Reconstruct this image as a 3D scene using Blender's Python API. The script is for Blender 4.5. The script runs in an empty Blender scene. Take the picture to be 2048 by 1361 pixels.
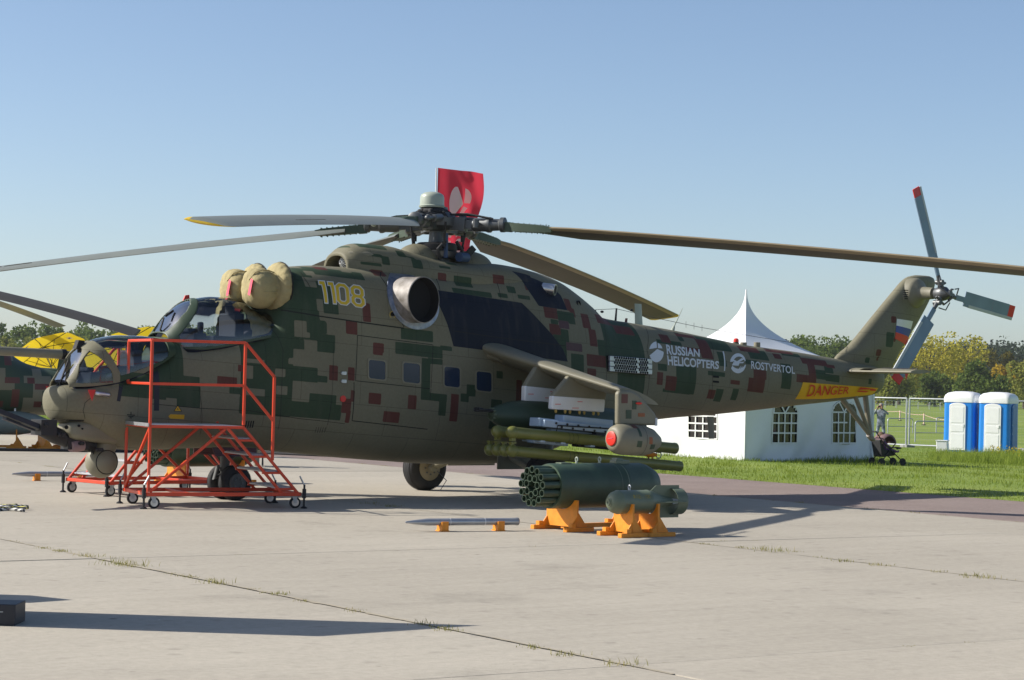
import bpy, bmesh, math, random
import numpy as np
from mathutils import Vector, Matrix
R = math.radians
random.seed(7)
RNG = np.random.default_rng(7)
scene = bpy.context.scene
col = scene.collection
# World frame: X runs aft along the parked helicopter, Y to starboard (away from the viewer), Z up, metres, rotor mast at the origin.

# ------------------------------------------------------------------ camera
CPOS = np.array([-18.722, -25.801, 1.698]); YAW, PIT, ROL = R(38.025), R(1.132), R(1.351); FPX = 4324.4
_fw = np.array([math.sin(YAW)*math.cos(PIT), math.cos(YAW)*math.cos(PIT), math.sin(PIT)])
_rt = np.array([math.cos(YAW), -math.sin(YAW), 0.0]); _up = np.cross(_rt, _fw)
RT = math.cos(ROL)*_rt + math.sin(ROL)*_up; UP = -math.sin(ROL)*_rt + math.cos(ROL)*_up
cd = bpy.data.cameras.new('camera'); cam = bpy.data.objects.new('camera', cd); col.objects.link(cam)
cd.sensor_fit = 'HORIZONTAL'; cd.sensor_width = 36.0; cd.lens = FPX/2048*36.0
cd.clip_start = 0.5; cd.clip_end = 6000
cam.matrix_world = Matrix(((RT[0], UP[0], -_fw[0], CPOS[0]), (RT[1], UP[1], -_fw[1], CPOS[1]), (RT[2], UP[2], -_fw[2], CPOS[2]), (0, 0, 0, 1)))
scene.camera = cam

# ------------------------------------------------------------------ sky, sun, exposure
SUN_EL = R(35.0)
SUN_DIR = np.array([-_rt[0]*math.cos(R(4)) + math.sin(YAW)*math.sin(R(4)), -_rt[1]*math.cos(R(4)) + math.cos(YAW)*math.sin(R(4)), 0.0])
SUN_DIR = SUN_DIR/np.linalg.norm(SUN_DIR)*math.cos(SUN_EL); SUN_DIR[2] = math.sin(SUN_EL)
world = bpy.data.worlds.new('World'); scene.world = world; world.use_nodes = True
nt = world.node_tree; bg = nt.nodes['Background']
sky = nt.nodes.new('ShaderNodeTexSky'); sky.sky_type = 'NISHITA'; sky.sun_disc = False
sky.sun_elevation = SUN_EL; sky.sun_rotation = math.atan2(SUN_DIR[0], SUN_DIR[1])
sky.altitude = 0; sky.air_density = 0.72; sky.dust_density = 0.85; sky.ozone_density = 1.5
nt.links.new(sky.outputs[0], bg.inputs[0]); bg.inputs[1].default_value = 0.110
sl = bpy.data.lights.new('sun', 'SUN'); sl.energy = 5.0; sl.angle = R(0.53); sl.color = (1.0, 0.95, 0.875)
so = bpy.data.objects.new('sun', sl); col.objects.link(so)
so.rotation_euler = Vector(-SUN_DIR).to_track_quat('-Z', 'Y').to_euler()
scene.view_settings.view_transform = 'Standard'; scene.view_settings.look = 'None'
scene.view_settings.exposure = 0.4; scene.view_settings.gamma = 1.0; scene.view_settings.use_curve_mapping = False
scene.cycles.max_bounces = 8; scene.cycles.transparent_max_bounces = 16
scene.cycles.use_denoising = True

# ------------------------------------------------------------------ measuring helpers: a picture point and a plane give a place
def ray(u, v): return _fw + RT*(u-1024)/FPX - UP*(v-680.5)/FPX
def atY(u, v, Y): d = ray(u, v); return CPOS + d*(Y-CPOS[1])/d[1]
def atZ(u, v, Z=0.0): d = ray(u, v); return CPOS + d*(Z-CPOS[2])/d[2]
def atD(u, v, D): return CPOS + ray(u, v)*D
# apron frame: slab joints run 4 degrees off the helicopter's axes
GA = R(4.0); GX = np.array([math.cos(GA), -math.sin(GA), 0]); GY = np.array([math.sin(GA), math.cos(GA), 0])
def gpt(x, y, z=0.0): return GX*x + GY*y + np.array([0, 0, z])
def gz(x):                                   # the field falls gently away beyond the taxiway
    t = min(1, max(0, (x-13)/32.0)); return -0.56*t*t*(3-2*t)
def onfield(u, v):                           # picture point on the sloping field
    z = 0.0
    for _ in range(12):
        p = atZ(u, v, z); z = gz(float(p @ GX))
    return p

# ------------------------------------------------------------------ mesh helpers
class MB:
    def __init__(s): s.v = []; s.f = []; s.m = []; s.mi = 0
    def add(s, vs, fs):
        o = len(s.v); s.v.extend([tuple(map(float, p)) for p in vs]); s.f.extend([tuple(i+o for i in f) for f in fs]); s.m.extend([s.mi]*len(fs)); return s
    def box(s, c, d, ax=None):
        c = np.array(c, float); d = np.array(d, float)/2
        A = np.eye(3) if ax is None else np.array(ax, float)
        vs = [c + A[0]*d[0]*i + A[1]*d[1]*j + A[2]*d[2]*k for i in (-1, 1) for j in (-1, 1) for k in (-1, 1)]
        return s.add(vs, [(0, 1, 3, 2), (4, 6, 7, 5), (0, 4, 5, 1), (2, 3, 7, 6), (0, 2, 6, 4), (1, 5, 7, 3)])
    def bar(s, a, b, w, h=None, up=(0, 0, 1)):
        a = np.array(a, float); b = np.array(b, float); x = b-a; L = np.linalg.norm(x); x = x/L
        u = np.array(up, float); y = np.cross(u, x)
        if np.linalg.norm(y) < 1e-4: y = np.cross((0, 1, 0), x)
        y /= np.linalg.norm(y); z = np.cross(x, y)
        return s.box((a+b)/2, (L, w, h or w), (x, y, z))
    def ring(s, c, x, y, r, n):
        return [c + x*r*math.cos(2*math.pi*i/n) + y*r*math.sin(2*math.pi*i/n) for i in range(n)]
    def tube(s, pts, r, n=10, caps=True):
        pts = [np.array(p, float) for p in pts]; m = len(pts)
        rs = r if hasattr(r, '__len__') else [r]*m
        vs = []; px = None
        for i in range(m):
            t = pts[min(i+1, m-1)] - pts[max(i-1, 0)]; t = t/(np.linalg.norm(t)+1e-12)
            if px is None:
                a = np.array((0, 0, 1.)) if abs(t[2]) < .9 else np.array((1., 0, 0)); px = np.cross(a, t)
            else: px = px - t*(px @ t)
            px = px/(np.linalg.norm(px)+1e-12); py = np.cross(t, px)
            vs += s.ring(pts[i], px, py, rs[i], n)
        fs = [(i*n+j, i*n+(j+1) % n, (i+1)*n+(j+1) % n, (i+1)*n+j) for i in range(m-1) for j in range(n)]
        if caps: fs += [tuple(range(n))[::-1], tuple((m-1)*n+j for j in range(n))]
        return s.add(vs, fs)
    def lathe(s, o, ax, prof, n=24, caps=True):        # prof: (distance along axis, radius)
        o = np.array(o, float); ax = np.array(ax, float); ax /= np.linalg.norm(ax)
        return s.tube([o+ax*d for d, _ in prof], [max(r, 1e-4) for _, r in prof], n, caps) if False else s._lathe(o, ax, prof, n, caps)
    def _lathe(s, o, ax, prof, n, caps):
        a = np.array((0, 0, 1.)) if abs(ax[2]) < .9 else np.array((1., 0, 0)); x = np.cross(a, ax); x /= np.linalg.norm(x); y = np.cross(ax, x)
        vs = []
        for d, r in prof: vs += s.ring(o+ax*d, x, y, max(r, 1e-4), n)
        m = len(prof)
        fs = [(i*n+j, i*n+(j+1) % n, (i+1)*n+(j+1) % n, (i+1)*n+j) for i in range(m-1) for j in range(n)]
        if caps: fs += [tuple(range(n))[::-1], tuple((m-1)*n+j for j in range(n))]
        return s.add(vs, fs)
    def prism(s, poly, vec):                           # closed polygon (3D points) pushed along vec
        n = len(poly); vec = np.array(vec, float); a = [np.array(p, float) for p in poly]
        return s.add(a + [p+vec for p in a], [tuple(range(n))[::-1], tuple(range(n, 2*n))] + [(i, (i+1) % n, n+(i+1) % n, n+i) for i in range(n)])
    def loft(s, rings, closed=True, caps=True):
        m = len(rings); n = len(rings[0]); vs = [p for r in rings for p in r]
        k = n if closed else n-1
        fs = [(i*n+j, i*n+(j+1) % n, (i+1)*n+(j+1) % n, (i+1)*n+j) for i in range(m-1) for j in range(k)]
        if caps and closed: fs += [tuple(range(n))[::-1], tuple((m-1)*n+j for j in range(n))]
        return s.add(vs, fs)
    def sphere(s, c, r, n=16, m=10):
        r = np.array(r if hasattr(r, '__len__') else (r, r, r), float); c = np.array(c, float)
        rings = []
        for i in range(m+1):
            t = math.pi*i/m; rr = max(math.sin(t), 1e-3)
            rings.append([c + r*np.array((rr*math.cos(2*math.pi*j/n), rr*math.sin(2*math.pi*j/n), -math.cos(t))) for j in range(n)])
        return s.loft(rings)
    def build(s, name, mats, parent=None, smooth=35, fix=True, **tags):
        me = bpy.data.meshes.new(name); me.from_pydata(s.v, [], s.f)
        ms = mats if isinstance(mats, (list, tuple)) else [mats]
        for q in ms: me.materials.append(q)
        if len(ms) > 1: me.polygons.foreach_set('material_index', s.m)
        if fix:
            bm = bmesh.new(); bm.from_mesh(me); bmesh.ops.recalc_face_normals(bm, faces=bm.faces); bm.to_mesh(me); bm.free()
        if smooth:
            me.polygons.foreach_set('use_smooth', [True]*len(me.polygons)); me.set_sharp_from_angle(angle=R(smooth))
        me.update()
        return link(name, me, parent, **tags)
def link(name, me, parent=None, **tags):
    o = bpy.data.objects.new(name, me); col.objects.link(o)
    if parent is not None:
        o.parent = parent; o.matrix_parent_inverse = Matrix.Translation(-Vector(parent.location)) if parent.type == 'EMPTY' and not parent.get('_local') else Matrix()
    for k, v in tags.items(): o[k] = v
    return o
def thing(name, label, cat, loc=(0, 0, 0), group=None, local=False, rz=0.0):
    o = bpy.data.objects.new(name, None); col.objects.link(o); o.location = [float(c) for c in loc]; o.rotation_euler = (0, 0, rz); o.empty_display_size = .3
    o['label'] = label; o['category'] = cat
    if group: o['group'] = group
    if local: o['_local'] = 1
    return o
def tag(o, label, cat, group=None):
    o['label'] = label; o['category'] = cat
    if group: o['group'] = group
    return o
def copy_tree(o, parent=None):
    c = o.copy(); col.objects.link(c)
    if parent is not None: c.parent = parent
    for ch in list(o.children): copy_tree(ch, c)
    return c
def bevel(o, w, seg=2, ang=35):
    m = o.modifiers.new('bevel', 'BEVEL'); m.width = w; m.segments = seg; m.limit_method = 'ANGLE'; m.angle_limit = R(ang); m.harden_normals = False
    return o

# ------------------------------------------------------------------ materials
MATS = {}
def mat(name, c, rough=.6, metal=0.0, var=.12, scale=3.0, bump=0.0, bscale=60.0, spec=.5, coord='Object', c2=None, det=6.0, emit=0.0):
    m = bpy.data.materials.new(name); m.use_nodes = True; n = m.node_tree.nodes; l = m.node_tree.links
    p = n['Principled BSDF']; p.inputs['Roughness'].default_value = rough; p.inputs['Metallic'].default_value = metal
    p.inputs['Specular IOR Level'].default_value = spec
    tc = n.new('ShaderNodeTexCoord')
    t = n.new('ShaderNodeTexNoise'); t.inputs['Scale'].default_value = scale; t.inputs['Detail'].default_value = det; t.inputs['Roughness'].default_value = .62
    l.new(tc.outputs[coord], t.inputs['Vector'])
    mx = n.new('ShaderNodeMix'); mx.data_type = 'RGBA'
    a = [max(0, q*(1-var)) for q in c]; b = [min(1, q*(1+var)) for q in (c2 or c)]
    mx.inputs['A'].default_value = (*a, 1); mx.inputs['B'].default_value = (*b, 1)
    rp = n.new('ShaderNodeMapRange'); rp.inputs['From Min'].default_value = .3; rp.inputs['From Max'].default_value = .7
    l.new(t.outputs['Fac'], rp.inputs['Value']); l.new(rp.outputs['Result'], mx.inputs['Factor'])
    l.new(mx.outputs['Result'], p.inputs['Base Color'])
    if bump > 0:
        t2 = n.new('ShaderNodeTexNoise'); t2.inputs['Scale'].default_value = bscale; t2.inputs['Detail'].default_value = 4
        l.new(tc.outputs[coord], t2.inputs['Vector'])
        bp = n.new('ShaderNodeBump'); bp.inputs['Strength'].default_value = bump; bp.inputs['Distance'].default_value = .02
        l.new(t2.outputs['Fac'], bp.inputs['Height']); l.new(bp.outputs['Normal'], p.inputs['Normal'])
    MATS[name] = m
    return m
M = {}
TAN = (.180, .168, .112); GREEN = (.038, .062, .034); BROWN = (.110, .037, .028); NAVY = (.011, .014, .026); PURP = (.10, .055, .06)
M['tan'] = mat('tan_paint', (.205, .190, .132), .55, var=.10)
M['green'] = mat('green_paint', GREEN, .5, var=.12)
M['red_brown'] = mat('brown_paint', BROWN, .55)
M['navy'] = mat('navy_paint', NAVY, .6)
M['dark'] = mat('dark_metal', (.022, .022, .024), .5, .3)
M['hubgrey'] = mat('hub_grey_metal', (.11, .115, .115), .45, .55, scale=14)
M['steel'] = mat('bright_steel', (.55, .55, .55), .3, .9, scale=9)
M['alu'] = mat('worn_aluminium', (.50, .51, .52), .42, .75, scale=20)
M['black'] = mat('black_rubber', (.018, .018, .019), .8, var=.25, scale=12)
M['recess_shade'] = mat('recess_shade', (.006, .006, .007), .9)  # near-black painted in for the shade inside bores, vents, slots and grooves
M['white'] = mat('white_paint', (.72, .72, .71), .5, var=.05)
M['decal_white'] = mat('decal_white', (.62, .64, .66), .55, var=.06)
M['yellow'] = mat('decal_yellow', (.62, .42, .015), .5, var=.06)
M['warnyellow'] = mat('warning_yellow', (.72, .40, .012), .5, var=.05)
M['red'] = mat('signal_red', (.62, .03, .02), .5, var=.08)
M['redplug'] = mat('red_plug', (.75, .035, .02), .45, var=.05)
M['blue'] = mat('decal_blue', (.03, .06, .30), .5)
M['orange'] = mat('orange_paint', (.74, .26, .016), .5, var=.16, scale=9, bump=.05, bscale=30)
M['redframe'] = mat('orange_red_enamel', (.62, .055, .016), .38, var=.09, scale=5)
M['ammo'] = mat('ordnance_green', (.125, .155, .10), .42, var=.12, scale=5)
M['ammodark'] = mat('pod_green', (.042, .072, .042), .5, var=.28, scale=4, bump=.04, bscale=20)
M['olive'] = mat('glossy_olive', (.15, .158, .036), .28, var=.10, scale=5)
M['rack'] = mat('launcher_blue_grey', (.33, .43, .54), .5, var=.10)
M['rocket'] = mat('rocket_silver', (.42, .43, .45), .38, .6, var=.10, scale=8)
M['blade_top'] = mat('blade_grey_green', (.175, .19, .165), .5, var=.08, scale=2)
M['blade_low'] = mat('blade_brown', (.088, .080, .062), .6, var=.14, scale=2)
M['blade_edge'] = mat('blade_edge_tan', (.27, .215, .13), .45, var=.1)
M['canvas'] = mat('tan_canvas', (.36, .30, .145), .85, var=.16, scale=6, bump=.5, bscale=14)
M['tread'] = mat('tread_plate', (.40, .40, .41), .5, .4, var=.18, scale=60)
M['zinc'] = mat('galvanised_tube', (.42, .44, .45), .45, .6, var=.12)
M['tr_blue'] = mat('tail_blade_blue', (.16, .235, .31), .5, var=.10)
M['tr_grey'] = mat('tail_blade_grey', (.42, .46, .47), .5, var=.08)
M['domegrey'] = mat('pale_grey_green', (.34, .38, .31), .4, var=.05)
M['flange'] = mat('heated_flange', (.16, .20, .30), .42, .7, var=.2, scale=7, c2=(.34, .36, .40))
M['hotpipe'] = mat('heated_steel', (.17, .145, .115), .6, .15, var=.3, scale=6, c2=(.30, .28, .26))
M['interior'] = mat('cockpit_dark', (.012, .014, .020), .7)
M['seat'] = mat('seat_blue_black', (.025, .030, .045), .8)
M['pink'] = mat('pink_ribbon', (.75, .09, .14), .7)
M['line'] = mat('panel_gap', (.012, .012, .010), .8)
M['brass'] = mat('brass', (.45, .32, .10), .4, .7)
def glass(name, tint, rough=.02, ior=1.45, mixadd=0.0):
    m = bpy.data.materials.new(name); m.use_nodes = True; n = m.node_tree.nodes; l = m.node_tree.links; n.remove(n['Principled BSDF'])
    tr = n.new('ShaderNodeBsdfTransparent'); tr.inputs[0].default_value = (*tint, 1)
    gl = n.new('ShaderNodeBsdfGlossy'); gl.inputs['Roughness'].default_value = rough; gl.inputs[0].default_value = (.95, .95, .95, 1)
    fr = n.new('ShaderNodeFresnel'); fr.inputs[0].default_value = ior
    mx = n.new('ShaderNodeMixShader'); ad = n.new('ShaderNodeMath'); ad.operation = 'ADD'; ad.inputs[1].default_value = mixadd; ad.use_clamp = True
    l.new(fr.outputs[0], ad.inputs[0]); l.new(ad.outputs[0], mx.inputs[0]); l.new(tr.outputs[0], mx.inputs[1]); l.new(gl.outputs[0], mx.inputs[2])
    l.new(mx.outputs[0], n['Material Output'].inputs[0])
    return m
M['canopy'] = glass('canopy_perspex', (.80, .84, .88), mixadd=.03)
M['windscreen'] = glass('windscreen_glass', (.55, .62, .70), mixadd=.38)
M['pane'] = mat('cabin_window_glass', (.020, .034, .065), .08, var=.05, spec=.35)
M['tentpane'] = glass('tent_window_film', (.13, .15, .20), rough=.12, mixadd=.04)
# ================================================================== GROUND
def ground_mat(name, c1, c2, big=.25, fine=30.0, rough=.9, bump=.3, speck=None, coarse=220.0, rand=0.0, streak=0.0, stains=False):
    m = bpy.data.materials.new(name); m.use_nodes = True; n = m.node_tree.nodes; l = m.node_tree.links
    p = n['Principled BSDF']; p.inputs['Roughness'].default_value = rough; p.inputs['Specular IOR Level'].default_value = .25
    geo = n.new('ShaderNodeNewGeometry')
    def noise(sc, det=6.0, r=.6):
        t = n.new('ShaderNodeTexNoise'); t.inputs['Scale'].default_value = sc; t.inputs['Detail'].default_value = det; t.inputs['Roughness'].default_value = r
        l.new(geo.outputs['Position'], t.inputs['Vector']); return t
    a = noise(big, 8); b = noise(fine, 8, .7); c = noise(coarse, 2)
    def rng(t, lo, hi, a0=0, a1=1):
        q = n.new('ShaderNodeMapRange'); q.inputs['From Min'].default_value = lo; q.inputs['From Max'].default_value = hi; q.inputs['To Min'].default_value = a0; q.inputs['To Max'].default_value = a1
        l.new(t, q.inputs['Value']); return q.outputs['Result']
    mx = n.new('ShaderNodeMix'); mx.data_type = 'RGBA'; mx.inputs['A'].default_value = (*c1, 1); mx.inputs['B'].default_value = (*c2, 1)
    l.new(rng(a.outputs['Fac'], .32, .68), mx.inputs['Factor']); cur = mx.outputs['Result']
    def mult(fac):
        nonlocal cur
        q = n.new('ShaderNodeVectorMath'); q.operation = 'SCALE'; l.new(cur, q.inputs[0]); l.new(fac, q.inputs['Scale']); cur = q.outputs[0]
    mult(rng(b.outputs['Fac'], .25, .75, .86, 1.14)); mult(rng(c.outputs['Fac'], .2, .8, .80, 1.20))
    if rand:
        oi = n.new('ShaderNodeObjectInfo'); mult(rng(oi.outputs['Random'], 0, 1, 1-rand, 1+rand))
    if streak:
        mp = n.new('ShaderNodeMapping'); mp.inputs['Rotation'].default_value = (0, 0, -.75); mp.inputs['Scale'].default_value = (.35, 3.2, 1)
        l.new(geo.outputs['Position'], mp.inputs['Vector'])
        t = n.new('ShaderNodeTexNoise'); t.inputs['Scale'].default_value = 1.4; t.inputs['Detail'].default_value = 7; l.new(mp.outputs[0], t.inputs['Vector'])
        mult(rng(t.outputs['Fac'], .28, .72, 1-streak, 1+streak))
    if speck:
        v = n.new('ShaderNodeTexVoronoi'); v.inputs['Scale'].default_value = speck[1]; l.new(geo.outputs['Position'], v.inputs['Vector'])
        mm = n.new('ShaderNodeMix'); mm.data_type = 'RGBA'; mm.inputs['B'].default_value = (*speck[0], 1)
        l.new(rng(v.outputs['Distance'], .05, .22, speck[2], 0), mm.inputs['Factor']); l.new(cur, mm.inputs['A']); cur = mm.outputs['Result']
    if stains:
        t = noise(.55, 9, .68); mult(rng(t.outputs['Fac'], .58, .74, 1, .74)); t = noise(1.7, 5, .7); mult(rng(t.outputs['Fac'], .66, .74, 1, 1.13)); t = noise(7, 3, .5); mult(rng(t.outputs['Fac'], .70, .76, 1, .72))
        v = n.new('ShaderNodeTexVoronoi'); v.inputs['Scale'].default_value = 1.3; v.inputs['Randomness'].default_value = 1; l.new(geo.outputs['Position'], v.inputs['Vector'])
        mult(rng(v.outputs['Distance'], .010, .016, 1.9, 1)); v2 = n.new('ShaderNodeTexVoronoi'); v2.inputs['Scale'].default_value = .8; l.new(geo.outputs['Position'], v2.inputs['Vector']); mult(rng(v2.outputs['Distance'], .012, .03, .45, 1))
    l.new(cur, p.inputs['Base Color'])
    bp = n.new('ShaderNodeBump'); bp.inputs['Strength'].default_value = bump; bp.inputs['Distance'].default_value = .012
    ad = n.new('ShaderNodeMath'); ad.operation = 'ADD'; l.new(b.outputs['Fac'], ad.inputs[0]); l.new(c.outputs['Fac'], ad.inputs[1])
    l.new(ad.outputs[0], bp.inputs['Height']); l.new(bp.outputs['Normal'], p.inputs['Normal'])
    return m
M['concrete'] = ground_mat('apron_concrete', (.36, .324, .262), (.425, .385, .314), .22, 14, .88, .22, ((.20, .18, .15), 3.2, .35), rand=.05, streak=.045, stains=True)
M['asphalt'] = ground_mat('reddish_asphalt', (.215, .165, .145), (.265, .21, .185), .5, 9, .92, .8, ((.10, .085, .08), 26, .55), coarse=45)
M['soil'] = ground_mat('joint_soil', (.10, .088, .065), (.17, .145, .105), 2, 30)
M['field'] = ground_mat('field_grass', (.135, .20, .028), (.225, .275, .055), .16, 2.2, .95, .9, ((.27, .27, .09), 1.1, .4), coarse=16)
def sheet(name, mt, x0, x1, y0, y1, z, nx=1, ny=1, zf=None, **k):
    mb = MB(); xs = np.linspace(x0, x1, nx+1) if not hasattr(nx, '__len__') else np.array(nx); ys = np.linspace(y0, y1, ny+1) if not hasattr(ny, '__len__') else np.array(ny)
    vs = [gpt(x, y, (zf(x) if zf else 0)+z) for x in xs for y in ys]; q = len(ys)
    mb.add(vs, [(i*q+j, (i+1)*q+j, (i+1)*q+j+1, i*q+j+1) for i in range(len(xs)-1) for j in range(q-1)])
    return mb.build(name, mt, smooth=40, fix=False, **k)
sheet('ground', M['soil'], -400, 9.3, -400, 900, -.035, kind='structure')
gxs = list(np.linspace(9.25, 46, 38)) + [60, 80, 120, 200, 400, 900, 2500]
gys = [-1500, -400, -150] + list(np.linspace(-80, 140, 45)) + [200, 400, 900, 2500]
sheet('field', M['field'], 0, 0, 0, 0, -.004, gxs, gys, zf=lambda x: gz(x) + .012*math.sin(x*1.7), kind='structure')
# concrete slabs, every one a piece of the apron
apron = sheet('concrete_apron', M['soil'], -37, 4.97, -33, 120, -.03, kind='structure')
SX = [4.95-6.92*k for k in range(7)][::-1]; SY = [-16.55+8.05*k for k in range(-2, 16)]
smesh = None
gap = .008
def slab_mesh(w, h, key, cache={}):
    if key in cache: return cache[key]
    me = bpy.data.meshes.new('slab'); bm = bmesh.new()
    bmesh.ops.create_cube(bm, size=1.0); bmesh.ops.scale(bm, vec=(w, h, .12), verts=bm.verts)
    bmesh.ops.bevel(bm, geom=[e for e in bm.edges if all(v.co.z > 0 for v in e.verts)], offset=.007, segments=2, profile=.6, affect='EDGES')
    bm.to_mesh(me); bm.free(); me.materials.append(M['concrete']); cache[key] = me; return me
for i in range(len(SX)-1):
    for j in range(len(SY)-1):
        o = bpy.data.objects.new('slab', slab_mesh(SX[i+1]-SX[i]-2*gap, SY[j+1]-SY[j]-2*gap, (i, j) if False else 0)); col.objects.link(o); o.parent = apron
        c = gpt((SX[i]+SX[i+1])/2, (SY[j]+SY[j+1])/2, -.06 + RNG.uniform(-.0015, .0015)); o.location = c
        o.rotation_euler = (RNG.uniform(-.0004, .0004), RNG.uniform(-.0004, .0004), -GA)
sheet('taxiway', M['asphalt'], 4.97, 9.3, -120, 160, -.006, nx=[4.965, 9.32], ny=list(np.linspace(-120, 160, 40)), kind='structure')

# ------------------------------------------------------------------ grass: blades standing on the near field and weeds in the joints
def leafmat(name, c1, c2, trans=.35, rough=.6, scale=.5):
    m = bpy.data.materials.new(name); m.use_nodes = True; n = m.node_tree.nodes; l = m.node_tree.links; n.remove(n['Principled BSDF'])
    geo = n.new('ShaderNodeNewGeometry'); t = n.new('ShaderNodeTexNoise'); t.inputs['Scale'].default_value = scale; t.inputs['Detail'].default_value = 5
    l.new(geo.outputs['Position'], t.inputs['Vector'])
    ad = n.new('ShaderNodeMath'); ad.operation = 'MULTIPLY_ADD'; ad.inputs[1].default_value = .5; l.new(geo.outputs['Random Per Island'], ad.inputs[0])
    rp = n.new('ShaderNodeMapRange'); rp.inputs['From Min'].default_value = .3; rp.inputs['From Max'].default_value = .7; rp.inputs['To Max'].default_value = .5; l.new(t.outputs['Fac'], rp.inputs['Value']); l.new(rp.outputs['Result'], ad.inputs[2])
    mx = n.new('ShaderNodeMix'); mx.data_type = 'RGBA'; mx.inputs['A'].default_value = (*c1, 1); mx.inputs['B'].default_value = (*c2, 1); l.new(ad.outputs[0], mx.inputs['Factor'])
    d = n.new('ShaderNodeBsdfDiffuse'); tr = n.new('ShaderNodeBsdfTranslucent'); s = n.new('ShaderNodeMixShader'); s.inputs[0].default_value = trans
    l.new(mx.outputs['Result'], d.inputs[0]); l.new(mx.outputs['Result'], tr.inputs[0]); l.new(d.outputs[0], s.inputs[1]); l.new(tr.outputs[0], s.inputs[2])
    l.new(s.outputs[0], n['Material Output'].inputs[0]); return m
M['grass'] = leafmat('grass_blade', (.15, .225, .025), (.30, .345, .075), .42, scale=.35)
M['weed'] = leafmat('joint_weed', (.17, .20, .04), (.38, .31, .12), .35, scale=3)
def blades(name, P, Hh, W, mt, lean=.35, **k):           # P (n,3) base points, heights, widths: bent three-segment blades
    n = len(P); a = RNG.uniform(0, 2*np.pi, n); ln = RNG.uniform(.05, lean, n)*Hh; d = RNG.uniform(0, 2*np.pi, n)
    side = np.stack([np.cos(a), np.sin(a), np.zeros(n)], 1)*(W/2)[:, None]; bend = np.stack([np.cos(d), np.sin(d), np.zeros(n)], 1)
    up = np.zeros((n, 3)); up[:, 2] = 1
    v0 = P-side; v1 = P+side; m = P+up*(Hh*.55)[:, None]+bend*(ln*.35)[:, None]; v2 = m-side*.75; v3 = m+side*.75; v4 = P+up*Hh[:, None]+bend*ln[:, None]
    V = np.stack([v0, v1, v2, v3, v4], 1).reshape(-1, 3); b = np.arange(n)*5
    quads = np.stack([b, b+1, b+3, b+2], 1); tris = np.stack([b+2, b+3, b+4], 1)
    me = bpy.data.meshes.new(name); me.vertices.add(n*5); me.vertices.foreach_set('co', V.astype(np.float32).ravel())
    me.loops.add(n*7); me.loops.foreach_set('vertex_index', np.concatenate([quads.ravel(), tris.ravel()]).astype(np.int32))
    me.polygons.add(n*2); me.polygons.foreach_set('loop_start', np.concatenate([np.arange(n)*4, n*4+np.arange(n)*3]).astype(np.int32))
    me.update(calc_edges=True); me.validate(); me.materials.append(mt)
    return link(name, me, **k)
def field_points(n, x0, x1, y0, y1, bias=1.6):
    x = x0+(x1-x0)*RNG.random(n)**bias; y = RNG.uniform(y0, y1, n); P = np.array([gpt(a, b, gz(a)-.01) for a, b in zip(x, y)])
    d = P-CPOS; z = d @ _fw; u = 1024+FPX*(d @ RT)/z; ok = (u > -60) & (u < 2110) & (z > 5); return P[ok], x[ok]
P, gx = field_points(230000, 9.22, 46, -14, 62)
edge = np.clip((gx-9.2)/1.6, .35, 1)
patch = .6+.55*np.sin(P[:, 0]*.9+np.sin(P[:, 1]*.7)*2)*np.sin(P[:, 1]*1.1+1)
hh = (RNG.uniform(.03, .085, len(P))*edge + RNG.random(len(P))**12*.12)*np.clip(patch, .55, 1.3)
g = blades('grass', P, hh, RNG.uniform(.006, .016, len(P)), M['grass'], .6, kind='stuff', label='short sunlit green grass between the taxiway and the far fence', category='grass')
# longer uncut tufts round the tent foot and the toilets
def tufts(cs, per, hr, spread, wd=(.006, .014)):
    Q = []; Hs = []
    for c, s in cs:
        k = int(per*RNG.uniform(.6, 1.3)*s); r = RNG.normal(0, spread, (k, 2))*s; b = np.array(c)[None]+np.concatenate([r, np.zeros((k, 1))], 1); Q.append(b); Hs.append(RNG.uniform(hr[0], hr[1], k)*s)
    Q = np.concatenate(Q); Hs = np.concatenate(Hs); return Q, Hs, RNG.uniform(wd[0], wd[1], len(Q))
# ------------------------------------------------------------------ weeds in the slab joints
wq = []
def joint(p, q, n, s0=.5, s1=1.3):
    for _ in range(n):
        t = RNG.random(); c = np.array(p)+(np.array(q)-np.array(p))*t; wq.append((c+np.array([RNG.normal(0, .03), RNG.normal(0, .03), -.008]), RNG.uniform(s0, s1)))
for xx, lo, hi, n in ((SX[4], -17, -3, 34), (SX[5], -17, 7, 36), (SX[6], -12, 22, 60), (SX[5], 7, 30, 30)):
    joint(gpt(xx, lo), gpt(xx, hi), n)
joint(gpt(SX[4]-7, SY[3]), gpt(SX[6], SY[3]), 20, .3, .7); joint(gpt(SX[4], SY[2]), gpt(SX[5], SY[2]), 14, .3, .7)
for u, v, s in ((245, 1130, 2.6), (180, 1114, 1.6), (125, 1104, 1.3), (430, 1166, 1.8), (445, 1169, 1.2), (560, 1190, 1.2), (850, 1251, 1.6), (900, 1262, 1.2), (1253, 1331, 1.7), (1130, 1311, 1.3), (1060, 1294, 1.0), (1545, 1103, 2.4), (1530, 1100, 1.8), (1480, 1096, 1.0), (1690, 1124, 1.5), (1750, 1131, 1.4), (1875, 1145, 1.2), (1960, 1156, 2.0), (1940, 1152, 1.4), (750, 1008, 1.4), (785, 1014, 1.6), (1590, 1104, .9), (1412, 1089, .9), (120, 1104, 1.0)):
    wq.append((atZ(u, v), s))
Q, Hs, Ws = tufts(wq, 26, (.008, .030), .04, (.003, .007))
blades('joint_weeds', Q, Hs, Ws, M['weed'], .9, kind='stuff', label='small green and dry weeds growing in the concrete slab joints', category='weeds')

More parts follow.
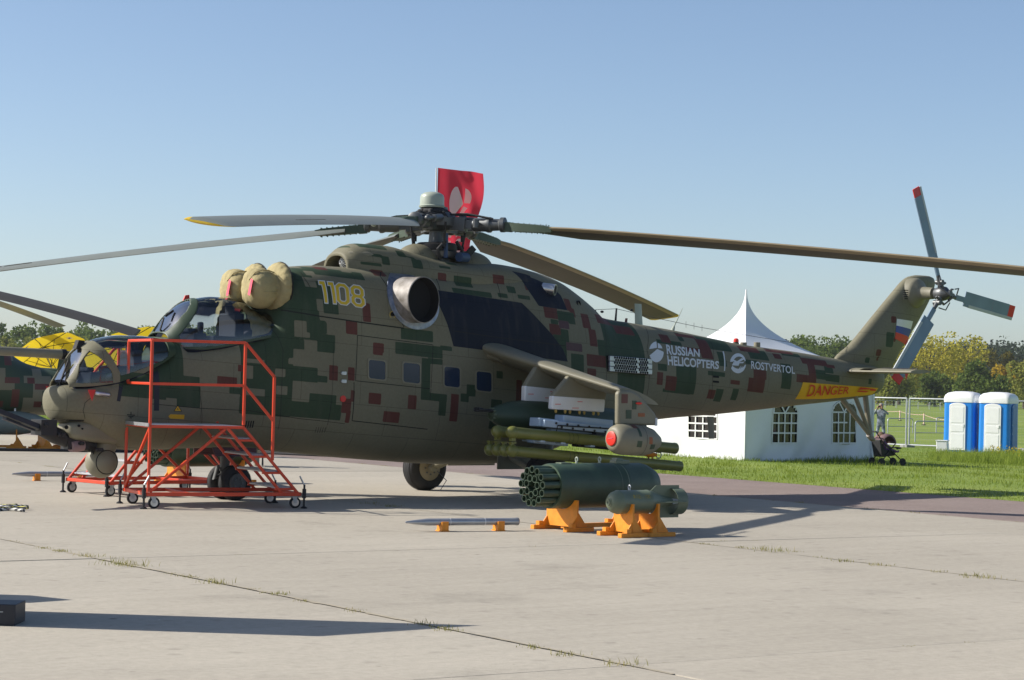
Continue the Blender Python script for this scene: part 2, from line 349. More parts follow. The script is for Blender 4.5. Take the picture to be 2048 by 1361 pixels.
M['sand'] = ground_mat('joint_sand', (.42, .37, .28), (.30, .26, .19), 3, 40, .95, .12)
def crumble(name, x, y0, y1, w):                    # crumbled sandy filling along a joint
    mb = MB(); ys = np.arange(y0, y1, .09); l_, r_ = [], []
    for y in ys: a = w*(.25+.75*RNG.random()**2)*(.6+.4*math.sin(y*1.3)); b = w*(.2+.5*RNG.random()**2); l_.append(gpt(x-a, y, .0035)); r_.append(gpt(x+b, y, .0035))
    n = len(ys); mb.add(l_+r_, [(i, n+i, n+i+1, i+1) for i in range(n-1)]); return mb.build(name, M['sand'], apron, smooth=0, fix=False)
crumble('joint_filling', SX[4], -17, 4, .055); crumble('joint_filling', SX[5], -18, 10, .035); crumble('joint_filling', SX[6]-.01, -14, 25, .05)
# ================================================================== HELICOPTER
PS = .062                                   # nose-up stance: body axes rise towards the nose
heli = thing('attack_helicopter', 'green tan and brown pixel-camouflaged attack helicopter numbered 1108, in the foreground', 'helicopter')
# stations: X, z bottom, z top, half width, z of greatest width, lower and upper roundness
ST = np.array([
 (-6.175, 1.27, 1.40, .05, 1.34, 2.0, 2.0), (-6.155, 1.18, 1.46, .17, 1.33, 2.0, 2.2), (-6.10, 1.09, 1.51, .27, 1.31, 2.1, 2.5), (-6.00, 1.04, 1.53, .345, 1.29, 2.2, 3.0),
 (-5.80, .99, 1.54, .415, 1.26, 2.2, 4), (-5.60, .88, 1.56, .45, 1.25, 2.2, 5), (-5.40, .77, 1.60, .475, 1.24, 2.2, 5), (-5.10, .69, 1.70, .49, 1.25, 2.3, 5), (-4.90, .68, 1.79, .495, 1.26, 2.3, 5),
 (-4.70, .685, 1.90, .50, 1.28, 2.3, 4.5), (-4.62, .69, 2.02, .50, 1.30, 2.3, 4), (-4.55, .69, 2.20, .505, 1.32, 2.3, 3.4), (-4.48, .69, 2.17, .51, 1.35, 2.3, 4.0), (-4.35, .70, 2.05, .515, 1.36, 2.3, 6),
 (-3.94, .71, 2.09, .535, 1.38, 2.3, 7), (-3.50, .72, 2.19, .575, 1.42, 2.4, 7), (-3.24, .71, 2.26, .62, 1.46, 2.4, 6), (-3.11, .70, 2.42, .665, 1.52, 2.4, 5), (-3.02, .69, 2.66, .70, 1.58, 2.5, 4.2), (-2.955, .68, 2.97, .73, 1.64, 2.5, 3.6),
 (-2.87, .675, 3.16, .765, 1.69, 2.5, 3.4), (-2.62, .655, 3.24, .82, 1.74, 2.6, 3.4), (-2.20, .62, 3.28, .85, 1.75, 2.6, 3.5), (-1.60, .57, 3.28, .855, 1.72, 2.7, 3.5), (-1.00, .53, 3.27, .855, 1.69, 2.7, 3.5), (-.30, .49, 3.27, .855, 1.66, 2.7, 3.3), (.35, .47, 3.30, .85, 1.63, 2.7, 3.0),
 (.90, .475, 3.42, .845, 1.60, 2.6, 2.7), (1.20, .49, 3.455, .84, 1.60, 2.6, 2.55), (1.50, .52, 3.43, .83, 1.62, 2.5, 2.45), (1.80, .58, 3.385, .815, 1.66, 2.4, 2.4), (2.17, .69, 3.29, .785, 1.70, 2.3, 2.3), (2.47, .79, 3.15, .755, 1.74, 2.2, 2.25), (2.78, .88, 2.97, .72, 1.78, 2.2, 2.2), (3.09, .96, 2.765, .675, 1.82, 2.1, 2.15),
 (3.40, 1.02, 2.72, .635, 1.85, 2.1, 2.1), (3.71, 1.075, 2.695, .60, 1.87, 2.05, 2.1), (4.67, 1.19, 2.605, .53, 1.90, 2, 2.05), (5.63, 1.255, 2.49, .465, 1.90, 2, 2), (6.23, 1.305, 2.42, .43, 1.90, 2, 2), (7.46, 1.42, 2.335, .36, 1.90, 2, 2), (8.67, 1.53, 2.225, .285, 1.90, 2, 2), (9.23, 1.60, 2.18, .235, 1.90, 2, 2), (9.55, 1.67, 2.12, .15, 1.90, 2, 2), (9.72, 1.78, 2.02, .03, 1.90, 2, 2)])
_d = ST[1:, 0]-ST[:-1, 0]
def _pchip(x, y):                             # monotone cubic through the stations
    h = np.diff(x); s = np.diff(y)/h; m = np.zeros_like(y); m[1:-1] = np.where(s[:-1]*s[1:] > 0, 2*s[:-1]*s[1:]/np.where(np.abs(s[:-1]+s[1:]) < 1e-9, 1, s[:-1]+s[1:]), 0); m[0] = s[0]; m[-1] = s[-1]
    def f(q):
        q = np.clip(q, x[0], x[-1]); i = np.clip(np.searchsorted(x, q)-1, 0, len(x)-2); t = (q-x[i])/h[i]
        return (1+2*t)*(1-t)**2*y[i]+t*(1-t)**2*h[i]*m[i]+t*t*(3-2*t)*y[i+1]+t*t*(t-1)*h[i]*m[i+1]
    return f
SF = [_pchip(ST[:, 0], ST[:, k]) for k in range(1, 7)]
def body_half(X, Z):                          # half width of the skin at a station and height
    X = np.asarray(X, float); Z = np.asarray(Z, float); zb, zt, w, zm, nb, ntt = [f(X) for f in SF]
    up = np.clip((Z-zm)/(zt-zm), 0, 1); lo = np.clip((zm-Z)/(zm-zb), 0, 1)
    return w*np.where(Z > zm, np.clip(1-up**ntt, 0, 1)**(1/ntt), np.clip(1-lo**nb, 0, 1)**(1/nb))
# ---- pixel camouflage: blocks read off the port side, kept in body axes
BLK = []
def blk(c, lst, o, s, Y):
    for (a, b, d, e) in lst:
        p = atY(o[0]+a*s, o[1]+b*s, Y); q = atY(o[0]+d*s, o[1]+e*s, Y)
        BLK.append((c, min(p[0], q[0]), max(p[0], q[0]), min(p[2]+PS*p[0], q[2]+PS*q[0]), max(p[2]+PS*p[0], q[2]+PS*q[0])))
T, G, B, PU = 0, 1, 2, 4
o8, s8 = (100, 640), .294
blk(G, [(490, 350, 960, 560), (700, 130, 905, 420), (905, 380, 1012, 440), (858, 440, 1015, 600)], o8, s8, -.5)
blk(T, [(790, 530, 860, 600)], o8, s8, -.5)
oA, sA = (300, 500), .2939
blk(G, [(-20, 560, 250, 760), (640, 560, 930, 1140), (560, 935, 640, 985), (625, 1000, 1250, 1160)], oA, sA, -.62)
blk(B, [(465, 858, 592, 930), (600, 782, 652, 832)], oA, sA, -.56)
blk(G, [(820, 110, 1140, 480), (870, 430, 1150, 620), (940, 600, 1052, 680), (940, 785, 1132, 905), (1085, 850, 1196, 905), (1085, 975, 1255, 1155)], oA, sA, -.8)
blk(T, [(660, 738, 782, 778), (655, 785, 710, 880), (665, 940, 782, 1000), (915, 735, 1000, 785)], oA, sA, -.62)
blk(T, [(885, 808, 940, 868), (890, 925, 950, 990), (995, 478, 1082, 600)], oA, sA, -.78)
blk(G, [(1082, 470, 1200, 575), (1145, 570, 1255, 705)], oA, sA, -.84)
blk(B, [(1335, 476, 1410, 580), (1515, 630, 1580, 720), (1220, 784, 1275, 892), (1345, 798, 1388, 892), (1365, 955, 1390, 1035), (1310, 1010, 1370, 1115), (1345, 1095, 1372, 1180)], oA, sA, -.84)
oE, sE = (580, 520), .1367
blk(G, [(0, 60, 420, 720), (410, 80, 1180, 300), (410, 300, 700, 640)], oE, sE, -.78)
blk(T, [(325, 150, 445, 235), (250, 245, 400, 410), (860, 120, 1000, 190), (780, 262, 1180, 640)], oE, sE, -.7)
blk(B, [(430, 90, 580, 155), (1230, 145, 1385, 250)], oE, sE, -.55)
blk(T, [(425, 570, 512, 800), (700, 400, 1300, 800), (440, 640, 1100, 890)], oE, sE, -.82)
blk(G, [(510, 600, 715, 805), (275, 720, 440, 900)], oE, sE, -.82)
blk(B, [(1080, 625, 1190, 915), (825, 885, 980, 1100), (1210, 1210, 1365, 1360)], oE, sE, -.84)
blk(G, [(275, 880, 540, 1085), (410, 1085, 650, 1330)], oE, sE, -.83)
oC, sC = (680, 620), .25
blk(G, [(487, 142, 742, 262), (440, 255, 815, 392), (650, 385, 712, 722), (800, 285, 892, 332), (700, 385, 815, 442), (645, 658, 850, 738), (790, 735, 846, 850), (1010, 595, 1080, 696), (962, 668, 1026, 740), (1250, 488, 1300, 552), (1208, 715, 1290, 960)], oC, sC, -.84)
blk(B, [(228, 662, 325, 760), (543, 680, 608, 798), (355, 810, 482, 908), (885, 672, 942, 896), (1410, 560, 1450, 770)], oC, sC, -.84)
oH, sH = (700, 360), .1758
blk(G, [(190, 700, 470, 800), (200, 825, 375, 885), (365, 865, 445, 975), (140, 925, 355, 990), (555, 800, 645, 880), (690, 900, 800, 1020), (985, 978, 1112, 1012), (60, 735, 120, 765)], oH, sH, -.42)
blk(T, [(80, 905, 230, 940)], oH, sH, -.42)
blk(B, [(270, 1015, 395, 1102)], oH, sH, -.5)
oR, sR = (860, 500), .1758
blk(G, [(-240, 0, 40, 30), (-330, 60, -160, 100), (90, 178, 207, 222), (200, 138, 320, 182)], oR, sR, -.45)
blk(G, [(365, 288, 555, 432), (295, 428, 735, 548), (935, 408, 1026, 497), (810, 488, 915, 552), (1035, 508, 1176, 572)], oR, sR, -.74)
blk(B, [(155, 255, 245, 360), (765, 275, 890, 396), (1120, 328, 1216, 472)], oR, sR, -.66)
blk(B, [(1320, 640, 1480, 792), (1605, 550, 1680, 700), (1640, 660, 1705, 772), (1355, 838, 1500, 992), (1780, 722, 1880, 900), (1840, 900, 1930, 1105)], oR, sR, -.75)
blk(G, [(1490, 690, 1700, 852), (1395, 788, 1480, 852), (1500, 900, 1590, 1060), (1400, 960, 1550, 1250), (1950, 1020, 2060, 1252)], oR, sR, -.78)
blk(PU, [(1490, 800, 1612, 905), (1550, 1048, 1745, 1165)], oR, sR, -.78)
oW, sW = (940, 560), .2939
blk(G, [(905, 255, 1200, 640), (985, 600, 1190, 860), (640, 500, 730, 640)], oW, sW, -.62)
blk(B, [(880, 232, 1030, 312), (1030, 305, 1170, 382), (750, 503, 890, 600), (750, 600, 815, 655)], oW, sW, -.6)
oT, sT = (1250, 560), .294
blk(G, [(218, 403, 395, 452), (395, 355, 430, 420), (540, 380, 762, 492), (880, 470, 1012, 552), (832, 540, 922, 582), (1330, 610, 1400, 682), (1400, 580, 1460, 640), (1400, 640, 1500, 700), (1085, 568, 1152, 747), (320, 578, 462, 782), (230, 738, 432, 782), (550, 618, 672, 662), (640, 488, 692, 592), (620, 740, 672, 832), (740, 740, 782, 822), (188, 568, 252, 622), (1130, 490, 1260, 530)], oT, sT, -.45)
blk(B, [(255, 368, 322, 432), (395, 362, 535, 402), (520, 400, 602, 542), (408, 455, 520, 500), (830, 448, 972, 502), (1030, 468, 1222, 512), (1060, 500, 1112, 542), (1250, 528, 1432, 592), (1280, 560, 1330, 672), (1190, 640, 1332, 712), (1420, 575, 1480, 605), (880, 608, 972, 682), (845, 664, 962, 772), (715, 680, 782, 716), (565, 745, 616, 812), (180, 625, 222, 716), (245, 650, 322, 757)], oT, sT, -.45)
FBLK = []
_k = len(BLK)
blk(B, [(525, 1105, 560, 1160), (545, 1260, 566, 1302)], (1640, 340), .2646, -.12); blk(G, [(485, 1225, 545, 1345)], (1640, 340), .2646, -.12)
blk(G, [(1030, 100, 1090, 182), (810, 245, 900, 287), (1010, 390, 1055, 470)], (1580, 700), .147, -.15); blk(B, [(1150, -10, 1220, 90), (1170, 90, 1200, 152)], (1580, 700), .147, -.12)
NAVYP = [[atY(u, v, -.8)[[0, 2]] for u, v in P] for P in ([(870, 578), (1001, 598), (1052, 606), (1074, 631), (1106, 669), (1127, 699), (1136, 724), (1000, 706), (967, 701), (903, 693), (893, 650)], [(1049, 541), (1080, 548), (1124, 568), (1143, 590), (1148, 621), (1087, 612), (1074, 583), (1067, 561)])]
def inpoly(x, z, P):
    P = np.array(P); c = np.zeros(x.shape, bool); n = len(P)
    for i in range(n):
        (xa, za), (xb, zb_) = P[i], P[(i+1) % n]
        t = ((za > z) != (zb_ > z)) & (x < (xb-xa)*(z-za)/((zb_-za) if abs(zb_-za) > 1e-9 else 1e-9)+xa); c ^= t
    return c
def camo_fields(co):                          # signed distance to each paint colour, so block edges stay crisp
    x = co[:, 0]; z = co[:, 2]; zb = z+PS*x; Fd = np.full((4, len(x)), -.3)
    def put(c, s):
        s = np.clip(s, -.3, .3)
        for k in range(4):
            Fd[k] = np.maximum(Fd[k], s) if k == c-1 else np.minimum(Fd[k], -s)
    for c, x0, x1, z0, z1 in BLK:
        w = (x > x0-.3) & (x < x1+.3)
        s = np.full(len(x), -.3); s[w] = np.minimum(np.minimum(x[w]-x0, x1-x[w]), np.minimum(zb[w]-z0, z1-zb[w])); put(c, s)
    for P in NAVYP:
        P = np.array(P); d = np.full(len(x), 1e9)
        for i in range(len(P)):
            a_, b_ = P[i], P[(i+1) % len(P)]; e = b_-a_; t = np.clip(((x-a_[0])*e[0]+(z-a_[1])*e[1])/(e@e), 0, 1); d = np.minimum(d, np.hypot(x-a_[0]-t*e[0], z-a_[1]-t*e[1]))
        put(3, np.where(inpoly(x, z, P), d, -d))
    return Fd, put
def paint(o, co=None, extra=None):
    if co is None:
        co = np.zeros(len(o.data.vertices)*3); o.data.vertices.foreach_get('co', co); co = co.reshape(-1, 3)
    Fd, put = camo_fields(co)
    if extra: extra(co, put)
    a = o.data.attributes.new('camo', 'FLOAT_COLOR', 'POINT'); a.data.foreach_set('color', (Fd.T*2).astype(np.float32).ravel())
def camo_mat():
    m = mat('camouflage_paint', TAN, .6, bump=.03, bscale=9, spec=.2); n = m.node_tree.nodes; l = m.node_tree.links; p = n['Principled BSDF']
    at = n.new('ShaderNodeAttribute'); at.attribute_name = 'camo'; tc = n.new('ShaderNodeTexCoord'); se = n.new('ShaderNodeSeparateColor'); l.new(at.outputs['Color'], se.inputs[0])
    rgb = n.new('ShaderNodeRGB'); rgb.outputs[0].default_value = (*TAN, 1); cur = rgb.outputs[0]
    for out, cc in ((se.outputs[0], GREEN), (se.outputs[1], BROWN), (se.outputs[2], NAVY), (at.outputs['Alpha'], PURP)):
        st = n.new('ShaderNodeMapRange'); st.inputs['From Min'].default_value = -.004; st.inputs['From Max'].default_value = .004; l.new(out, st.inputs['Value'])
        x = n.new('ShaderNodeMix'); x.data_type = 'RGBA'; x.inputs['B'].default_value = (*cc, 1); l.new(st.outputs['Result'], x.inputs['Factor']); l.new(cur, x.inputs['A']); cur = x.outputs['Result']
    for sc, lo, hi in ((1.1, .88, 1.10), (28, .93, 1.06)):
        t = n.new('ShaderNodeTexNoise'); t.inputs['Scale'].default_value = sc; t.inputs['Detail'].default_value = 7; l.new(tc.outputs['Object'], t.inputs['Vector'])
        q = n.new('ShaderNodeMapRange'); q.inputs['From Min'].default_value = .3; q.inputs['From Max'].default_value = .7; q.inputs['To Min'].default_value = lo; q.inputs['To Max'].default_value = hi; l.new(t.outputs['Fac'], q.inputs['Value'])
        s = n.new('ShaderNodeVectorMath'); s.operation = 'SCALE'; l.new(cur, s.inputs[0]); l.new(q.outputs['Result'], s.inputs['Scale']); cur = s.outputs[0]
    sx = n.new('ShaderNodeSeparateXYZ'); l.new(tc.outputs['Object'], sx.inputs[0]); sh = n.new('ShaderNodeMath'); sh.operation = 'MULTIPLY_ADD'; sh.inputs[1].default_value = PS; l.new(sx.outputs[0], sh.inputs[0]); l.new(sx.outputs[2], sh.inputs[2])
    cb = n.new('ShaderNodeCombineXYZ'); l.new(sx.outputs[0], cb.inputs[0]); l.new(sh.outputs[0], cb.inputs[1]); bk = n.new('ShaderNodeTexBrick'); bk.inputs['Scale'].default_value = 1.0; bk.inputs['Mortar Size'].default_value = .004; bk.inputs['Mortar Smooth'].default_value = .2; bk.inputs['Brick Width'].default_value = .93; bk.inputs['Row Height'].default_value = .41; l.new(cb.outputs[0], bk.inputs['Vector'])
    q = n.new('ShaderNodeMapRange'); q.inputs['To Min'].default_value = 1; q.inputs['To Max'].default_value = .62; l.new(bk.outputs['Fac'], q.inputs['Value']); s = n.new('ShaderNodeVectorMath'); s.operation = 'SCALE'; l.new(cur, s.inputs[0]); l.new(q.outputs['Result'], s.inputs['Scale']); cur = s.outputs[0]
    mp = n.new('ShaderNodeMapping'); mp.inputs['Scale'].default_value = (7, 7, .7); l.new(tc.outputs['Object'], mp.inputs['Vector'])      # dusty streaks
    t = n.new('ShaderNodeTexNoise'); t.inputs['Scale'].default_value = 1.2; t.inputs['Detail'].default_value = 6; l.new(mp.outputs[0], t.inputs['Vector'])
    q = n.new('ShaderNodeMapRange'); q.inputs['From Min'].default_value = .5; q.inputs['From Max'].default_value = .8; q.inputs['To Max'].default_value = .16; l.new(t.outputs['Fac'], q.inputs['Value'])
    mx = n.new('ShaderNodeMix'); mx.data_type = 'RGBA'; mx.inputs['B'].default_value = (.16, .145, .115, 1); l.new(q.outputs['Result'], mx.inputs['Factor']); l.new(cur, mx.inputs['A'])
    l.new(mx.outputs['Result'], p.inputs['Base Color']); return m
M['camo'] = camo_mat()
# ---- fuselage and tail boom skin
NR = 440
def superring(prm, n=NR):
    zb, zt, w, zm, nb, ntt = prm; out = np.zeros((n, 2))
    t = np.linspace(0, 2*np.pi, n, endpoint=False)-np.pi/2; c, s = np.cos(t), np.sin(t); e = np.where(s > 0, ntt, nb)
    k = (np.abs(c)**e+np.abs(s)**e)**(-1/e)         # radial superellipse keeps points evenly spread
    out[:, 0] = w*c*k; out[:, 1] = zm+np.where(s > 0, (zt-zm), (zm-zb))*s*k; return out
XS = np.concatenate([np.linspace(-6.175, -6.0, 24, endpoint=False), np.linspace(-6.0, 9.72, 1060)])
prm = np.stack([f(XS) for f in SF], 1)
V = np.zeros((len(XS), NR, 3))
for i, x in enumerate(XS): V[i, :, 0] = x; V[i, :, 1:] = superring(prm[i])
mb = MB(); n_ = NR; m_ = len(XS)
me = bpy.data.meshes.new('fuselage')
ii, jj = np.meshgrid(np.arange(m_-1), np.arange(n_), indexing='ij')
F = np.stack([ii*n_+jj, ii*n_+(jj+1) % n_, (ii+1)*n_+(jj+1) % n_, (ii+1)*n_+jj], -1).reshape(-1, 4)
me.from_pydata(V.reshape(-1, 3).tolist(), [], F.tolist()+[list(range(n_))[::-1], [(m_-1)*n_+j for j in range(n_)]])
me.polygons.foreach_set('use_smooth', [True]*len(me.polygons)); me.materials.append(M['camo'])
fus = link('fuselage', me, heli)
cc = V.reshape(-1, 3)
def fus_extra(co, put):
    x, y, z = co.T
    put(0, np.minimum(-5.62-x, 1.575-z))                  # the nose is plain tan
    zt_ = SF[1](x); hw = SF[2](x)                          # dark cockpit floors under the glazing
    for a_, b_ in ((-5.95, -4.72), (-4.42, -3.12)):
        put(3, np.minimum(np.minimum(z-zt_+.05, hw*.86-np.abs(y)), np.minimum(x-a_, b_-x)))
paint(fus, cc, fus_extra)
# helpers that lay things on the skin
def onskin(X, Z, off=.004, side=-1):
    return np.stack([np.asarray(X, float), side*(body_half(X, Z)+off), np.asarray(Z, float)], -1)
def pxskin(u, v, off=.004, Y0=-.6, it=5, half=None):
    Y = Y0; hf = half or body_half
    for _ in range(it):
        p = atY(u, v, Y); Y = -float(hf(p[0], p[2]))-off
    return np.array([p[0], Y, p[2]])
def strip(pts, w, off=.003, Y0=-.7, half=None, step=.03):       # thin line on the skin through picture points
    mb = MB(); P = [pxskin(u, v, off, Y0, half=half) for u, v in pts]; S = []
    for a, b in zip(P[:-1], P[1:]):
        k = max(1, int(np.linalg.norm(b-a)/step)); S += [a+(b-a)*t for t in np.linspace(0, 1, k, endpoint=False)]
    S.append(P[-1]); S = np.array(S); hf = half or body_half
    d = np.gradient(S[:, [0, 2]], axis=0); d /= (np.linalg.norm(d, axis=1)[:, None]+1e-9); nrm = np.stack([-d[:, 1], d[:, 0]], 1)*w/2
    rows = []
    for q in (-1, 1):
        x = S[:, 0]+q*nrm[:, 0]; z = S[:, 2]+q*nrm[:, 1]; rows.append(np.stack([x, -(hf(x, z)+off), z], 1))
    n = len(S); mb.add(list(rows[0])+list(rows[1]), [(i, i+1, n+i+1, n+i) for i in range(n-1)]); return mb
def patch_on(poly, off=.004, Y0=-.6, half=None, cell=.035):      # polygon (picture points) laid on the skin, finely cut
    P = np.array([pxskin(u, v, off, Y0, half=half)[[0, 2]] for u, v in poly]); return flat_on(P, [list(range(len(P)))], off, half, cell)
def flat_on(P, faces, off, half=None, cell=.035):
    hf = half or body_half; bm = bmesh.new(); vs = [bm.verts.new((p[0], 0, p[1])) for p in P]
    for f in faces:
        try: bm.faces.new([vs[i] for i in f])
        except ValueError: pass
    P = np.array(P); (x0, z0), (x1, z1) = P.min(0), P.max(0)
    for x in np.arange(x0+cell, x1, cell): bmesh.ops.bisect_plane(bm, geom=bm.verts[:]+bm.edges[:]+bm.faces[:], plane_co=(x, 0, 0), plane_no=(1, 0, 0))
    for z in np.arange(z0+cell, z1, cell): bmesh.ops.bisect_plane(bm, geom=bm.verts[:]+bm.edges[:]+bm.faces[:], plane_co=(0, 0, z), plane_no=(0, 0, 1))
    mb = MB(); bm.verts.index_update(); C = np.array([v.co[:] for v in bm.verts]); C[:, 1] = -(hf(C[:, 0], C[:, 2])+off)
    mb.add(C, [[v.index for v in f.verts] for f in bm.faces]); bm.free(); return mb
_tcache = {}
def text_tris(s, bold=0.0):                       # outline text as flat triangles in a unit box
    k = (s, bold)
    if k not in _tcache:
        cu = bpy.data.curves.new('t', 'FONT'); cu.body = s; cu.resolution_u = 4; cu.offset = bold; cu.fill_mode = 'FRONT'
        ob = bpy.data.objects.new('t', cu); col.objects.link(ob); dg = bpy.context.evaluated_depsgraph_get(); mm = ob.evaluated_get(dg).to_mesh()
        P = np.array([v.co[:2] for v in mm.vertices]); fs = [list(p.vertices) for p in mm.polygons]; ob.to_mesh_clear() if False else None
        bpy.data.objects.remove(ob); P = (P-P.min(0))/(P.max(0)-P.min(0)); _tcache[k] = (P, fs)
    return _tcache[k]
def quadmap(P, q):                                # unit square -> picture quad (top-left, top-right, bottom-left, bottom-right)
    tl, tr, bl, br = [np.array(a, float) for a in q]; x = P[:, :1]; y = P[:, 1:2]
    return (bl*(1-x)+br*x)*(1-y)+(tl*(1-x)+tr*x)*y
def lettering(name, s, q, mt, parent, off=.005, half=None, bold=.0, Y0=-.5):
    P, fs = text_tris(s, bold); W = quadmap(P, q); XZ = np.array([pxskin(u, v, off, Y0, half=half)[[0, 2]] for u, v in W])
    return flat_on(XZ, fs, off, half).build(name, mt, parent, smooth=0, fix=False)
# ---- canopies: one dense shell each, cut into frame and panes
def shell(parent, name, xs, tab, n_arc, classify, pane_names, exps=2.4, framemat=None):
    xs = np.asarray(xs); K = [_pchip(np.array(tab)[:, 0], np.array(tab)[:, k]) for k in (1, 2, 3)]
    zs, ztp, wc = [k(xs) for k in K]; th = np.linspace(0, np.pi, n_arc); c, s = np.cos(th), np.sin(th)
    kk = (np.abs(c)**exps+np.abs(s)**exps)**(-1/exps)
    P = np.zeros((len(xs), n_arc, 3)); P[:, :, 0] = xs[:, None]; P[:, :, 1] = wc[:, None]*(c*kk)[None]; P[:, :, 2] = zs[:, None]+(ztp-zs)[:, None]*(s*kk)[None]
    m, n = len(xs), n_arc; i, j = np.meshgrid(np.arange(m-1), np.arange(n-1), indexing='ij')
    F = np.stack([i*n+j, i*n+j+1, (i+1)*n+j+1, (i+1)*n+j], -1).reshape(-1, 4); Vv = P.reshape(-1, 3); cen = Vv[F].mean(1); cl = classify(cen)
    obs = []
    for k in range(len(pane_names)+1):
        f = F[cl == k]
        if not len(f): obs.append(None); continue
        u, inv = np.unique(f, return_inverse=True); q = MB(); q.v = [tuple(p) for p in Vv[u]]; q.f = [tuple(r) for r in inv.reshape(-1, 4)]; q.m = [0]*len(q.f)
        par = parent if k == 0 else obs[0]
        o = q.build('canopy_frame' if k == 0 else pane_names[k-1][0], framemat if k == 0 else pane_names[k-1][1], par, smooth=180)
        if k == 0:
            sd = o.modifiers.new('solid', 'SOLIDIFY'); sd.thickness = .022; sd.offset = .55
        obs.append(o)
    return obs
def front_cls(c):
    x, y, z = c.T; k = np.zeros(len(x), int)
    hwz = np.interp(z, [1.53, 1.57, 1.68, 1.83, 1.93, 2.0, 2.03], [.14, .19, .225, .22, .18, .11, 0]); k[(np.abs(y) < hwz) & (x < -5.58) & (z > 1.55)] = 1
    sp = [(-5.80, 1.985), (-5.72, 1.985), (-5.60, 1.88), (-5.48, 1.72), (-5.45, 1.585), (-5.86, 1.56), (-5.93, 1.565), (-5.90, 1.64), (-5.83, 1.84)]
    w = inpoly(x, z, sp) & (np.abs(y) > .25) & (k == 0); k[w & (y < 0)] = 2; k[w & (y > 0)] = 4
    hp = [(-5.60, 2.3), (-5.585, 2.08), (-5.46, 1.88), (-5.35, 1.665), (-5.07, 1.755), (-4.74, 1.885), (-4.67, 1.94), (-4.66, 2.06), (-4.68, 2.3)]
    k[inpoly(x, z, hp) & (k == 0)] = 3
    return k
fc = shell(heli, 'front_canopy', np.linspace(-6.0, -4.56, 170), [(-6.02, 1.50, 1.565, .25), (-5.95, 1.51, 1.685, .295), (-5.85, 1.515, 1.85, .345), (-5.73, 1.525, 2.015, .39), (-5.62, 1.54, 2.09, .415), (-5.44, 1.57, 2.16, .435), (-5.15, 1.66, 2.205, .45), (-4.90, 1.77, 2.205, .455), (-4.70, 1.88, 2.19, .455), (-4.56, 1.98, 2.15, .45)], 220, front_cls, [('windscreen', M['windscreen']), ('side_pane', M['canopy']), ('hatch_glass', M['canopy']), ('side_pane', M['canopy'])], 2.7, M['camo']); paint(fc[0])
def rear_cls(c):
    x, y, z = c.T; k = np.zeros(len(x), int)
    hwz = np.interp(z, [2.25, 2.29, 2.40, 2.55, 2.64, 2.70, 2.715], [.15, .21, .25, .245, .19, .09, 0]); k[(np.abs(y) < hwz) & (x < -4.04) & (z > 2.265)] = 1
    hp = [(-4.06, 2.95), (-4.07, 2.72), (-4.20, 2.53), (-4.46, 2.22), (-4.44, 2.07), (-3.94, 2.10), (-3.12, 2.28), (-2.98, 2.42), (-3.02, 2.62), (-3.24, 2.85), (-3.5, 2.95)]
    k[inpoly(x, z, hp) & (k == 0)] = 2
    return k
rc = shell(heli, 'rear_canopy', np.linspace(-4.58, -2.92, 170), [(-4.60, 2.16, 2.225, .26), (-4.50, 2.12, 2.36, .35), (-4.37, 2.05, 2.54, .42), (-4.18, 2.04, 2.69, .46), (-4.0, 2.06, 2.745, .48), (-3.78, 2.10, 2.775, .50), (-3.55, 2.15, 2.77, .52), (-3.37, 2.19, 2.725, .535), (-3.12, 2.25, 2.60, .55), (-2.92, 2.40, 2.62, .55)], 200, rear_cls, [('windscreen', M['windscreen']), ('door_glass', M['canopy'])], 2.3, M['green'])
# cockpit fittings, seen through the glass
def fit(name, boxes, mt, par=heli, bw=.02):
    q = MB()
    for c, d in boxes: q.box(c, d)
    return bevel(q.build(name, mt, par, smooth=35), bw)
fit('instrument_panel', [((-5.58, 0, 1.63), (.22, .52, .16)), ((-5.66, 0, 1.74), (.10, .40, .06))], M['seat'])
fit('seat', [((-4.98, 0, 1.84), (.12, .42, .34)), ((-5.15, 0, 1.75), (.40, .42, .10)), ((-4.97, 0, 2.03), (.09, .22, .12))], M['interior'])
fit('instrument_panel', [((-4.12, 0, 2.16), (.20, .66, .22)), ((-4.18, 0, 2.30), (.14, .5, .06)), ((-4.05, -.2, 2.34), (.07, .08, .16))], M['seat'])
fit('seat', [((-3.45, 0, 2.33), (.14, .46, .46)), ((-3.65, 0, 2.18), (.42, .46, .12)), ((-3.44, 0, 2.60), (.10, .26, .13))], M['interior'])
fit('bulkhead', [((-3.14, 0, 2.34), (.05, .80, .22))], M['interior'])
RT_ = np.array([(-4.60, 2.16, 2.225, .20), (-4.37, 2.05, 2.54, .41), (-4.0, 2.06, 2.745, .48), (-3.78, 2.10, 2.775, .50), (-3.55, 2.15, 2.77, .52), (-3.37, 2.19, 2.725, .535), (-3.07, 2.27, 2.58, .55), (-2.78, 2.45, 2.62, .55)])
q = MB(); rings = []                                 # drawn-back canvas sun curtain inside the rear canopy
for t in np.linspace(0, 1, 16):
    r = []
    for a in np.linspace(.02, .98, 60)*np.pi:
        x = -3.50+.22*t+.26*abs(math.cos(a))**1.4*(.35+.65*t); zs_, zt_, w_ = [np.interp(x, RT_[:, 0], RT_[:, k]) for k in (1, 2, 3)]; k = .925+.022*math.sin(a*24+t*9)+.014*math.sin(t*30+a*4)
        r.append((x, w_*math.cos(a)*k, zs_+.02+(zt_-zs_-.02)*math.sin(a)**.9*k))
    rings.append(r)
q.loft(rings, closed=False, caps=False); q.build('sun_curtain', M['canvas'], heli, smooth=60)
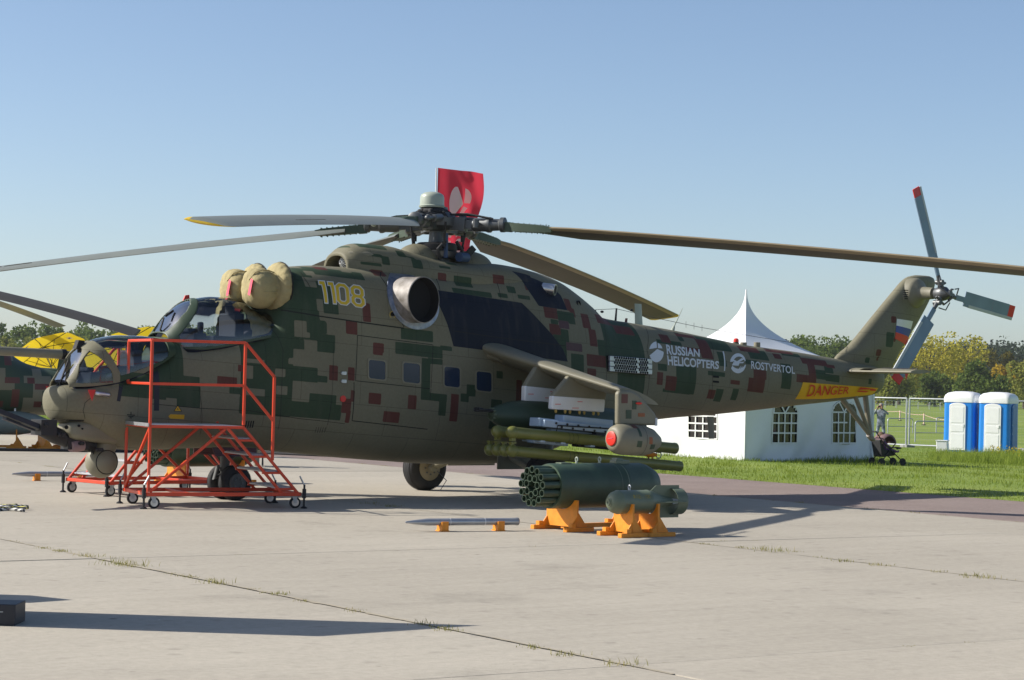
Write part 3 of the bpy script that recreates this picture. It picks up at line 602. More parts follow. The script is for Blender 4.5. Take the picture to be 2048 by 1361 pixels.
# ---- gearbox fairing with its cooling intake
gt = [_pchip(np.array([-1.76, -1.62, -1.44, -1.0, -.65, -.2, .3, .9, 1.4]), np.array(v)) for v in ([3.50, 3.60, 3.64, 3.635, 3.575, 3.50, 3.455, 3.475, 3.44], [.33, .38, .42, .47, .50, .53, .56, .56, .50])]
rings = []; gx_ = np.linspace(-1.76, 1.4, 160)
def gring(x, sc=1.0, n=110):
    zt, w = float(gt[0](x)), float(gt[1](x)); t = np.linspace(0, 2*np.pi, n, endpoint=False); c, s = np.cos(t), np.sin(t); e = 2.5; k = (np.abs(c)**e+np.abs(s)**e)**(-1/e)
    zc = 3.19; return [(x, w*sc*a*b, zc+(zt-zc)*sc*d*b) for a, b, d in zip(c, k, s)]
q = MB(); q.loft([gring(-1.52, .70)]+[gring(-1.70, .76), gring(-1.765, .84), gring(-1.775, .93)]+[gring(x) for x in gx_], caps=False)
gf = q.build('gearbox_fairing', M['camo'], heli, smooth=60); paint(gf)
q = MB(); q.prism([(p[0], p[1], p[2]) for p in gring(-1.50, .72, 40)], (.05, 0, 0)); q.build('intake_tunnel', M['recess_shade'], gf)
q = MB(); q.lathe((-1.54, 0, 3.36), (-1, 0, 0), [(0, .14), (.05, .13), (.12, .05), (.14, .01)], 24); fan = q.build('cooling_fan', M['dark'], gf)
q = MB()
for k in range(14):
    a = 2*math.pi*k/14; d = np.array((0, math.cos(a), math.sin(a))); q.bar(np.array((-1.69, 0, 3.36))+d*.02, np.array((-1.60, 0, 3.36))+d*.135, .012, .012)
q.build('fan_vane', M['white'], gf)
q = MB(); q.tube([(-1.72, -.14, 3.44), (-1.66, -.22, 3.46), (-1.45, -.32, 3.46), (-1.2, -.36, 3.44)], [.05, .06, .055, .02], 12); q.build('intake_cheek', M['tan'], gf)
for x, r, zt, c in ((-.36, .34, 3.70, 'tan'), (.58, .33, 3.645, 'tan')):
    q = MB(); rg = []
    for i in range(10):
        t = i/9*math.pi/2; rg.append([(x+r*math.cos(t)*math.cos(a)*(1.0 if math.cos(a) < 0 else 1.25), .30*math.cos(t)*math.sin(a), 3.40+(zt-3.40)*math.sin(t)) for a in np.linspace(0, 2*np.pi, 32, endpoint=False)])
    q.loft(rg); o = q.build('mast_fairing', M['camo'], heli, smooth=60); paint(o)
# ---- exhausts (port one seen, starboard mirrored)
for sgn in (-1, 1):
    q = MB(); n = 56; ex = -.99; ez = 2.835
    def ell(cx, cz, rx, rz, off):
        r = []
        for i in range(n):
            a = 2*math.pi*i/n; X = cx+rx*math.cos(a); Z = cz+rz*math.sin(a)-PS*rx*math.cos(a); r.append((X, sgn*(float(body_half(X, Z))+off), Z))
        return r
    q.loft([ell(ex+.05, ez, .44, .415, -.01), ell(ex+.05, ez, .44, .415, .016), ell(ex+.05, ez, .40, .38, .022), ell(ex+.03, ez, .375, .36, .022), ell(ex+.02, ez, .35, .345, .030), ell(ex, ez, .30, .30, .030), ell(ex, ez, .28, .28, -.03)], caps=False)
    q.build('exhaust_flange', M['flange'], heli, smooth=40)
    q = MB(); rg = []
    for t, r, dx in ((.66, .33, -.03), (.84, .325, -.015), (.92, .325, .0), (.985, .327, .015), (1.045, .33, .03), (1.05, .316, .03), (.99, .31, .02), (.91, .30, .0)):
        rg.append([(ex+dx+r*.90*math.cos(2*math.pi*i/n), sgn*(t-.03*math.cos(2*math.pi*i/n)), ez+r*math.sin(2*math.pi*i/n)) for i in range(n)])
    q.loft(rg[:6], caps=False); pipe = q.build('exhaust_pipe', M['hotpipe'], heli, smooth=50)
    q = MB(); q.loft(rg[5:], caps=False); q.prism([rg[-1][i] for i in range(n)], (0, -sgn*.02, 0)); q.build('exhaust_bore', M['recess_shade'], pipe, smooth=50)
q = MB(); q.lathe(pxskin(785, 630, .0, -.85), (0, -1, 0), [(0, .055), (.006, .055), (.006, .042), (-.02, .04)], 24, caps=False); q.build('drain_port', M['brass'], heli)
q = MB(); q.lathe(pxskin(785, 630, .002, -.85), (0, -1, 0), [(0, .042), (.001, .0)], 24); q.build('drain_bore', M['recess_shade'], heli)
# auxiliary power unit exhaust
ap = pxskin(1093, 578, -.02, -.6); d = np.array((.55, -.80, -.12)); q = MB(); q.lathe(ap-d*.06, d, [(0, .085), (.10, .085), (.20, .084), (.20, .074), (.05, .072)], 28, caps=False); aq = q.build('auxiliary_exhaust', M['steel'], heli)
q = MB(); q.lathe(ap-d*.06, d, [(.12, .073), (.121, .001)], 24); q.build('auxiliary_bore', M['recess_shade'], aq)
q = MB(); a2 = pxskin(1157, 608, .0, -.5); q.lathe(a2, (.3, -.9, .1), [(-.02, .05), (.012, .05), (.012, .035), (-.03, .03)], 20); q.build('cooling_vent', M['recess_shade'], heli)
# ---- chin, sensor ball and gun
q = MB(); rg = []
for x, zb, zt, w in ((-5.99, .93, 1.03, .15), (-5.95, .85, 1.05, .20), (-5.85, .815, 1.07, .22), (-5.7, .80, 1.08, .225), (-5.5, .78, 1.05, .22), (-5.3, .76, 1.0, .2)):
    t = np.linspace(0, 2*np.pi, 36, endpoint=False); c, s = np.cos(t), np.sin(t); k = (np.abs(c)**4+np.abs(s)**4)**-.25
    rg.append([(x, w*a*b-.10, (zb+zt)/2+(zt-zb)/2*e*b) for a, b, e in zip(c, k, s)])
q.loft(rg); ch = q.build('chin_fairing', M['tan'], heli, smooth=50)
for u, v, r in ((133, 855, .026), (158, 852, .018), (165, 858, .012)):
    p = atY(u, v, -.335); q = MB(); q.lathe(p, (0, -1, 0), [(-.01, r), (.006, r), (.007, .001)], 16); q.build('chin_port', M['recess_shade'], ch)
sc_ = atY(203, 924, -.05); q = MB(); q.sphere(sc_, (.215, .215, .215), 40, 26); ball = q.build('sensor_ball', M['tan'], heli, smooth=80)
q = MB(); q.tube([sc_+np.array((0, 0, .12)), sc_+np.array((.10, 0, .36))], [.15, .17], 24); q.build('ball_neck', M['tan'], ball)
q = MB(); rg = [sc_+np.array((.216*math.cos(a)*.72-.0, -.216*.70, .216*math.sin(a)*.72)) for a in np.linspace(0, 2*np.pi, 40)]
q.tube(rg, .006, 6); q.build('ball_seam', M['line'], ball)
for k, (u, v) in enumerate(((178, 902), (184, 903), (187, 906))):
    q = MB(); p = atY(u, v, -.2); q.box(p, (.012, .01, .04)); q.build('ball_slot', M['recess_shade'], ball)
q = MB(); gq = [atY(u, v, -.12) for u, v in ((188, 893), (150, 885), (112, 872), (85, 858))]
q.tube(gq, [.085, .10, .11, .10], 14); q.box(gq[3]+np.array((.02, 0, .02)), (.22, .30, .20)); q.box(gq[1]+np.array((0, 0, -.03)), (.30, .22, .12))
for k in range(9): q.lathe(gq[k % 4]+np.array((.03*(k % 3)-.03, -.14, .03*((k*5) % 4)-.04)), (0, -1, 0), [(0, .025), (.03, .025), (.035, .01)], 10)
gun = q.build('gun_turret', M['dark'], heli, smooth=40)
for dy in (-.055, .055):
    a_ = atY(82, 857, -.12+dy); b_ = a_+np.array((-1.62, -.06, .10)); b2 = atY(0, 825, -.12+dy); dirn = (b2-a_)/np.linalg.norm(b2-a_)
    q = MB(); q.lathe(a_, dirn, [(-.1, .04), (.25, .042), (.30, .032), (1.5, .026), (1.52, .034), (1.62, .034), (1.62, .015)], 16); q.build('gun_barrel', M['hubgrey'], gun)
q = MB(); a_ = atY(70, 852, -.12); q.bar(a_-dirn*.02, a_+dirn*.62, .21, .06); q.bar(a_+dirn*.02+np.array((0, 0, -.05)), a_+dirn*.45+np.array((0, 0, -.05)), .12, .05); q.build('feed_cover', M['navy'], gun)
q = MB(); p = atY(152, 892, -.18); q.tube([p+np.array((-.09, -.02, -.01)), p, p+np.array((.10, .0, .01))], [.07, .085, .075], 14); q.build('muzzle_sleeve', mat('dusty_pink_cloth', (.30, .20, .20), .9), gun)
# ---- air data boom with padded sleeve on the starboard windscreen frame
a_ = np.array((-5.66, .34, 1.93)); q = MB(); b_ = a_+np.array((-2.6, .10, .06)); q.tube([a_+np.array((.1, 0, 0)), a_+(b_-a_)*.05, a_+(b_-a_)*.055, a_+(b_-a_)*.10, b_], [.03, .055, .068, .062, .055], 18); db = q.build('air_data_boom', M['tan'], heli)
q = MB(); q.tube([a_+(b_-a_)*.04, a_+(b_-a_)*.065], [.071, .071], 18); q.build('boom_clamp', M['dark'], db)
# rear-view box above the windscreen, pennants, handle
q = MB(); p = atY(157, 689, .02); q.prism([p+np.array(v) for v in ((-.06, -.05, -.06), (.07, -.05, -.045), (.06, -.05, .05), (-.02, -.05, .055))], (0, .10, 0)); q.build('mirror_housing', M['black'], heli)
for u, v, Y in ((181, 789, -.44), (97, 782, .30), (372, 600, .2)):
    p = atY(u, v, Y); q = MB()
    if u == 372: q.prism([p+np.array(v_) for v_ in ((-.05, 0, -.03), (.06, 0, -.01), (.05, 0, .07), (-.01, 0, .06))], (0, .02, 0))
    else: q.prism([p+np.array(v_) for v_ in ((-.055, -.03, .06), (.055, -.03, .06), (.0, -.05, -.085))], (0, -.004, 0))
    q.build('warning_pennant', M['red'], heli)
p = pxskin(205, 789, .01, -.45); q = MB(); q.tube([p+np.array((-.085, 0, .01)), p+np.array((-.07, -.03, .008)), p+np.array((.07, -.03, -.006)), p+np.array((.085, 0, -.01))], .028, 12); q.build('grab_handle', M['steel'], heli)
for a_, b_ in (((124, 768), (142, 722)), ((118, 770), (134, 783)), ((324, 661), (333, 636))):
    pa = atY(*a_, -.02)-np.array((.04, .02, 0)); pb = atY(*b_, -.02)-np.array((.05, .02, 0)); q = MB(); q.bar(pa, pb, .022, .016); q.tube([pa, pa+np.array((.05, 0, -.02))], .014, 8); q.build('wiper', M['black'], heli)
pa, pb = atY(336, 633, -.02)-np.array((.05, .02, 0)), atY(352, 622, -.02)-np.array((.05, .02, 0)); q = MB(); q.bar(pa, pb, .02, .03); q.build('wiper', M['black'], heli)
# ---- fin, stabiliser, tail skid
FZ = np.array([1.85, 2.0, 2.22, 2.49, 3.0, 3.49, 3.66, 3.74, 3.775]); FL = np.array([8.72, 8.56, 8.50, 8.86, 9.43, 9.98, 10.18, 10.33, 10.50]); FT = np.array([9.68, 9.84, 10.00, 10.19, 10.63, 10.96, 11.02, 10.98, 10.86])
FTH = np.array([.07, .10, .17, .22, .21, .19, .17, .13, .05])
fL, fT, fH = _pchip(FZ, FL), _pchip(FZ, FT), _pchip(FZ, FTH)
def fin_half(X, Z):
    l_, t_, h_ = fL(Z), fT(Z), fH(Z); s = np.clip((np.asarray(X)-l_)/(t_-l_), 0, 1); return h_*np.clip(1.9*np.sqrt(s)*(1-s)**.75*.92+.06*(1-s), 0, 1)
rings = []
sp = np.concatenate([np.linspace(0, 1, 46)**1.7]); zz = np.linspace(1.85, 3.775, 110)
for z in zz:
    l_, t_ = float(fL(z)), float(fT(z)); X = l_+(t_-l_)*sp; h_ = fin_half(X, np.full_like(X, z)); h_[-1] = .008
    rings.append([(x, -h, z) for x, h in zip(X, h_)]+[(x, h, z) for x, h in zip(X[::-1], h_[::-1])])
q = MB(); q.loft(rings); fin = q.build('tail_fin', M['camo'], heli, smooth=70); paint(fin)
q = MB(); fo = np.array((10.36, -.05, 3.45)); ta = np.array((10.42, -.70, 3.43)); q.lathe(fo, ta-fo, [(-.1, .27), (.10, .265), (.16, .235), (.19, .15), (.26, .115), (.46, .10), (.47, .05)], 32); gb = q.build('tail_gearbox', M['tan'], fin, smooth=45)
for k in range(5):
    q = MB(); p = atY(1811, 581+k*4.2, -.24); q.box(p, (.12-.008*k, .03, .014)); q.build('gearbox_louvre', M['recess_shade'], gb)
# tail rotor
tr = MB(); ax = np.array((.06, -1, 0)); ax /= np.linalg.norm(ax); tr.lathe(ta+np.array((0, .14, 0)), ax, [(0, .10), (.06, .12), (.14, .13), (.20, .12), (.26, .07), (.32, .05)], 20)
TD = R(21.5)
for k in range(3):
    a = math.pi/2+TD+k*2*math.pi/3; d = np.array((math.cos(a), 0, math.sin(a))); e = np.array((-math.sin(a), 0, math.cos(a)))
    tr.tube([ta+d*.08, ta+d*.22, ta+d*.34], [.06, .045, .035], 12); tr.tube([ta+d*.16+e*.11+ax*.05, ta+d*.16-e*.11+ax*.02], .022, 8); tr.tube([ta+d*.16+e*.11+ax*.05, ta+ax*.22+e*.07], .014, 8)
    tr.lathe(ta+d*.21-ax*.07, ax, [(0, .045), (.14, .045)], 12); tr.tube([ta+d*.12+e*.10+ax*.16, ta+d*.26+e*.14+ax*.12, ta+d*.3+e*.03+ax*.06], .012, 8)
rot = tr.build('tail_rotor_hub', M['hubgrey'], heli, smooth=40)
for k in range(3):
    a = math.pi/2+TD+k*2*math.pi/3; d = np.array((math.cos(a), 0, math.sin(a))); e = np.array((-math.sin(a), 0, math.cos(a))); e2 = e*math.cos(R(9))+ax*math.sin(R(9)); nn = np.cross(d, e2)
    q = MB(); q.mi = 0
    def bl(r0, r1, c0, c1, th, mi):
        q.mi = mi; pts = []
        for r, cs in ((r0, 0), (r1, 1)):
            for cc_, tt in ((c0, th*.5), (c0, -th*.5), (c1, -th*.5), (c1, th*.5)): pts.append(ta+d*r+e2*cc_+nn*tt)
        q.add(pts, [(0, 1, 2, 3), (7, 6, 5, 4), (0, 4, 5, 1), (1, 5, 6, 2), (2, 6, 7, 3), (3, 7, 4, 0)])
    bl(.34, .58, -.045, .05, .03, 0); bl(.58, 1.79, -.060, .155, .022, 0); bl(.72, 1.93, -.115, -.062, .030, 1); bl(1.79, 1.945, -.060, .15, .0215, 2); bl(.58, .72, -.11, -.062, .024, 0); bl(1.34, 1.346, -.059, .154, .0232, 2)
    o = q.build('tail_rotor_blade', [M['tr_blue'], M['tr_grey'], M['red']], rot, smooth=0); bevel(o, .004, 1)
# stabiliser halves
for sgn in (-1, 1):
    q = MB(); rg = []
    for t in np.linspace(0, 1, 8):
        y = .20+1.44*t; x0 = 8.50+.08*t; c = .92-.42*t; z = 2.03+.0*t; th = .085-.03*t; r = []
        for s in list(np.linspace(0, 1, 16)**1.6)+list(np.linspace(1, 0, 16)**1.6)[1:-1]: r.append((s, 1))
        up = [(x0+c*s, sgn*y, z-PS*c*s+.10*c*s+th*(1.5*math.sqrt(s)*(1-s)**.8)) for s in np.linspace(0, 1, 16)**1.6]; lo = [(x0+c*s, sgn*y, z-PS*c*s+.10*c*s-th*(1.1*math.sqrt(s)*(1-s)**.8)-.004) for s in (np.linspace(0, 1, 16)**1.6)[::-1]]
        rg.append(up+lo)
    q.loft(rg); o = q.build('stabiliser', M['tan'], heli, smooth=50)
    q = MB(); q.bar((9.05, sgn*.6, 2.10), (8.85, sgn*1.55, 2.09), .025, .012); q.build('trim_strip', M['black'], o)
    if sgn < 0:
        q = MB(); q.box((8.72, sgn*.62, 2.085), (.40, .26, .004), None); g_ = q.build('camouflage_block', M['green'], o)
        q = MB(); q.prism([(9.20, -.95, 2.06), (9.32, -.95, 2.06), (9.24, -.95, 1.90)], (0, -.004, 0)); q.build('warning_pennant', M['red'], o)
fs = [atY(u, v, Y) for u, v, Y in ((1680, 800, -.02), (1707, 792, -.12), (1729, 787, .0))]; ft = atY(1741, 872, -.02)
q = MB(); q.tube([fs[0]+np.array((0, 0, .06)), ft], [.046, .040], 14); q.tube([fs[1]+np.array((0, 0, .06)), ft], [.040, .036], 14); q.tube([fs[2]+np.array((0, 0, .06)), fs[2]+(ft-fs[2])*.5, ft], [.050, .048, .042], 14); skid = q.build('tail_skid', M['tan'], heli)
q = MB(); q.tube([ft+np.array((-.05, 0, .02)), ft+np.array((.03, 0, -.05)), ft+np.array((.10, 0, -.07))], [.05, .05, .025], 12); q.build('skid_shoe', M['hotpipe'], skid)
# ---- main rotor
HUB = np.array((0., 0., 4.03)); RR = 8.65
BAZ = [-56.67, 23.81, 75.73, 139.55, 216.21]; BDR = [.66, 1.065, .87, 1.17, .65]
q = MB(); q.lathe((0, 0, 3.40), (0, 0, 1), [(0, .20), (.10, .19), (.12, .30), (.20, .32), (.22, .28), (.24, .13), (.50, .11), (.52, .22), (.58, .30), (.70, .31), (.76, .24), (.80, .16), (.86, .15)], 32)
mast = q.build('rotor_hub', M['hubgrey'], heli, smooth=35)
q = MB(); q.lathe((-.10, 0, 4.245), (0, 0, 1), [(0, .15), (.0, .185), (.025, .195), (.04, .18), (.15, .178), (.19, .165), (.22, .12), (.235, .05), (.238, .001)], 36); q.build('hub_dome', M['domegrey'], mast, smooth=40)
q = MB(); q.lathe((-.08, 0, 4.13), (0, 0, 1), [(0, .13), (.02, .21), (.06, .22), (.10, .19), (.12, .15)], 28)
for k in range(8):
    a = k*math.pi/4; q.sphere((-.08+.19*math.cos(a), .19*math.sin(a), 4.18), .05, 10, 8); q.tube([(-.08+.17*math.cos(a), .17*math.sin(a), 4.22), (-.08+.26*math.cos(a), .26*math.sin(a), 4.17), (-.08+.30*math.cos(a+.2), .30*math.sin(a+.2), 4.09)], .018, 8)
q.build('hub_collar', M['black'], mast, smooth=40)
q = MB(); q.lathe((0, 0, 3.60), (0, 0, 1), [(0, .26), (.02, .30), (.10, .31), (.13, .27)], 28)                 # swashplate
for k in range(5):
    a = R(BAZ[k]+34); p = np.array((.31*math.cos(a), .31*math.sin(a), 3.66)); q.tube([p, p+np.array((.10*math.cos(a), .10*math.sin(a), .02))], .03, 10)
    t = p+np.array((.08*math.cos(a), .08*math.sin(a), 0)); q.tube([t, t+np.array((.06*math.cos(a), .06*math.sin(a), .36))], .018, 10); q.tube([t+np.array((0, 0, .10)), t+np.array((0, 0, .2))], .028, 10)
for s in (-1, 1): q.tube([(.15*s, -.30, 3.46), (.22*s, -.34, 3.62), (.10*s, -.36, 3.74)], .028, 10); q.bar((.30, -.28*s, 3.50), (.46, -.30*s, 3.68), .05, .09)
q.build('swashplate', M['dark'], mast, smooth=40)
blue = mat('hydraulic_blue', (.03, .06, .13), .5)
q = MB(); q.tube([(.30, -.35, 3.52), (.12, -.40, 3.52)], .07, 14); q.tube([(-.05, -.30, 3.50), (-.05, -.30, 3.86)], .035, 10); q.build('hydraulic_unit', blue, mast)
def bladept(a, dr, r): return HUB+np.array((r*math.cos(a), r*math.sin(a), -dr*(.72*(r/RR)+.28*(r/RR)**2)))
for k in range(5):
    a = R(BAZ[k]); dr = BDR[k]; d = np.array((math.cos(a), math.sin(a), 0)); e = np.array((math.sin(a), -math.cos(a), 0)); z = np.array((0, 0, 1.))   # e points to the leading edge
    q = MB(); f = lambda r, c=0, h=0: bladept(a, dr, r)+e*c+z*h
    q.bar(f(.22, 0, .0), f(.46), .16, .20); q.lathe(f(.40, 0, -.12), z, [(0, .05), (.02, .065), (.22, .065), (.24, .05)], 14); q.bar(f(.40), f(.62), .11, .13)
    q.lathe(f(.56), d, [(0, .085), (.04, .10), (.20, .10), (.24, .115), (.28, .115), (.30, .09), (.42, .085), (.44, .11), (.50, .11), (.52, .07)], 20)
    q.bar(f(.60, .04, .02), f(.72, .26, .02), .06, .07); q.lathe(f(.70, .27, -.05), z, [(0, .04), (.12, .04)], 10)
    arm = q.build('hub_arm', M['hubgrey'], mast, smooth=40)
    q = MB(); s0 = f(.34, -.16, .07); s1 = f(.92, -.15, .05); q.tube([s0, s0+(s1-s0)*.55, s0+(s1-s0)*.56, s1], [.055, .055, .024, .024], 14); q.sphere(s1, .045, 10, 8); q.sphere(s0, .05, 10, 8); q.build('lag_damper', M['domegrey'] if k == 3 else M['hubgrey'], arm)
    q = MB(); q.tube([f(.16, .08, .12), f(.5, .10, .15), f(.9, .08, .10)], .016, 8); q.tube([f(.2, -.06, .13), f(.6, -.09, .14), f(1.05, -.04, .06)], .012, 8); q.build('de_icing_cable', M['black'], arm)
    q = MB()
    q.bar(f(1.04), f(1.16), .12, .14)
    q.loft([[f(r, c, h) for c, h in ((wd, -hh), (wd, hh), (-wd, hh), (-wd, -hh))] for r, wd, hh in ((1.12, .05, .05), (1.22, .085, .062), (1.70, .105, .050), (1.80, .10, .036))])
    for r in np.arange(1.2, 1.72, .085):
        for h in (.066, -.066): q.lathe(f(r, .06, h*.95-(.0 if h > 0 else .0)), z*np.sign(h), [(-.01, .011), (.006, .010)], 8); q.lathe(f(r, -.06, h*.95), z*np.sign(h), [(-.01, .011), (.006, .010)], 8)
    cuff = q.build('blade_cuff', M['green'], arm, smooth=40)
    # blade: upper skin, lower skin, leading edge strip, yellow tip
    q = MB(); rs = np.concatenate([np.linspace(1.35, 1.95, 6), np.linspace(2.1, 8.4, 44), [8.50, 8.56, 8.60, 8.64, 8.655]]); S = np.concatenate([np.linspace(0, 1, 13)**1.8])
    rings = []
    for r in rs:
        c = .58*np.clip((r-1.35)/.75*.62+.38, .38, 1); tip = max(0, (r-8.56)/.10); tw = R(12.0-3.5*(r/RR)); th = .068*(1-tip*.75)
        cut = .18*tip*tip; ec = e*math.cos(tw)+z*math.sin(tw); nz = -e*math.sin(tw)+z*math.cos(tw); ring = []
        for s in S: ring.append(f(r)+ec*(.25*c*(1-cut)-c*(1-cut)*s)+nz*th*(1.55*math.sqrt(s)*(1-s)**.85))
        for s in S[::-1][:-1]: ring.append(f(r)+ec*(.25*c*(1-cut)-c*(1-cut)*s)-nz*(th*(1.15*math.sqrt(s)*(1-s)**.85)+(.004 if s == 1 else 0)))
        rings.append(ring)
    n = len(rings[0]); nS = len(S)
    q.v = [tuple(p) for rg in rings for p in rg]
    for i in range(len(rings)-1):
        for j in range(n):
            q.f.append((i*n+j, i*n+(j+1) % n, (i+1)*n+(j+1) % n, (i+1)*n+j))
            edge_ = j < 3 or j > n-5
            q.m.append(3 if (rs[i] > 8.47 and not (4 <= j < nS-1)) else (0 if j < nS-1 and not j < 2 else (2 if edge_ else 1)))
    q.f += [tuple(range(n))[::-1], tuple((len(rings)-1)*n+j for j in range(n))]; q.m += [1, 3]
    o = q.build('rotor_blade', [M['blade_top'], M['blade_low'], M['blade_edge'], M['yellow']], mast, smooth=50)
    q = MB()
    for r in (5.9, 6.35): q.bar(f(r, -.46, -.012-.46*math.sin(R(3))*.0), f(r+.40, -.46, -.012), .05, .006)
    q.build('trim_tab', M['blade_low'], o)
# ---- stub wings
def wing(sgn):
    q = MB(); rg = []
    for t in np.linspace(0, 1, 14):
        y = .70+2.52*t; le = np.array((.22+.62*t, 2.215-.60*t+.02)); c = 1.55-.80*t; inc = R(15); th = .17-.02*t; up = []; lo = []
        for s in np.linspace(0, 1, 20)**1.7:
            yt = 1.55*math.sqrt(s)*(1-s)**.8; cx = np.array((math.cos(inc), -math.sin(inc)))*c*s; nv = np.array((math.sin(inc), math.cos(inc)))
            a_ = le+cx+nv*th*c*yt*.95; b_ = le+cx-nv*(th*c*yt*.75+.004); up.append((a_[0], sgn*y, a_[1])); lo.append((b_[0], sgn*y, b_[1]))
        rg.append(up+lo[::-1][:-1])
    q.loft(rg); w = q.build('stub_wing', M['tan'], heli, smooth=60)
    q = MB(); rr = []                                             # root fairing
    for t in np.linspace(0, 1, 9):
        y = .66+.36*t; s = 1-.45*t; rr.append([(.62+(1.05*s*math.cos(a) if math.cos(a) > 0 else (.36-.14*t)*math.cos(a)), sgn*(y+.02*math.sin(a)), 2.13-.07*t+(.125-.045*t)*math.sin(a)-.20*max(0, math.cos(a))) for a in np.linspace(0, 2*np.pi, 36, endpoint=False)])
    q.loft(rr); q.build('root_fairing', M['tan'], w, smooth=60)
    for y, px4 in ((1.75, ((1083, 718), (1047, 770), (1046, 803), (1120, 810))), (2.32, ((1127, 748), (1102, 790), (1100, 818), (1233, 826)))):
        A_, B_, C_, D_ = [atY(u, v, -y)[[0, 2]] for u, v in px4]; xe = 1.30; lez = 2.235-.2381*(y-.70); lex = .22+.246*(y-.70); zl = lambda x: lez-.268*(x-lex)-.03
        sl_ = (D_[1]-C_[1])/(D_[0]-C_[0]); poly = [(lex+.06, zl(lex)+.03), (B_[0], B_[1]), (C_[0], C_[1]), (xe, C_[1]+sl_*(xe-C_[0])), (xe+.06, zl(xe+.06))]
        zs = B_[1]
        q = MB(); q.prism([(x, sgn*y-.045, z) for x, z in poly], (0, .09, 0)); py = bevel(q.build('pylon', M['tan'], w, smooth=35), .025, 3)
        sh = [(B_[0], B_[1]-.01), (C_[0], C_[1]), (xe, C_[1]+sl_*(xe-C_[0])), (xe+.01, B_[1]-.01+sl_*(xe-C_[0]))]
        q = MB(); q.prism([(x-(.005 if i < 2 else -.005), sgn*y-.050, z-(.004 if i in (1, 2) else 0)) for i, (x, z) in enumerate(sh)], (0, .10, 0)); pw = bevel(q.build('pylon_shoe', M['white'], py, smooth=35), .02, 2)
        q = MB()
        for k in range(7): q.lathe((C_[0]+.12+.13*k, sgn*y+(-.03 if k % 2 else .02), C_[1]-.005+sl_*(.12+.13*k)), (0, 0, -1), [(0, .018), (.03, .02), (.05, .012)], 8)
        q.build('release_lug', M['brass'], pw)['kind'] = 'stuff'
        for k, (dx, dz, ww) in enumerate(((.50, -.06, .09), (.42, -.15, .12), (.10, -.10, .10))):
            q = MB(); q.box((C_[0]+dx, sgn*y-.052, zs+dz-.03), (ww, .004, .008)); q.build('stencil', M['red'], pw)
    # endplate and tip pod
    q = MB(); ep = [(.755, 1.60), (.80, 1.625), (.99, 1.628), (1.12, 1.585), (1.28, 1.46), (1.44, 1.325), (1.485, 1.26), (1.49, 1.15), (.765, 1.15)]
    q.prism([(x, sgn*3.20, z) for x, z in ep], (0, sgn*.10, 0)); en = bevel(q.build('endplate', M['tan'], w, smooth=35), .035, 3)
    yo = sgn*3.303
    for mt, x, z, ww, hh in (('red_brown', .865, 1.515, .11, .125), ('green', 1.045, 1.43, .075, .12), ('green', .945, 1.30, .10, .12), ('orange_block', 1.18, 1.295, .12, .05), ('red_brown', 1.06, 1.16, .12, .01)):
        if mt == 'orange_block': mt_ = M.setdefault('orange_block', mat('rust_block', (.28, .09, .03), .55))
        else: mt_ = M[mt]
        q = MB(); q.box((x, yo-.0*sgn, z), (ww, .006, hh)); q.build('camouflage_block', mt_, en, smooth=0)
    q = MB(); q.sphere((1.12, yo+sgn*.01, 1.455), (.06, .02, .018), 12, 8); q.build('navigation_light', M['redplug'], en)
    q = MB(); q.box((1.455, yo, 1.20), (.035, .02, .11)); q.build('static_plate', M['decal_white'], en)
    pa = np.array((.66, sgn*3.29, .965)); pdx = np.array((1, 0, -.05)); q = MB(); q.lathe(pa, pdx, [(0, .12), (.006, .145), (.04, .18), (.10, .205), (.18, .215), (.56, .212), (.70, .175), (.84, .09), (.88, .03)], 44); pod = q.build('tip_pod', M['tan'], w, smooth=45)
    q = MB(); q.lathe(pa, -pdx/np.linalg.norm(pdx), [(-.01, .098), (.02, .098), (.024, .09), (.024, .001)], 28); plug = q.build('nose_plug', M['redplug'], pod)
    q = MB(); q.bar(pa+np.array((-.027, -.05, .01)), pa+np.array((-.027, .05, .0)), .008, .012); q.build('plug_tab', M['pink'], plug)
    q = MB(); q.lathe(pa, pdx, [(.46, .2165), (.465, .2165)], 44, caps=False); q.build('pod_seam', M['line'], pod)
    for mt, s, ang, ds, da in (('red_brown', .26, 62, .10, 14), ('green', .32, 36, .05, 22), ('green', .60, 62, .10, 10), ('orange_block', .50, 2, .06, 13), ('green', .53, -22, .10, 10), ('green', .28, -14, .09, 12)):
        q = MB(); r_ = []
        for ss in np.linspace(s, s+ds, 5):
            rad = float(np.interp(ss, [0, .04, .1, .18, .56, .7, .84], [.145, .18, .205, .215, .212, .175, .09]))*1.006+.001
            r_.append([pa+pdx*ss+np.array((0, sgn*rad*math.cos(R(b)), rad*math.sin(R(b)))) for b in np.linspace(ang-da, ang+da, 6)])
        q.loft(r_, closed=False, caps=False); q.build('camouflage_block', M[mt], pod, fix=False)
    return w
wing(-1); wing(1)
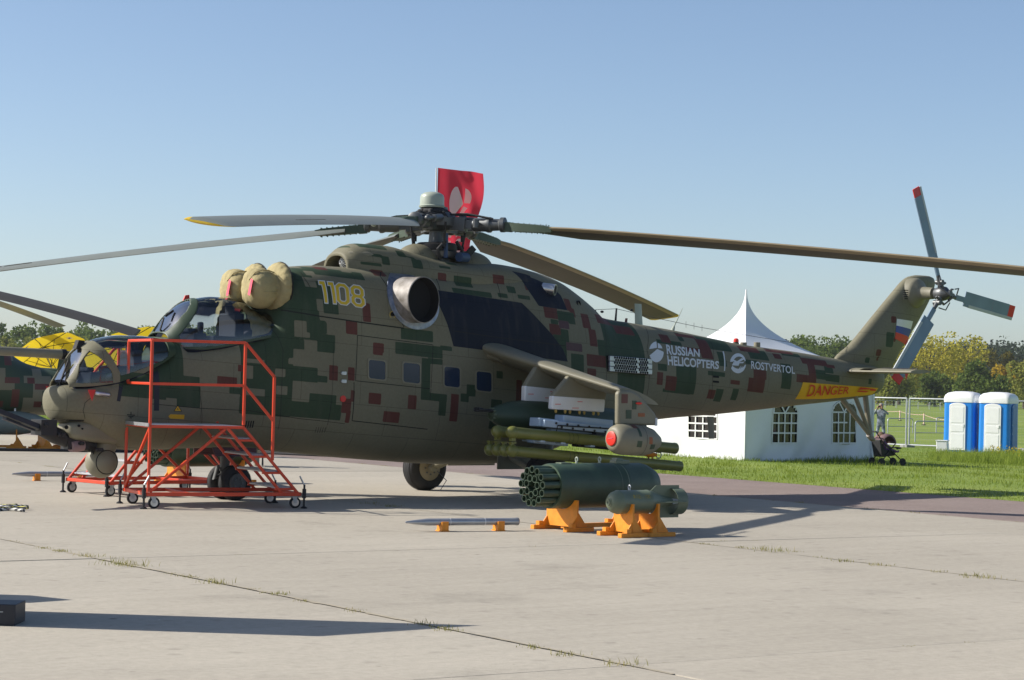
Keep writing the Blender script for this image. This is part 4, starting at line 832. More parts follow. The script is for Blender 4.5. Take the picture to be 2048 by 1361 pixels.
# ---- landing gear
def tyre(mb, c, ax, r, w, n=48):
    mb.lathe(c, ax, [(-w/2+.02, r*.55), (-w/2, r*.62), (-w/2, r*.80), (-w/2+.03, r*.93), (-w*.22, r*.99), (0, r), (w*.22, r*.99), (w/2-.03, r*.93), (w/2, r*.80), (w/2, r*.62), (w/2-.02, r*.55)], n)
    return mb
def wheel(name, par, c, ax, r, w, rimmat):
    q = MB(); tyre(q, c, ax, r, w); o = q.build(name, M['black'], par, smooth=50)
    q = MB()
    for gk in (-.24, -.08, .08, .24): q.lathe(c, ax, [(w*gk-.004, r*1.001), (w*gk, r*.99), (w*gk+.004, r*1.001)], 48, caps=False)
    q.build('tread_groove', M['recess_shade'], o)
    q = MB(); ax = np.array(ax, float); q.lathe(c, ax, [(-w/2-.004, .02), (-w/2-.004, r*.50), (-w/2+.01, r*.56), (-w/2+.012, r*.40), (-w/2+.05, r*.36), (w/2-.05, r*.36), (w/2-.012, r*.40), (w/2-.01, r*.56), (w/2+.004, r*.50), (w/2+.02, r*.2), (w/2+.02, .01)], 32); rm = q.build('rim', rimmat, o, smooth=35)
    q = MB()
    for k in range(8):
        a = k*math.pi/4; x = np.cross(ax, (0, 0, 1.)); q.lathe(np.array(c)+(x*math.cos(a)+np.array((0, 0, 1.))*math.sin(a))*r*.28+ax*(w/2+.0), ax, [(-w-.02, .014), (.02, .014)], 8)
    q.build('rim_bolt', M['hubgrey'], rm)
    return o
rimtan = mat('rim_buff', (.25, .21, .13), .5); rimgrey = mat('rim_dark', (.07, .07, .065), .5)
for s in (-1, 1):
    c = np.array((.97, s*1.51, .35)); q = MB(); q.tube([(1.75, s*.62, .95), (1.42, s*.98, .62), c+np.array((.05, -s*.24, .02))], [.06, .055, .05], 14); q.tube([(1.0, s*.55, .62), c+np.array((.02, -s*.22, .04))], [.05, .045], 14); q.tube([c+np.array((0, -s*.26, 0)), c], .055, 14)
    q.tube([(1.95, s*.45, .85), (1.5, s*.85, .66)], .035, 10); leg = q.build('main_gear_leg', M['tan'], heli, smooth=40)
    wheel('main_wheel', leg, c, (0, 1, 0), .355, .30, rimtan)
    q = MB(); q.tube([c+np.array((.10, -s*.2, -.05)), c+np.array((.34, -s*.12, -.20)), c+np.array((.28, -s*.05, -.35))], .006, 6); q.build('earthing_wire', M['hubgrey'], leg)
    q = MB(); q.box((1.2, s*.62, .60), (.9, .02, .36), None); q.build('gear_door', M['tan'], leg)
c = np.array((-3.42, 0, .24)); q = MB(); q.tube([(-3.52, 0, .85), (-3.50, 0, .36)], [.06, .055], 16); q.tube([(-3.50, 0, .50), (-3.50, 0, .40)], .07, 16); q.tube([(-3.50, 0, .36), (-3.66, 0, .30), (-3.60, 0, .46)], .035, 10); q.tube([c+np.array((0, -.16, 0)), c+np.array((0, .16, 0))], .04, 12); q.bar((-3.50, 0, .36), c, .08, .06); q.tube([(-3.15, 0, .80), (-3.48, 0, .5)], .035, 12)
ng = q.build('nose_gear_leg', rimgrey, heli, smooth=40)
q = MB(); q.lathe((-3.50, 0, .40), (0, 0, 1), [(0, .045), (.06, .045)], 16); q.build('oleo_piston', M['steel'], ng)
for s in (-1, 1): wheel('nose_wheel', ng, c+np.array((0, s*.15, 0)), (0, 1, 0), .24, .17, rimgrey)
for s in (-1, 1):
    q = MB(); q.prism([(-3.85, s*.24, .73), (-3.15, s*.24, .72), (-3.18, s*.29, .60), (-3.82, s*.29, .61)], (0, s*.012, 0)); q.build('gear_door', M['camo'], heli); paint(heli.children[-1])
# ---- belly and boom fittings
def blade_ant(name, u0, v0, u1, v1, w, mt, Y=0., lean=0.):
    a_, b_ = atY(u0, v0, Y), atY(u1, v1, Y); q = MB(); q.loft([[a_+np.array((w*x, .02*y, -.03)) for x, y in ((-.5, 0), (-.2, 1), (.3, .8), (.5, 0), (.3, -.8), (-.2, -1))], [b_+np.array((w*.85*x, .014*y, 0)) for x, y in ((-.5, 0), (-.2, 1), (.3, .8), (.5, 0), (.3, -.8), (-.2, -1))]]); return q.build(name, mt, heli, smooth=40)
blade_ant('blade_antenna', 1278, 655, 1276, 608, .17, M['domegrey']); blade_ant('blade_antenna', 1421, 830, 1423, 878, .15, M['tan'], -.02)
blade_ant('whip_mast', 1231, 640, 1233, 617, .035, M['dark']); blade_ant('whip_mast', 1190, 634, 1191, 620, .02, M['dark']); blade_ant('shark_fin_antenna', 1251, 648, 1253, 637, .06, M['red_brown'])
a_, b_ = atY(1343, 664, 0), atY(1365, 617, 0); q = MB(); q.tube([a_+np.array((0, 0, -.03)), a_+(b_-a_)*.22, a_+(b_-a_)*.23, b_], [.045, .02, .012, .004], 10); q.tube([a_-np.array((.10, 0, .02)), a_+np.array((.10, 0, -.04))], [.05, .05], 10); q.build('whip_antenna', M['domegrey'], heli)
q = MB(); pts = [atY(u, v, 0) for u, v in ((1191, 620), (1233, 618), (1300, 634), (1400, 655), (1500, 672), (1650, 697), (1775, 690))]; q.tube(pts, .004, 5)
for u, v in ((1204, 624), (1263, 621)): q.sphere(atY(u, v, 0), (.035, .02, .02), 10, 6)
for u, v in ((1372, 649), (1388, 652), (1404, 656)): q.tube([atY(u, v-6, 0), atY(u, v+7, 0)], .003, 5)
q.build('wire_antenna', M['dark'], heli)
p = atY(1472, 690, 0); q = MB(); q.lathe(p+np.array((0, 0, -.09)), (0, 0, 1), [(0, .055), (.13, .05), (.135, .02)], 20); bc = q.build('beacon', M['green'], heli); q = MB(); q.lathe(p+np.array((0, 0, .045)), (0, 0, 1), [(0, .046), (.04, .045), (.06, .03), (.065, .001)], 20); q.build('beacon_lens', M['redplug'], bc)
for u, v, r, h in ((1487, 689, .055, .05), (1514, 692, .055, .09)): p = atY(u, v, 0); q = MB(); q.lathe(p+np.array((0, 0, -.08)), (0, 0, 1), [(0, r), (.08+h*.6, r), (.08+h*.65, r*.8)], 18); q.build('boom_vent', M['tan'], heli)
# flare dispensers: three long boxes with two rows of tubes
for k in range(3):
    v0 = 714+10.5*k; a_, b_ = atY(1214, v0+3, -.70), atY(1299, v0+9.5, -.66); cx = (a_+b_)/2; L = np.linalg.norm(b_-a_); xd = (b_-a_)/L; zd = np.cross(xd, (0, 1, 0)); zd = np.array((0, 0, 1.))-xd*xd[2]; yd = np.cross(zd, xd)
    q = MB(); q.box(cx, (L, .13, .076), (xd, yd, zd)); fd = q.build('flare_dispenser', M['alu'], heli, smooth=0); bevel(fd, .006, 1)
    q = MB()
    for r_ in range(2):
        for i in range(15):
            if i == 10: continue
            q.lathe(cx+xd*(-L/2+.105+i*.048+(.024 if r_ else 0))+zd*(.018-.036*r_)+np.array((0, -.0655, 0)), (0, -1, 0), [(0, .0195), (.003, .0195)], 8)
    q.build('flare_tube', M['recess_shade'], fd, smooth=0)['kind'] = 'stuff'
    q = MB(); q.box(cx+np.array((0, .05, 0)), (L*1.03, .16, .085), (xd, yd, zd)); q.build('dispenser_mount', M['dark'], fd)
# ---- cabin windows, door lines, latches
for u, v, w, h in ((754.5, 740, 33, 37), (823.5, 746.5, 33, 39), (904.5, 754.5, 31, 39), (968.5, 763.5, 30, 38)):
    def rr_(k, w_, h_, n=6):
        out = []
        for cx, cy, a0 in ((1, -1, -90), (1, 1, 0), (-1, 1, 90), (-1, -1, 180)):
            for i in range(n):
                a = R(a0+90*i/(n-1)); out.append((u+cx*(w_/2-5)+5*math.cos(a), v+cy*(h_/2-5)+5*math.sin(a)+.115*(cx*(w_/2-5)+5*math.cos(a))))
        return out
    o1, o2 = rr_(0, w+5, h+5), rr_(0, w, h); P1 = [pxskin(a, b, .012, -.84) for a, b in o1]; P2 = [pxskin(a, b, .012, -.84) for a, b in o2]; P3 = [p+np.array((0, .012, 0)) for p in P2]; P0 = [p+np.array((0, .012, 0)) for p in P1]
    q = MB(); q.loft([P0, P1, P2, P3], caps=False); wf = q.build('cabin_window', M['tan'], heli, smooth=30)
    patch_on(o2, .005, -.84, cell=.1).build('pane', M['pane'], wf, smooth=60, fix=False)
for nm, pts, w in (('door_seam', [(715, 671), (865, 690)], .010), ('door_seam', [(715, 671), (711, 762), (860, 778)], .010), ('door_seam', [(708, 765), (704, 842), (855, 859)], .012), ('door_seam', [(866, 690), (862, 776)], .008), ('door_seam', [(862, 778), (860, 800)], .008),
                   ('cowling_seam', [(556, 613), (585, 624), (640, 633), (720, 645), (808, 657)], .018), ('cowling_seam', [(735, 521), (742, 533), (760, 553), (785, 598), (800, 637), (808, 655)], .012), ('cowling_seam', [(905, 662), (1000, 676), (1130, 692)], .012),
                   ('cowling_seam', [(868, 534), (873, 560), (880, 581)], .010), ('cowling_seam', [(991, 560), (1002, 598)], .010), ('cowling_seam', [(601, 545), (608, 556), (621, 576)], .008), ('frame_seam', [(300, 808), (400, 817), (500, 822), (600, 838), (640, 842)], .008), ('frame_seam', [(640, 842), (690, 848)], .006), ('nose_seam', [(181, 797), (170, 806), (166, 822), (170, 838)], .006), ('nose_seam', [(104, 838), (130, 841), (168, 842)], .022), ('frame_seam', [(560, 640), (566, 700), (562, 800), (556, 860)], .005), ('frame_seam', [(668, 700), (664, 790), (655, 850)], .005), ('frame_seam', [(398, 770), (404, 830), (400, 870)], .005)):
    strip(pts, w).build(nm, M['line'], fus, smooth=0, fix=False)
for nm, pts in (('boom_frame_seam', [(1208, 650), (1212, 700), (1213, 760)]), ('boom_frame_seam', [(1290, 655), (1294, 700), (1294, 790)]), ('boom_frame_seam', [(1418, 680), (1424, 740), (1420, 800)])): strip(pts, .007, Y0=-.6).build(nm, M['line'], fus, smooth=0, fix=False)
for u, v in ((688, 747), (688, 763)):
    p = pxskin(u, v, .01, -.84); q = MB(); q.box(p, (.07, .02, .045)); q.bar(p+np.array((-.06, -.015, 0)), p+np.array((.03, -.015, 0)), .014, .014); q.build('door_latch', M['alu'], heli)
p = pxskin(686, 798, .004, -.84); q = MB(); q.lathe(p, (0, -1, 0), [(-.01, .045), (.008, .045), (.009, .0)], 24); q.build('refuel_cap', M['red'], heli)
for k in range(5): strip([(489+4.6*k, 842), (486+4.6*k, 856)], .018, Y0=-.6).build('belly_vent', M['recess_shade'], fus, smooth=0, fix=False)
for k in range(5): strip([(633+4.6*k, 855), (630+4.6*k, 866)], .007, Y0=-.6).build('belly_vent', M['line'], fus, smooth=0, fix=False)
for u0, v0, u1, v1, w in ((241, 765, 237, 803, .05), (312, 722, 313, 822, .075)): strip([(u0, v0), ((u0+u1)/2+1, (v0+v1)/2), (u1, v1)], w, Y0=-.5).build('antenna_strip', M['navy'], fus, smooth=0, fix=False)
# ---- markings
def patchobj(name, poly, mt, off=.004, half=None, par=None, Y0=-.6): return patch_on(poly, off, Y0, half).build(name, mt, par or fus, smooth=0, fix=False)
patchobj('warning_band', [(1590, 799), (1606, 765), (1757, 776.5), (1744, 790), (1650, 798.5)], M['warnyellow'], .006)
lettering('danger_lettering', 'DANGER', ((1621, 769.5), (1701, 774.5), (1613, 794), (1697, 788)), M['red'], fus, .024, bold=.004)
patchobj('danger_arrow', [(1717, 780), (1722, 775), (1752, 779), (1752, 782.5), (1741, 782), (1740, 779.5)], M['red'], .022); patchobj('danger_arrow', [(1714, 784), (1717, 781.5), (1738, 783), (1732, 785.5)], M['red'], .022)
lettering('lettering', 'RUSSIAN', ((1331.5, 689), (1399, 699), (1334, 709.5), (1399.5, 714.5)), M['decal_white'], fus, bold=.028)
lettering('lettering', 'HELICOPTERS', ((1334, 711), (1438, 723), (1336, 731), (1437.5, 739)), M['decal_white'], fus, bold=.028)
lettering('lettering', 'ROSTVERTOL', ((1502, 722), (1589.5, 734), (1502.5, 738), (1590, 748.5)), M['decal_white'], fus, bold=.012)
patchobj('divider_bar', [(1445, 703), (1447.5, 703), (1450, 742), (1448, 742.5)], M['decal_white'], .005)
def arc(cx, cy, rx, ry, a0, a1, n=16): return [(cx+rx*math.cos(R(a)), cy+ry*math.sin(R(a))) for a in np.linspace(a0, a1, n)]
# round emblem of three sectors
patchobj('emblem', arc(1313, 704, 15, 20.5, 195, 268, 10)+[(1314, 696), ], M['decal_white'], .005); patchobj('emblem', [(1316, 697)]+arc(1313, 705, 13, 19, 280, 336, 8), M['decal_white'], .005); patchobj('emblem', [(1314.5, 698.5), (1327, 704)]+arc(1313, 704, 14.5, 21, 8, 160, 16), M['decal_white'], .005)
# winged emblem
for (a0, a1, r0, r1, cy) in ((195, 345, 1.0, .80, 727),): pass
patchobj('emblem', arc(1476, 727, 16, 20, 188, 345, 16)+arc(1478, 729, 12.5, 15.5, 338, 200, 14), M['decal_white'], .005)
patchobj('emblem', arc(1476, 727, 16, 20, 8, 150, 16)+arc(1477, 725, 14, 13, 150, 22, 14), M['decal_white'], .005)
patchobj('emblem', [(1460, 719), (1468, 720), (1474, 723), (1483, 717), (1490, 718), (1478, 725), (1488, 724), (1490, 721.5), (1486, 727), (1472, 727), (1466, 722)], M['decal_white'], .005); patchobj('emblem', [(1467, 724.5), (1479, 727), (1477, 732), (1464, 731)], M['decal_white'], .005)
for k in range(3): patchobj('emblem', [(1481+3.4*k, 733.5), (1482.2+3.4*k, 733.6), (1476+3.6*k, 742.5-2.0*k), (1474.5+3.6*k, 742-2.0*k)], M['decal_white'], .007)
for k, mt in enumerate(('white', 'blue', 'red')):
    f0, f1 = k/3, (k+1)/3; L = lambda f: (1794-4*f, 638+40*f); Rr = lambda f: (1826-12*f, 643+48*f); patchobj('flag_stripe', [L(f0), Rr(f0), Rr(f1), L(f1)], M[mt], .006, fin_half, fin, Y0=-.15)
# side number, outlined block figures
def stroke(pts, w, closed=False):
    P = np.array(pts, float); n = len(P); lf, rg_ = [], []
    for i in range(n):
        if closed: a_, b_ = P[(i-1) % n], P[(i+1) % n]
        else: a_, b_ = P[max(i-1, 0)], P[min(i+1, n-1)]
        d0 = P[i]-a_ if np.any(P[i] != a_) else b_-P[i]; d1 = b_-P[i] if np.any(P[i] != b_) else d0; d0 = d0/np.linalg.norm(d0); d1 = d1/np.linalg.norm(d1); n0 = np.array((-d0[1], d0[0])); n1 = np.array((-d1[1], d1[0])); m_ = n0+n1; m_ /= np.linalg.norm(m_); k = w/2/max(.35, m_@n0); lf.append(P[i]+m_*k); rg_.append(P[i]-m_*k)
    return lf, rg_
def figure(pts, closed, q4, wf, mt, off, name, caps=.0):
    P = np.array(pts, float)
    if not closed and caps: P = P.copy(); e0 = P[0]-P[1]; P[0] += e0/np.linalg.norm(e0)*caps; e1 = P[-1]-P[-2]; P[-1] += e1/np.linalg.norm(e1)*caps
    lf, rg_ = stroke(P, wf, closed); n = len(lf); U = np.array(lf+rg_); Wq = quadmap(U*np.array((1/.6, 1)), q4); XZ = np.array([pxskin(u, v, off, -.85)[[0, 2]] for u, v in Wq])
    fcs = [(i, (i+1) % n, n+(i+1) % n, n+i) for i in range(n if closed else n-1)]; flat_on(XZ, fcs, off).build(name, mt, fus, smooth=0, fix=False)
OCT = [(.2, .07), (.4, .07), (.52, .19), (.52, .81), (.4, .93), (.2, .93), (.08, .81), (.08, .19)]
E8 = [[(.2, .07), (.4, .07), (.52, .19), (.52, .38), (.42, .5), (.18, .5), (.08, .38), (.08, .19)], [(.18, .5), (.42, .5), (.51, .61), (.51, .82), (.4, .93), (.2, .93), (.09, .82), (.09, .61)]]
ONE = [(.16, .90), (.36, .90), (.36, .03)]
for gl, qd in (([(ONE, 0)], ((631, 560.5), (655, 562.5), (639, 606), (662, 608))), ([(ONE, 0)], ((649, 562.5), (672, 564.5), (656, 607.5), (679, 609.5))), ([(OCT, 1)], ((669.5, 565.5), (697, 570), (674, 607.5), (700.5, 611.5))), ([(e, 1) for e in E8], ((699.5, 569.5), (727, 574), (704, 612), (731, 616.5)))):
    for e, cl in gl: figure(e, cl, qd, .215, M['decal_white'], .004, 'number_outline', .045)
    for e, cl in gl: figure(e, cl, qd, .140, M['yellow'], .006, 'number_figure')
# warning plates, earth symbol
patchobj('warning_plate', [(347, 823), (355.5, 810.5), (364, 823.5)], M['line'], .004); patchobj('warning_plate', [(349, 822), (355.5, 812.5), (362.2, 822.5)], M['warnyellow'], .006); patchobj('warning_plate', [(353.5, 819.5), (355.5, 816.5), (357.5, 819.7)], M['line'], .008)
patchobj('arrow_plate', [(337, 833), (341, 829), (369, 830), (368, 839), (340, 837.5)], M['warnyellow'], .004)
for a_, b_, c_, d_ in ((254, 830, 270, 831), (256.5, 833, 267, 834), (259, 836, 264, 836.5), (262, 824, 262, 830)): strip([(a_, b_), (c_, d_)], .012, Y0=-.45).build('earth_symbol', M['line'], fus, smooth=0, fix=False)
# round sleeve emblem on a jacket hanging behind the steps is left to the steps' own builder
for (u, v) in ((1432, 754), (1432, 764)): patchobj('boom_slot', [(u-6, v-2.5), (u+6, v-1.5), (u+6, v+2.5), (u-6, v+1.5)], M['recess_shade'], .006)
# ================================================================== THINGS HUNG ON OR LAID OVER THE HELICOPTER
def cover(label, yc, mir):
    t = thing('engine_inlet_cover', label, 'engine cover', (-3.15, yc, 2.55), 'engine inlet covers')
    zc = 2.925; n = 120
    def wr(a, x, s): return 1+.62*s*(.030*math.sin(a*7+x*19+yc*5)*math.sin(x*31+a*2)+.022*math.sin(a*19+x*13)+.016*math.sin(a*31-x*47)+.02*math.sin(x*70+a*3)*max(0, math.sin(a+.6)))
    q = MB(); rg = []
    for x, r, sag in ((-3.535, .05, 0), (-3.528, .115, 0), (-3.505, .18, .0), (-3.47, .222, .005), (-3.42, .252, .01), (-3.36, .267, .012), (-3.30, .272, .015), (-3.24, .266, .018), (-3.18, .250, .02), (-3.14, .235, .02), (-3.11, .222, .02), (-3.085, .226, .02), (-3.06, .24, .02)):
        s = min(1, max(0, (x+3.55)/.45))**2; x = -3.43+(x+3.535)*(.41/.475); rg.append([(x+(.012*math.sin(a*3+1)+.006*math.sin(a*11+x*9))*min(1, r/.25)**2, yc+r*math.cos(a)*wr(a, x, s), zc-sag+r*1.03*math.sin(a)*wr(a+.7, x, s)) for a in np.linspace(0, 2*np.pi, n, endpoint=False)])
    q.loft(rg, caps=True); b = q.build('cover_front', M['canvas'], t, smooth=70)
    q = MB(); rg = []
    for x, r, dz in ((-3.085, .225, 0), (-3.06, .27, .0), (-3.02, .305, .01), (-2.97, .325, .01), (-2.91, .338, .01), (-2.85, .345, .01), (-2.81, .343, .01), (-2.79, .30, .01)):
        x = -3.035+(x+3.085)*(.135/.295); rg.append([(x-.03*max(0, -math.sin(a)), yc*1.03+r*math.cos(a)*wr(a, x*1.3, .8), zc+dz+r*math.sin(a)*wr(a+2, x*1.3, .8)) for a in np.linspace(0, 2*np.pi, n, endpoint=False)])
    q.loft(rg, caps=False); q.build('cover_skirt', M['canvas'], t, smooth=70)
    for ph in (-.25, .95):
        q = MB(); q.tube([(x, yc+(r+.006)*math.cos(math.pi+ph), zc+(r+.006)*1.03*math.sin(math.pi+ph)*-1) for x, r in ((-3.425, .10), (-3.375, .222), (-3.28, .268), (-3.175, .268), (-3.07, .232))], .008, 6); q.build('strap', M['canvas'], t)
    q = MB(); q.tube([(-2.905, yc*1.03+.348*math.cos(a), zc+.01+.348*math.sin(a)) for a in np.linspace(0, 2*np.pi, 40)], .010, 8); q.build('hem_cord', M['line'], t)
    q = MB(); p = np.array((-3.37, yc-.06, zc-.01)); q.loft([[p+np.array((-.07-.006*k, -.13+.008*k, .10-.055*k)), p+np.array((-.06-.004*k, -.06+.012*k, .12-.055*k))] for k in range(5)], closed=False, caps=False); q.build('warning_ribbon', M['pink'], t)
    return t
cover('tan canvas cover on the near engine inlet behind the rear cockpit', -.33, 1); cover('tan canvas cover on the far engine inlet, half hidden by the near cover', .25, -1)
def pl(x, z0=0.): return -PS*x+z0
# gun pod under the inner pylon
gp = thing('gun_pod', 'dark green twin-barrel gun pod under the inner wing pylon', 'gun pod', (.6, -1.75, 1.0))
ax = np.array((1, 0, -.07)); g0 = np.array((-.25, -1.74, 1.25)); q = MB(); q.lathe(g0, ax, [(0, .06), (.02, .09), (.10, .13), (.30, .20), (.55, .245), (.85, .26), (2.3, .26), (2.6, .22), (2.85, .10), (2.9, .02)], 36); q.build('pod_body', M['green'], gp, smooth=40)
for dy in (-.035, .035): q = MB(); q.lathe(g0+np.array((.02, dy, .045)), -ax, [(0, .022), (.20, .022), (.20, .030), (.28, .030), (.28, .013), (.2, .012)], 14); q.build('barrel', M['black'], gp)
for k in range(10): q = MB(); a = 2*math.pi*k/10; q.lathe(g0+ax*.03+np.array((0, .085*math.cos(a), .085*math.sin(a))), -ax, [(0, .014), (.03, .012)], 8); q.build('muzzle_bolt', M['ammo'], gp)
# missile tubes on their blue-grey launcher
def missile(label, y, x0, z0, L, front, r=.072, band=True):
    t = thing('missile_tube', label, 'missile tube', (x0+L/2, y, z0-r), 'missile tubes on the wing launcher'); a = np.array((x0, y, z0)); ax_ = np.array((1, 0, -.073))
    q = MB(); q.lathe(a, ax_, [(0, r*.6), (.03, r), (.10, r), (L-.06, r), (L-.03, r*1.06), (L, r*1.04)], 28); q.build('tube_body', M['olive'], t, smooth=40)
    q = MB()
    if front == 'ball': q.sphere(a+np.array((-.02, 0, .0)), r*1.22, 20, 14); c = q.build('end_cap', M['olive'], t, smooth=60); q = MB(); q.box(a+np.array((-.03, 0, r*1.3)), (.05, .05, .05)); q.bar(a+np.array((-.06, 0, r*1.55)), a+np.array((.02, 0, r*1.55)), .07, .02); q.build('cap_latch', M['olive'], c)
    else: q.sphere(a, (r*1.25, r*1.12, r*1.12), 20, 14); c = q.build('end_cap', M['olive'], t, smooth=60); q = MB(); q.box(a+np.array((.0, 0, -r*1.25)), (.07, .06, .045)); q.build('cap_latch', M['olive'], c)
    if band:
        q = MB()
        for s in (.95, 1.02, 1.10): q.lathe(a+ax_*s, ax_, [(0, r*1.02), (.015, r*1.02)], 28, caps=False)
        q.build('clamp_band', mat('band_olive', (.07, .08, .02), .35) if 'band_olive' not in MATS else MATS['band_olive'], t)
    q = MB(); q.lathe(a+ax_*L, ax_, [(0, r*.9), (.002, .001)], 24); q.build('rear_bore', M['recess_shade'], t)
    return t
for k, nm in enumerate(('outermost', 'second from outside', 'third from outside', 'innermost')):
    missile(f'olive missile tube with ball cap, {nm} in the lower row', -2.50+.165*k, -.43, .765, 3.10, 'ball')
missile('olive missile tube in the upper launcher row, nearer one', -2.52, -.47, 1.02, 3.02, 'cap', .078); missile('olive missile tube in the upper launcher row, farther one', -2.19, -.47, 1.02, 3.02, 'cap', .078)
lr = thing('missile_launcher', 'pale blue-grey missile launcher frame under the outer wing pylon', 'launcher', (.8, -2.45, .9))
S_ = np.array((1, 0, -.073)); 
def lb(name, x, z, L, w, h, mt=M['rack'], y=-2.34):
    q = MB(); c = np.array((x, y, z-.073*(x-.3))); q.bar(c-S_*L/2, c+S_*L/2, w, h); o = q.build(name, mt, lr, smooth=35); bevel(o, .012, 2); return o
lb('adapter', .95, 1.215, .92, .20, .13); lb('upper_beam', .75, 1.135, 1.30, .34, .10); lb('front_box', .22, 1.145, .34, .22, .12); lb('lower_rail', .30, .885, .62, .16, .075); lb('lower_rail', 1.2, .89, .8, .16, .07, M['dark']); lb('side_panel', 1.30, 1.0, .50, .30, .26, M['navy']); lb('middle_beam', .85, 1.03, 1.1, .12, .09)
for x in (.05, .42, .95, 1.45): lb('hanger', x, .93, .09, .42, .13, M['rack'])
q = MB()
for k in range(12): q.lathe((.30+.1*k, -2.515, 1.15-.0073*k*1.0-.05*(k % 2)), (0, -1, 0), [(0, .016), (.012, .016)], 8)
q.build('fastener', M['dark'], lr)['kind'] = 'stuff'
q = MB(); q.bar((.35, -2.53, 1.02), (1.2, -2.53, .98), .02, .02); q.tube([(.3, -2.52, 1.0), (.32, -2.53, 1.12), (1.3, -2.53, 1.08)], .01, 6); q.build('cable_conduit', M['dark'], lr)
pp = atY(1300, 909, -2.35); pl_ = thing('towing_hook', 'small orange hook with a ring behind the missile tubes, under the tip pod', 'hook', pp)
q = MB(); q.tube([pp+np.array((-.16, 0, .02)), pp+np.array((-.02, 0, .0)), pp+np.array((.12, 0, -.01))], [.03, .045, .025], 10); q.tube([pp+np.array((-.02, 0, 0)), pp+np.array((-.03, 0, -.11))], .015, 8); q.tube([pp+np.array((.05, 0, 0)), pp+np.array((.05, 0, -.11))], .012, 8); q.build('hook_body', M['orange'], pl_)
q = MB(); q.tube([pp+np.array((.17+.05*math.cos(a), 0, -.01+.05*math.sin(a))) for a in np.linspace(0, 2*np.pi, 20)], .008, 8); q.build('hook_ring', M['zinc'], pl_)
# ================================================================== DISPLAY STANDS AND ORDNANCE ON THE APRON
def g3(u, v, z=0.): return atZ(u, v, z)
# local builders: x along the store (nose at -x), y across, z up
def rocket(label, loc, rz):
    t = thing('unguided_rocket', label, 'rocket', loc, 'silver rockets', local=True, rz=rz)
    q = MB(); z = .105; q.lathe((-.72, 0, z), (1, 0, 0), [(0, .004), (.012, .012), (.02, .014), (.03, .012), (.10, .024), (.24, .038), (.27, .041), (.52, .041), (.53, .0425), (.54, .0425), (.55, .041), (.95, .041), (.96, .0425), (.97, .0425), (.98, .041), (1.36, .041), (1.38, .046), (1.40, .046), (1.41, .040)], 28); q.build('rocket_body', M['rocket'], t, smooth=30)
    for s in (-.19, .245): q = MB(); q.lathe((s, 0, z), (1, 0, 0), [(0, .0418), (.012, .0425), (.02, .0418)], 28, caps=False); q.build('band', M['white'], t)
    q = MB(); q.lathe((.69, 0, z), (1, 0, 0), [(0, .036), (.002, .001)], 20); q.build('nozzle_plate', M['dark'], t)
    return t
def block(label, loc, rz):
    t = thing('support_block', label, 'support block', loc, 'small orange support blocks', local=True, rz=rz); q = MB(); h = .115; w = .075; pts = [(0, -w, 0), (0, w, 0), (0, w, h)]+[(0, .045*math.cos(a), .108-.045*math.sin(a)) for a in np.linspace(.1, math.pi-.1, 9)]+[(0, -w, h)]
    q.prism([(-.04, p[1], p[2]) for p in pts], (.085, 0, 0)); bevel(q.build('saddle', M['orange'], t, smooth=0), .004, 1); q = MB(); q.box((.0, 0, .006), (.10, .17, .012)); q.build('foot_plate', M['orange'], t); return t
ra, rb = g3(885, 1063), g3(997, 1062); ang = math.atan2(rb[1]-ra[1], rb[0]-ra[0]); rd = np.array((math.cos(ang), math.sin(ang), 0)); rm = (ra+rb)/2-rd*.09
rocket('silver rocket lying nearest the viewer, in front of the helicopter', rm, ang); block('orange block under the nose end of the nearest silver rocket', ra, ang); block('orange block under the tail end of the nearest silver rocket', rb, ang)
fa = g3(73, 962); rocket('silver rocket lying beyond the helicopter nose, at left', fa+rd*.33, ang+.02); block('orange block under the far silver rocket at left', fa, ang+.02); block('orange block under the tail of the far silver rocket, behind the sensor ball', fa+rd*.7, ang+.02)
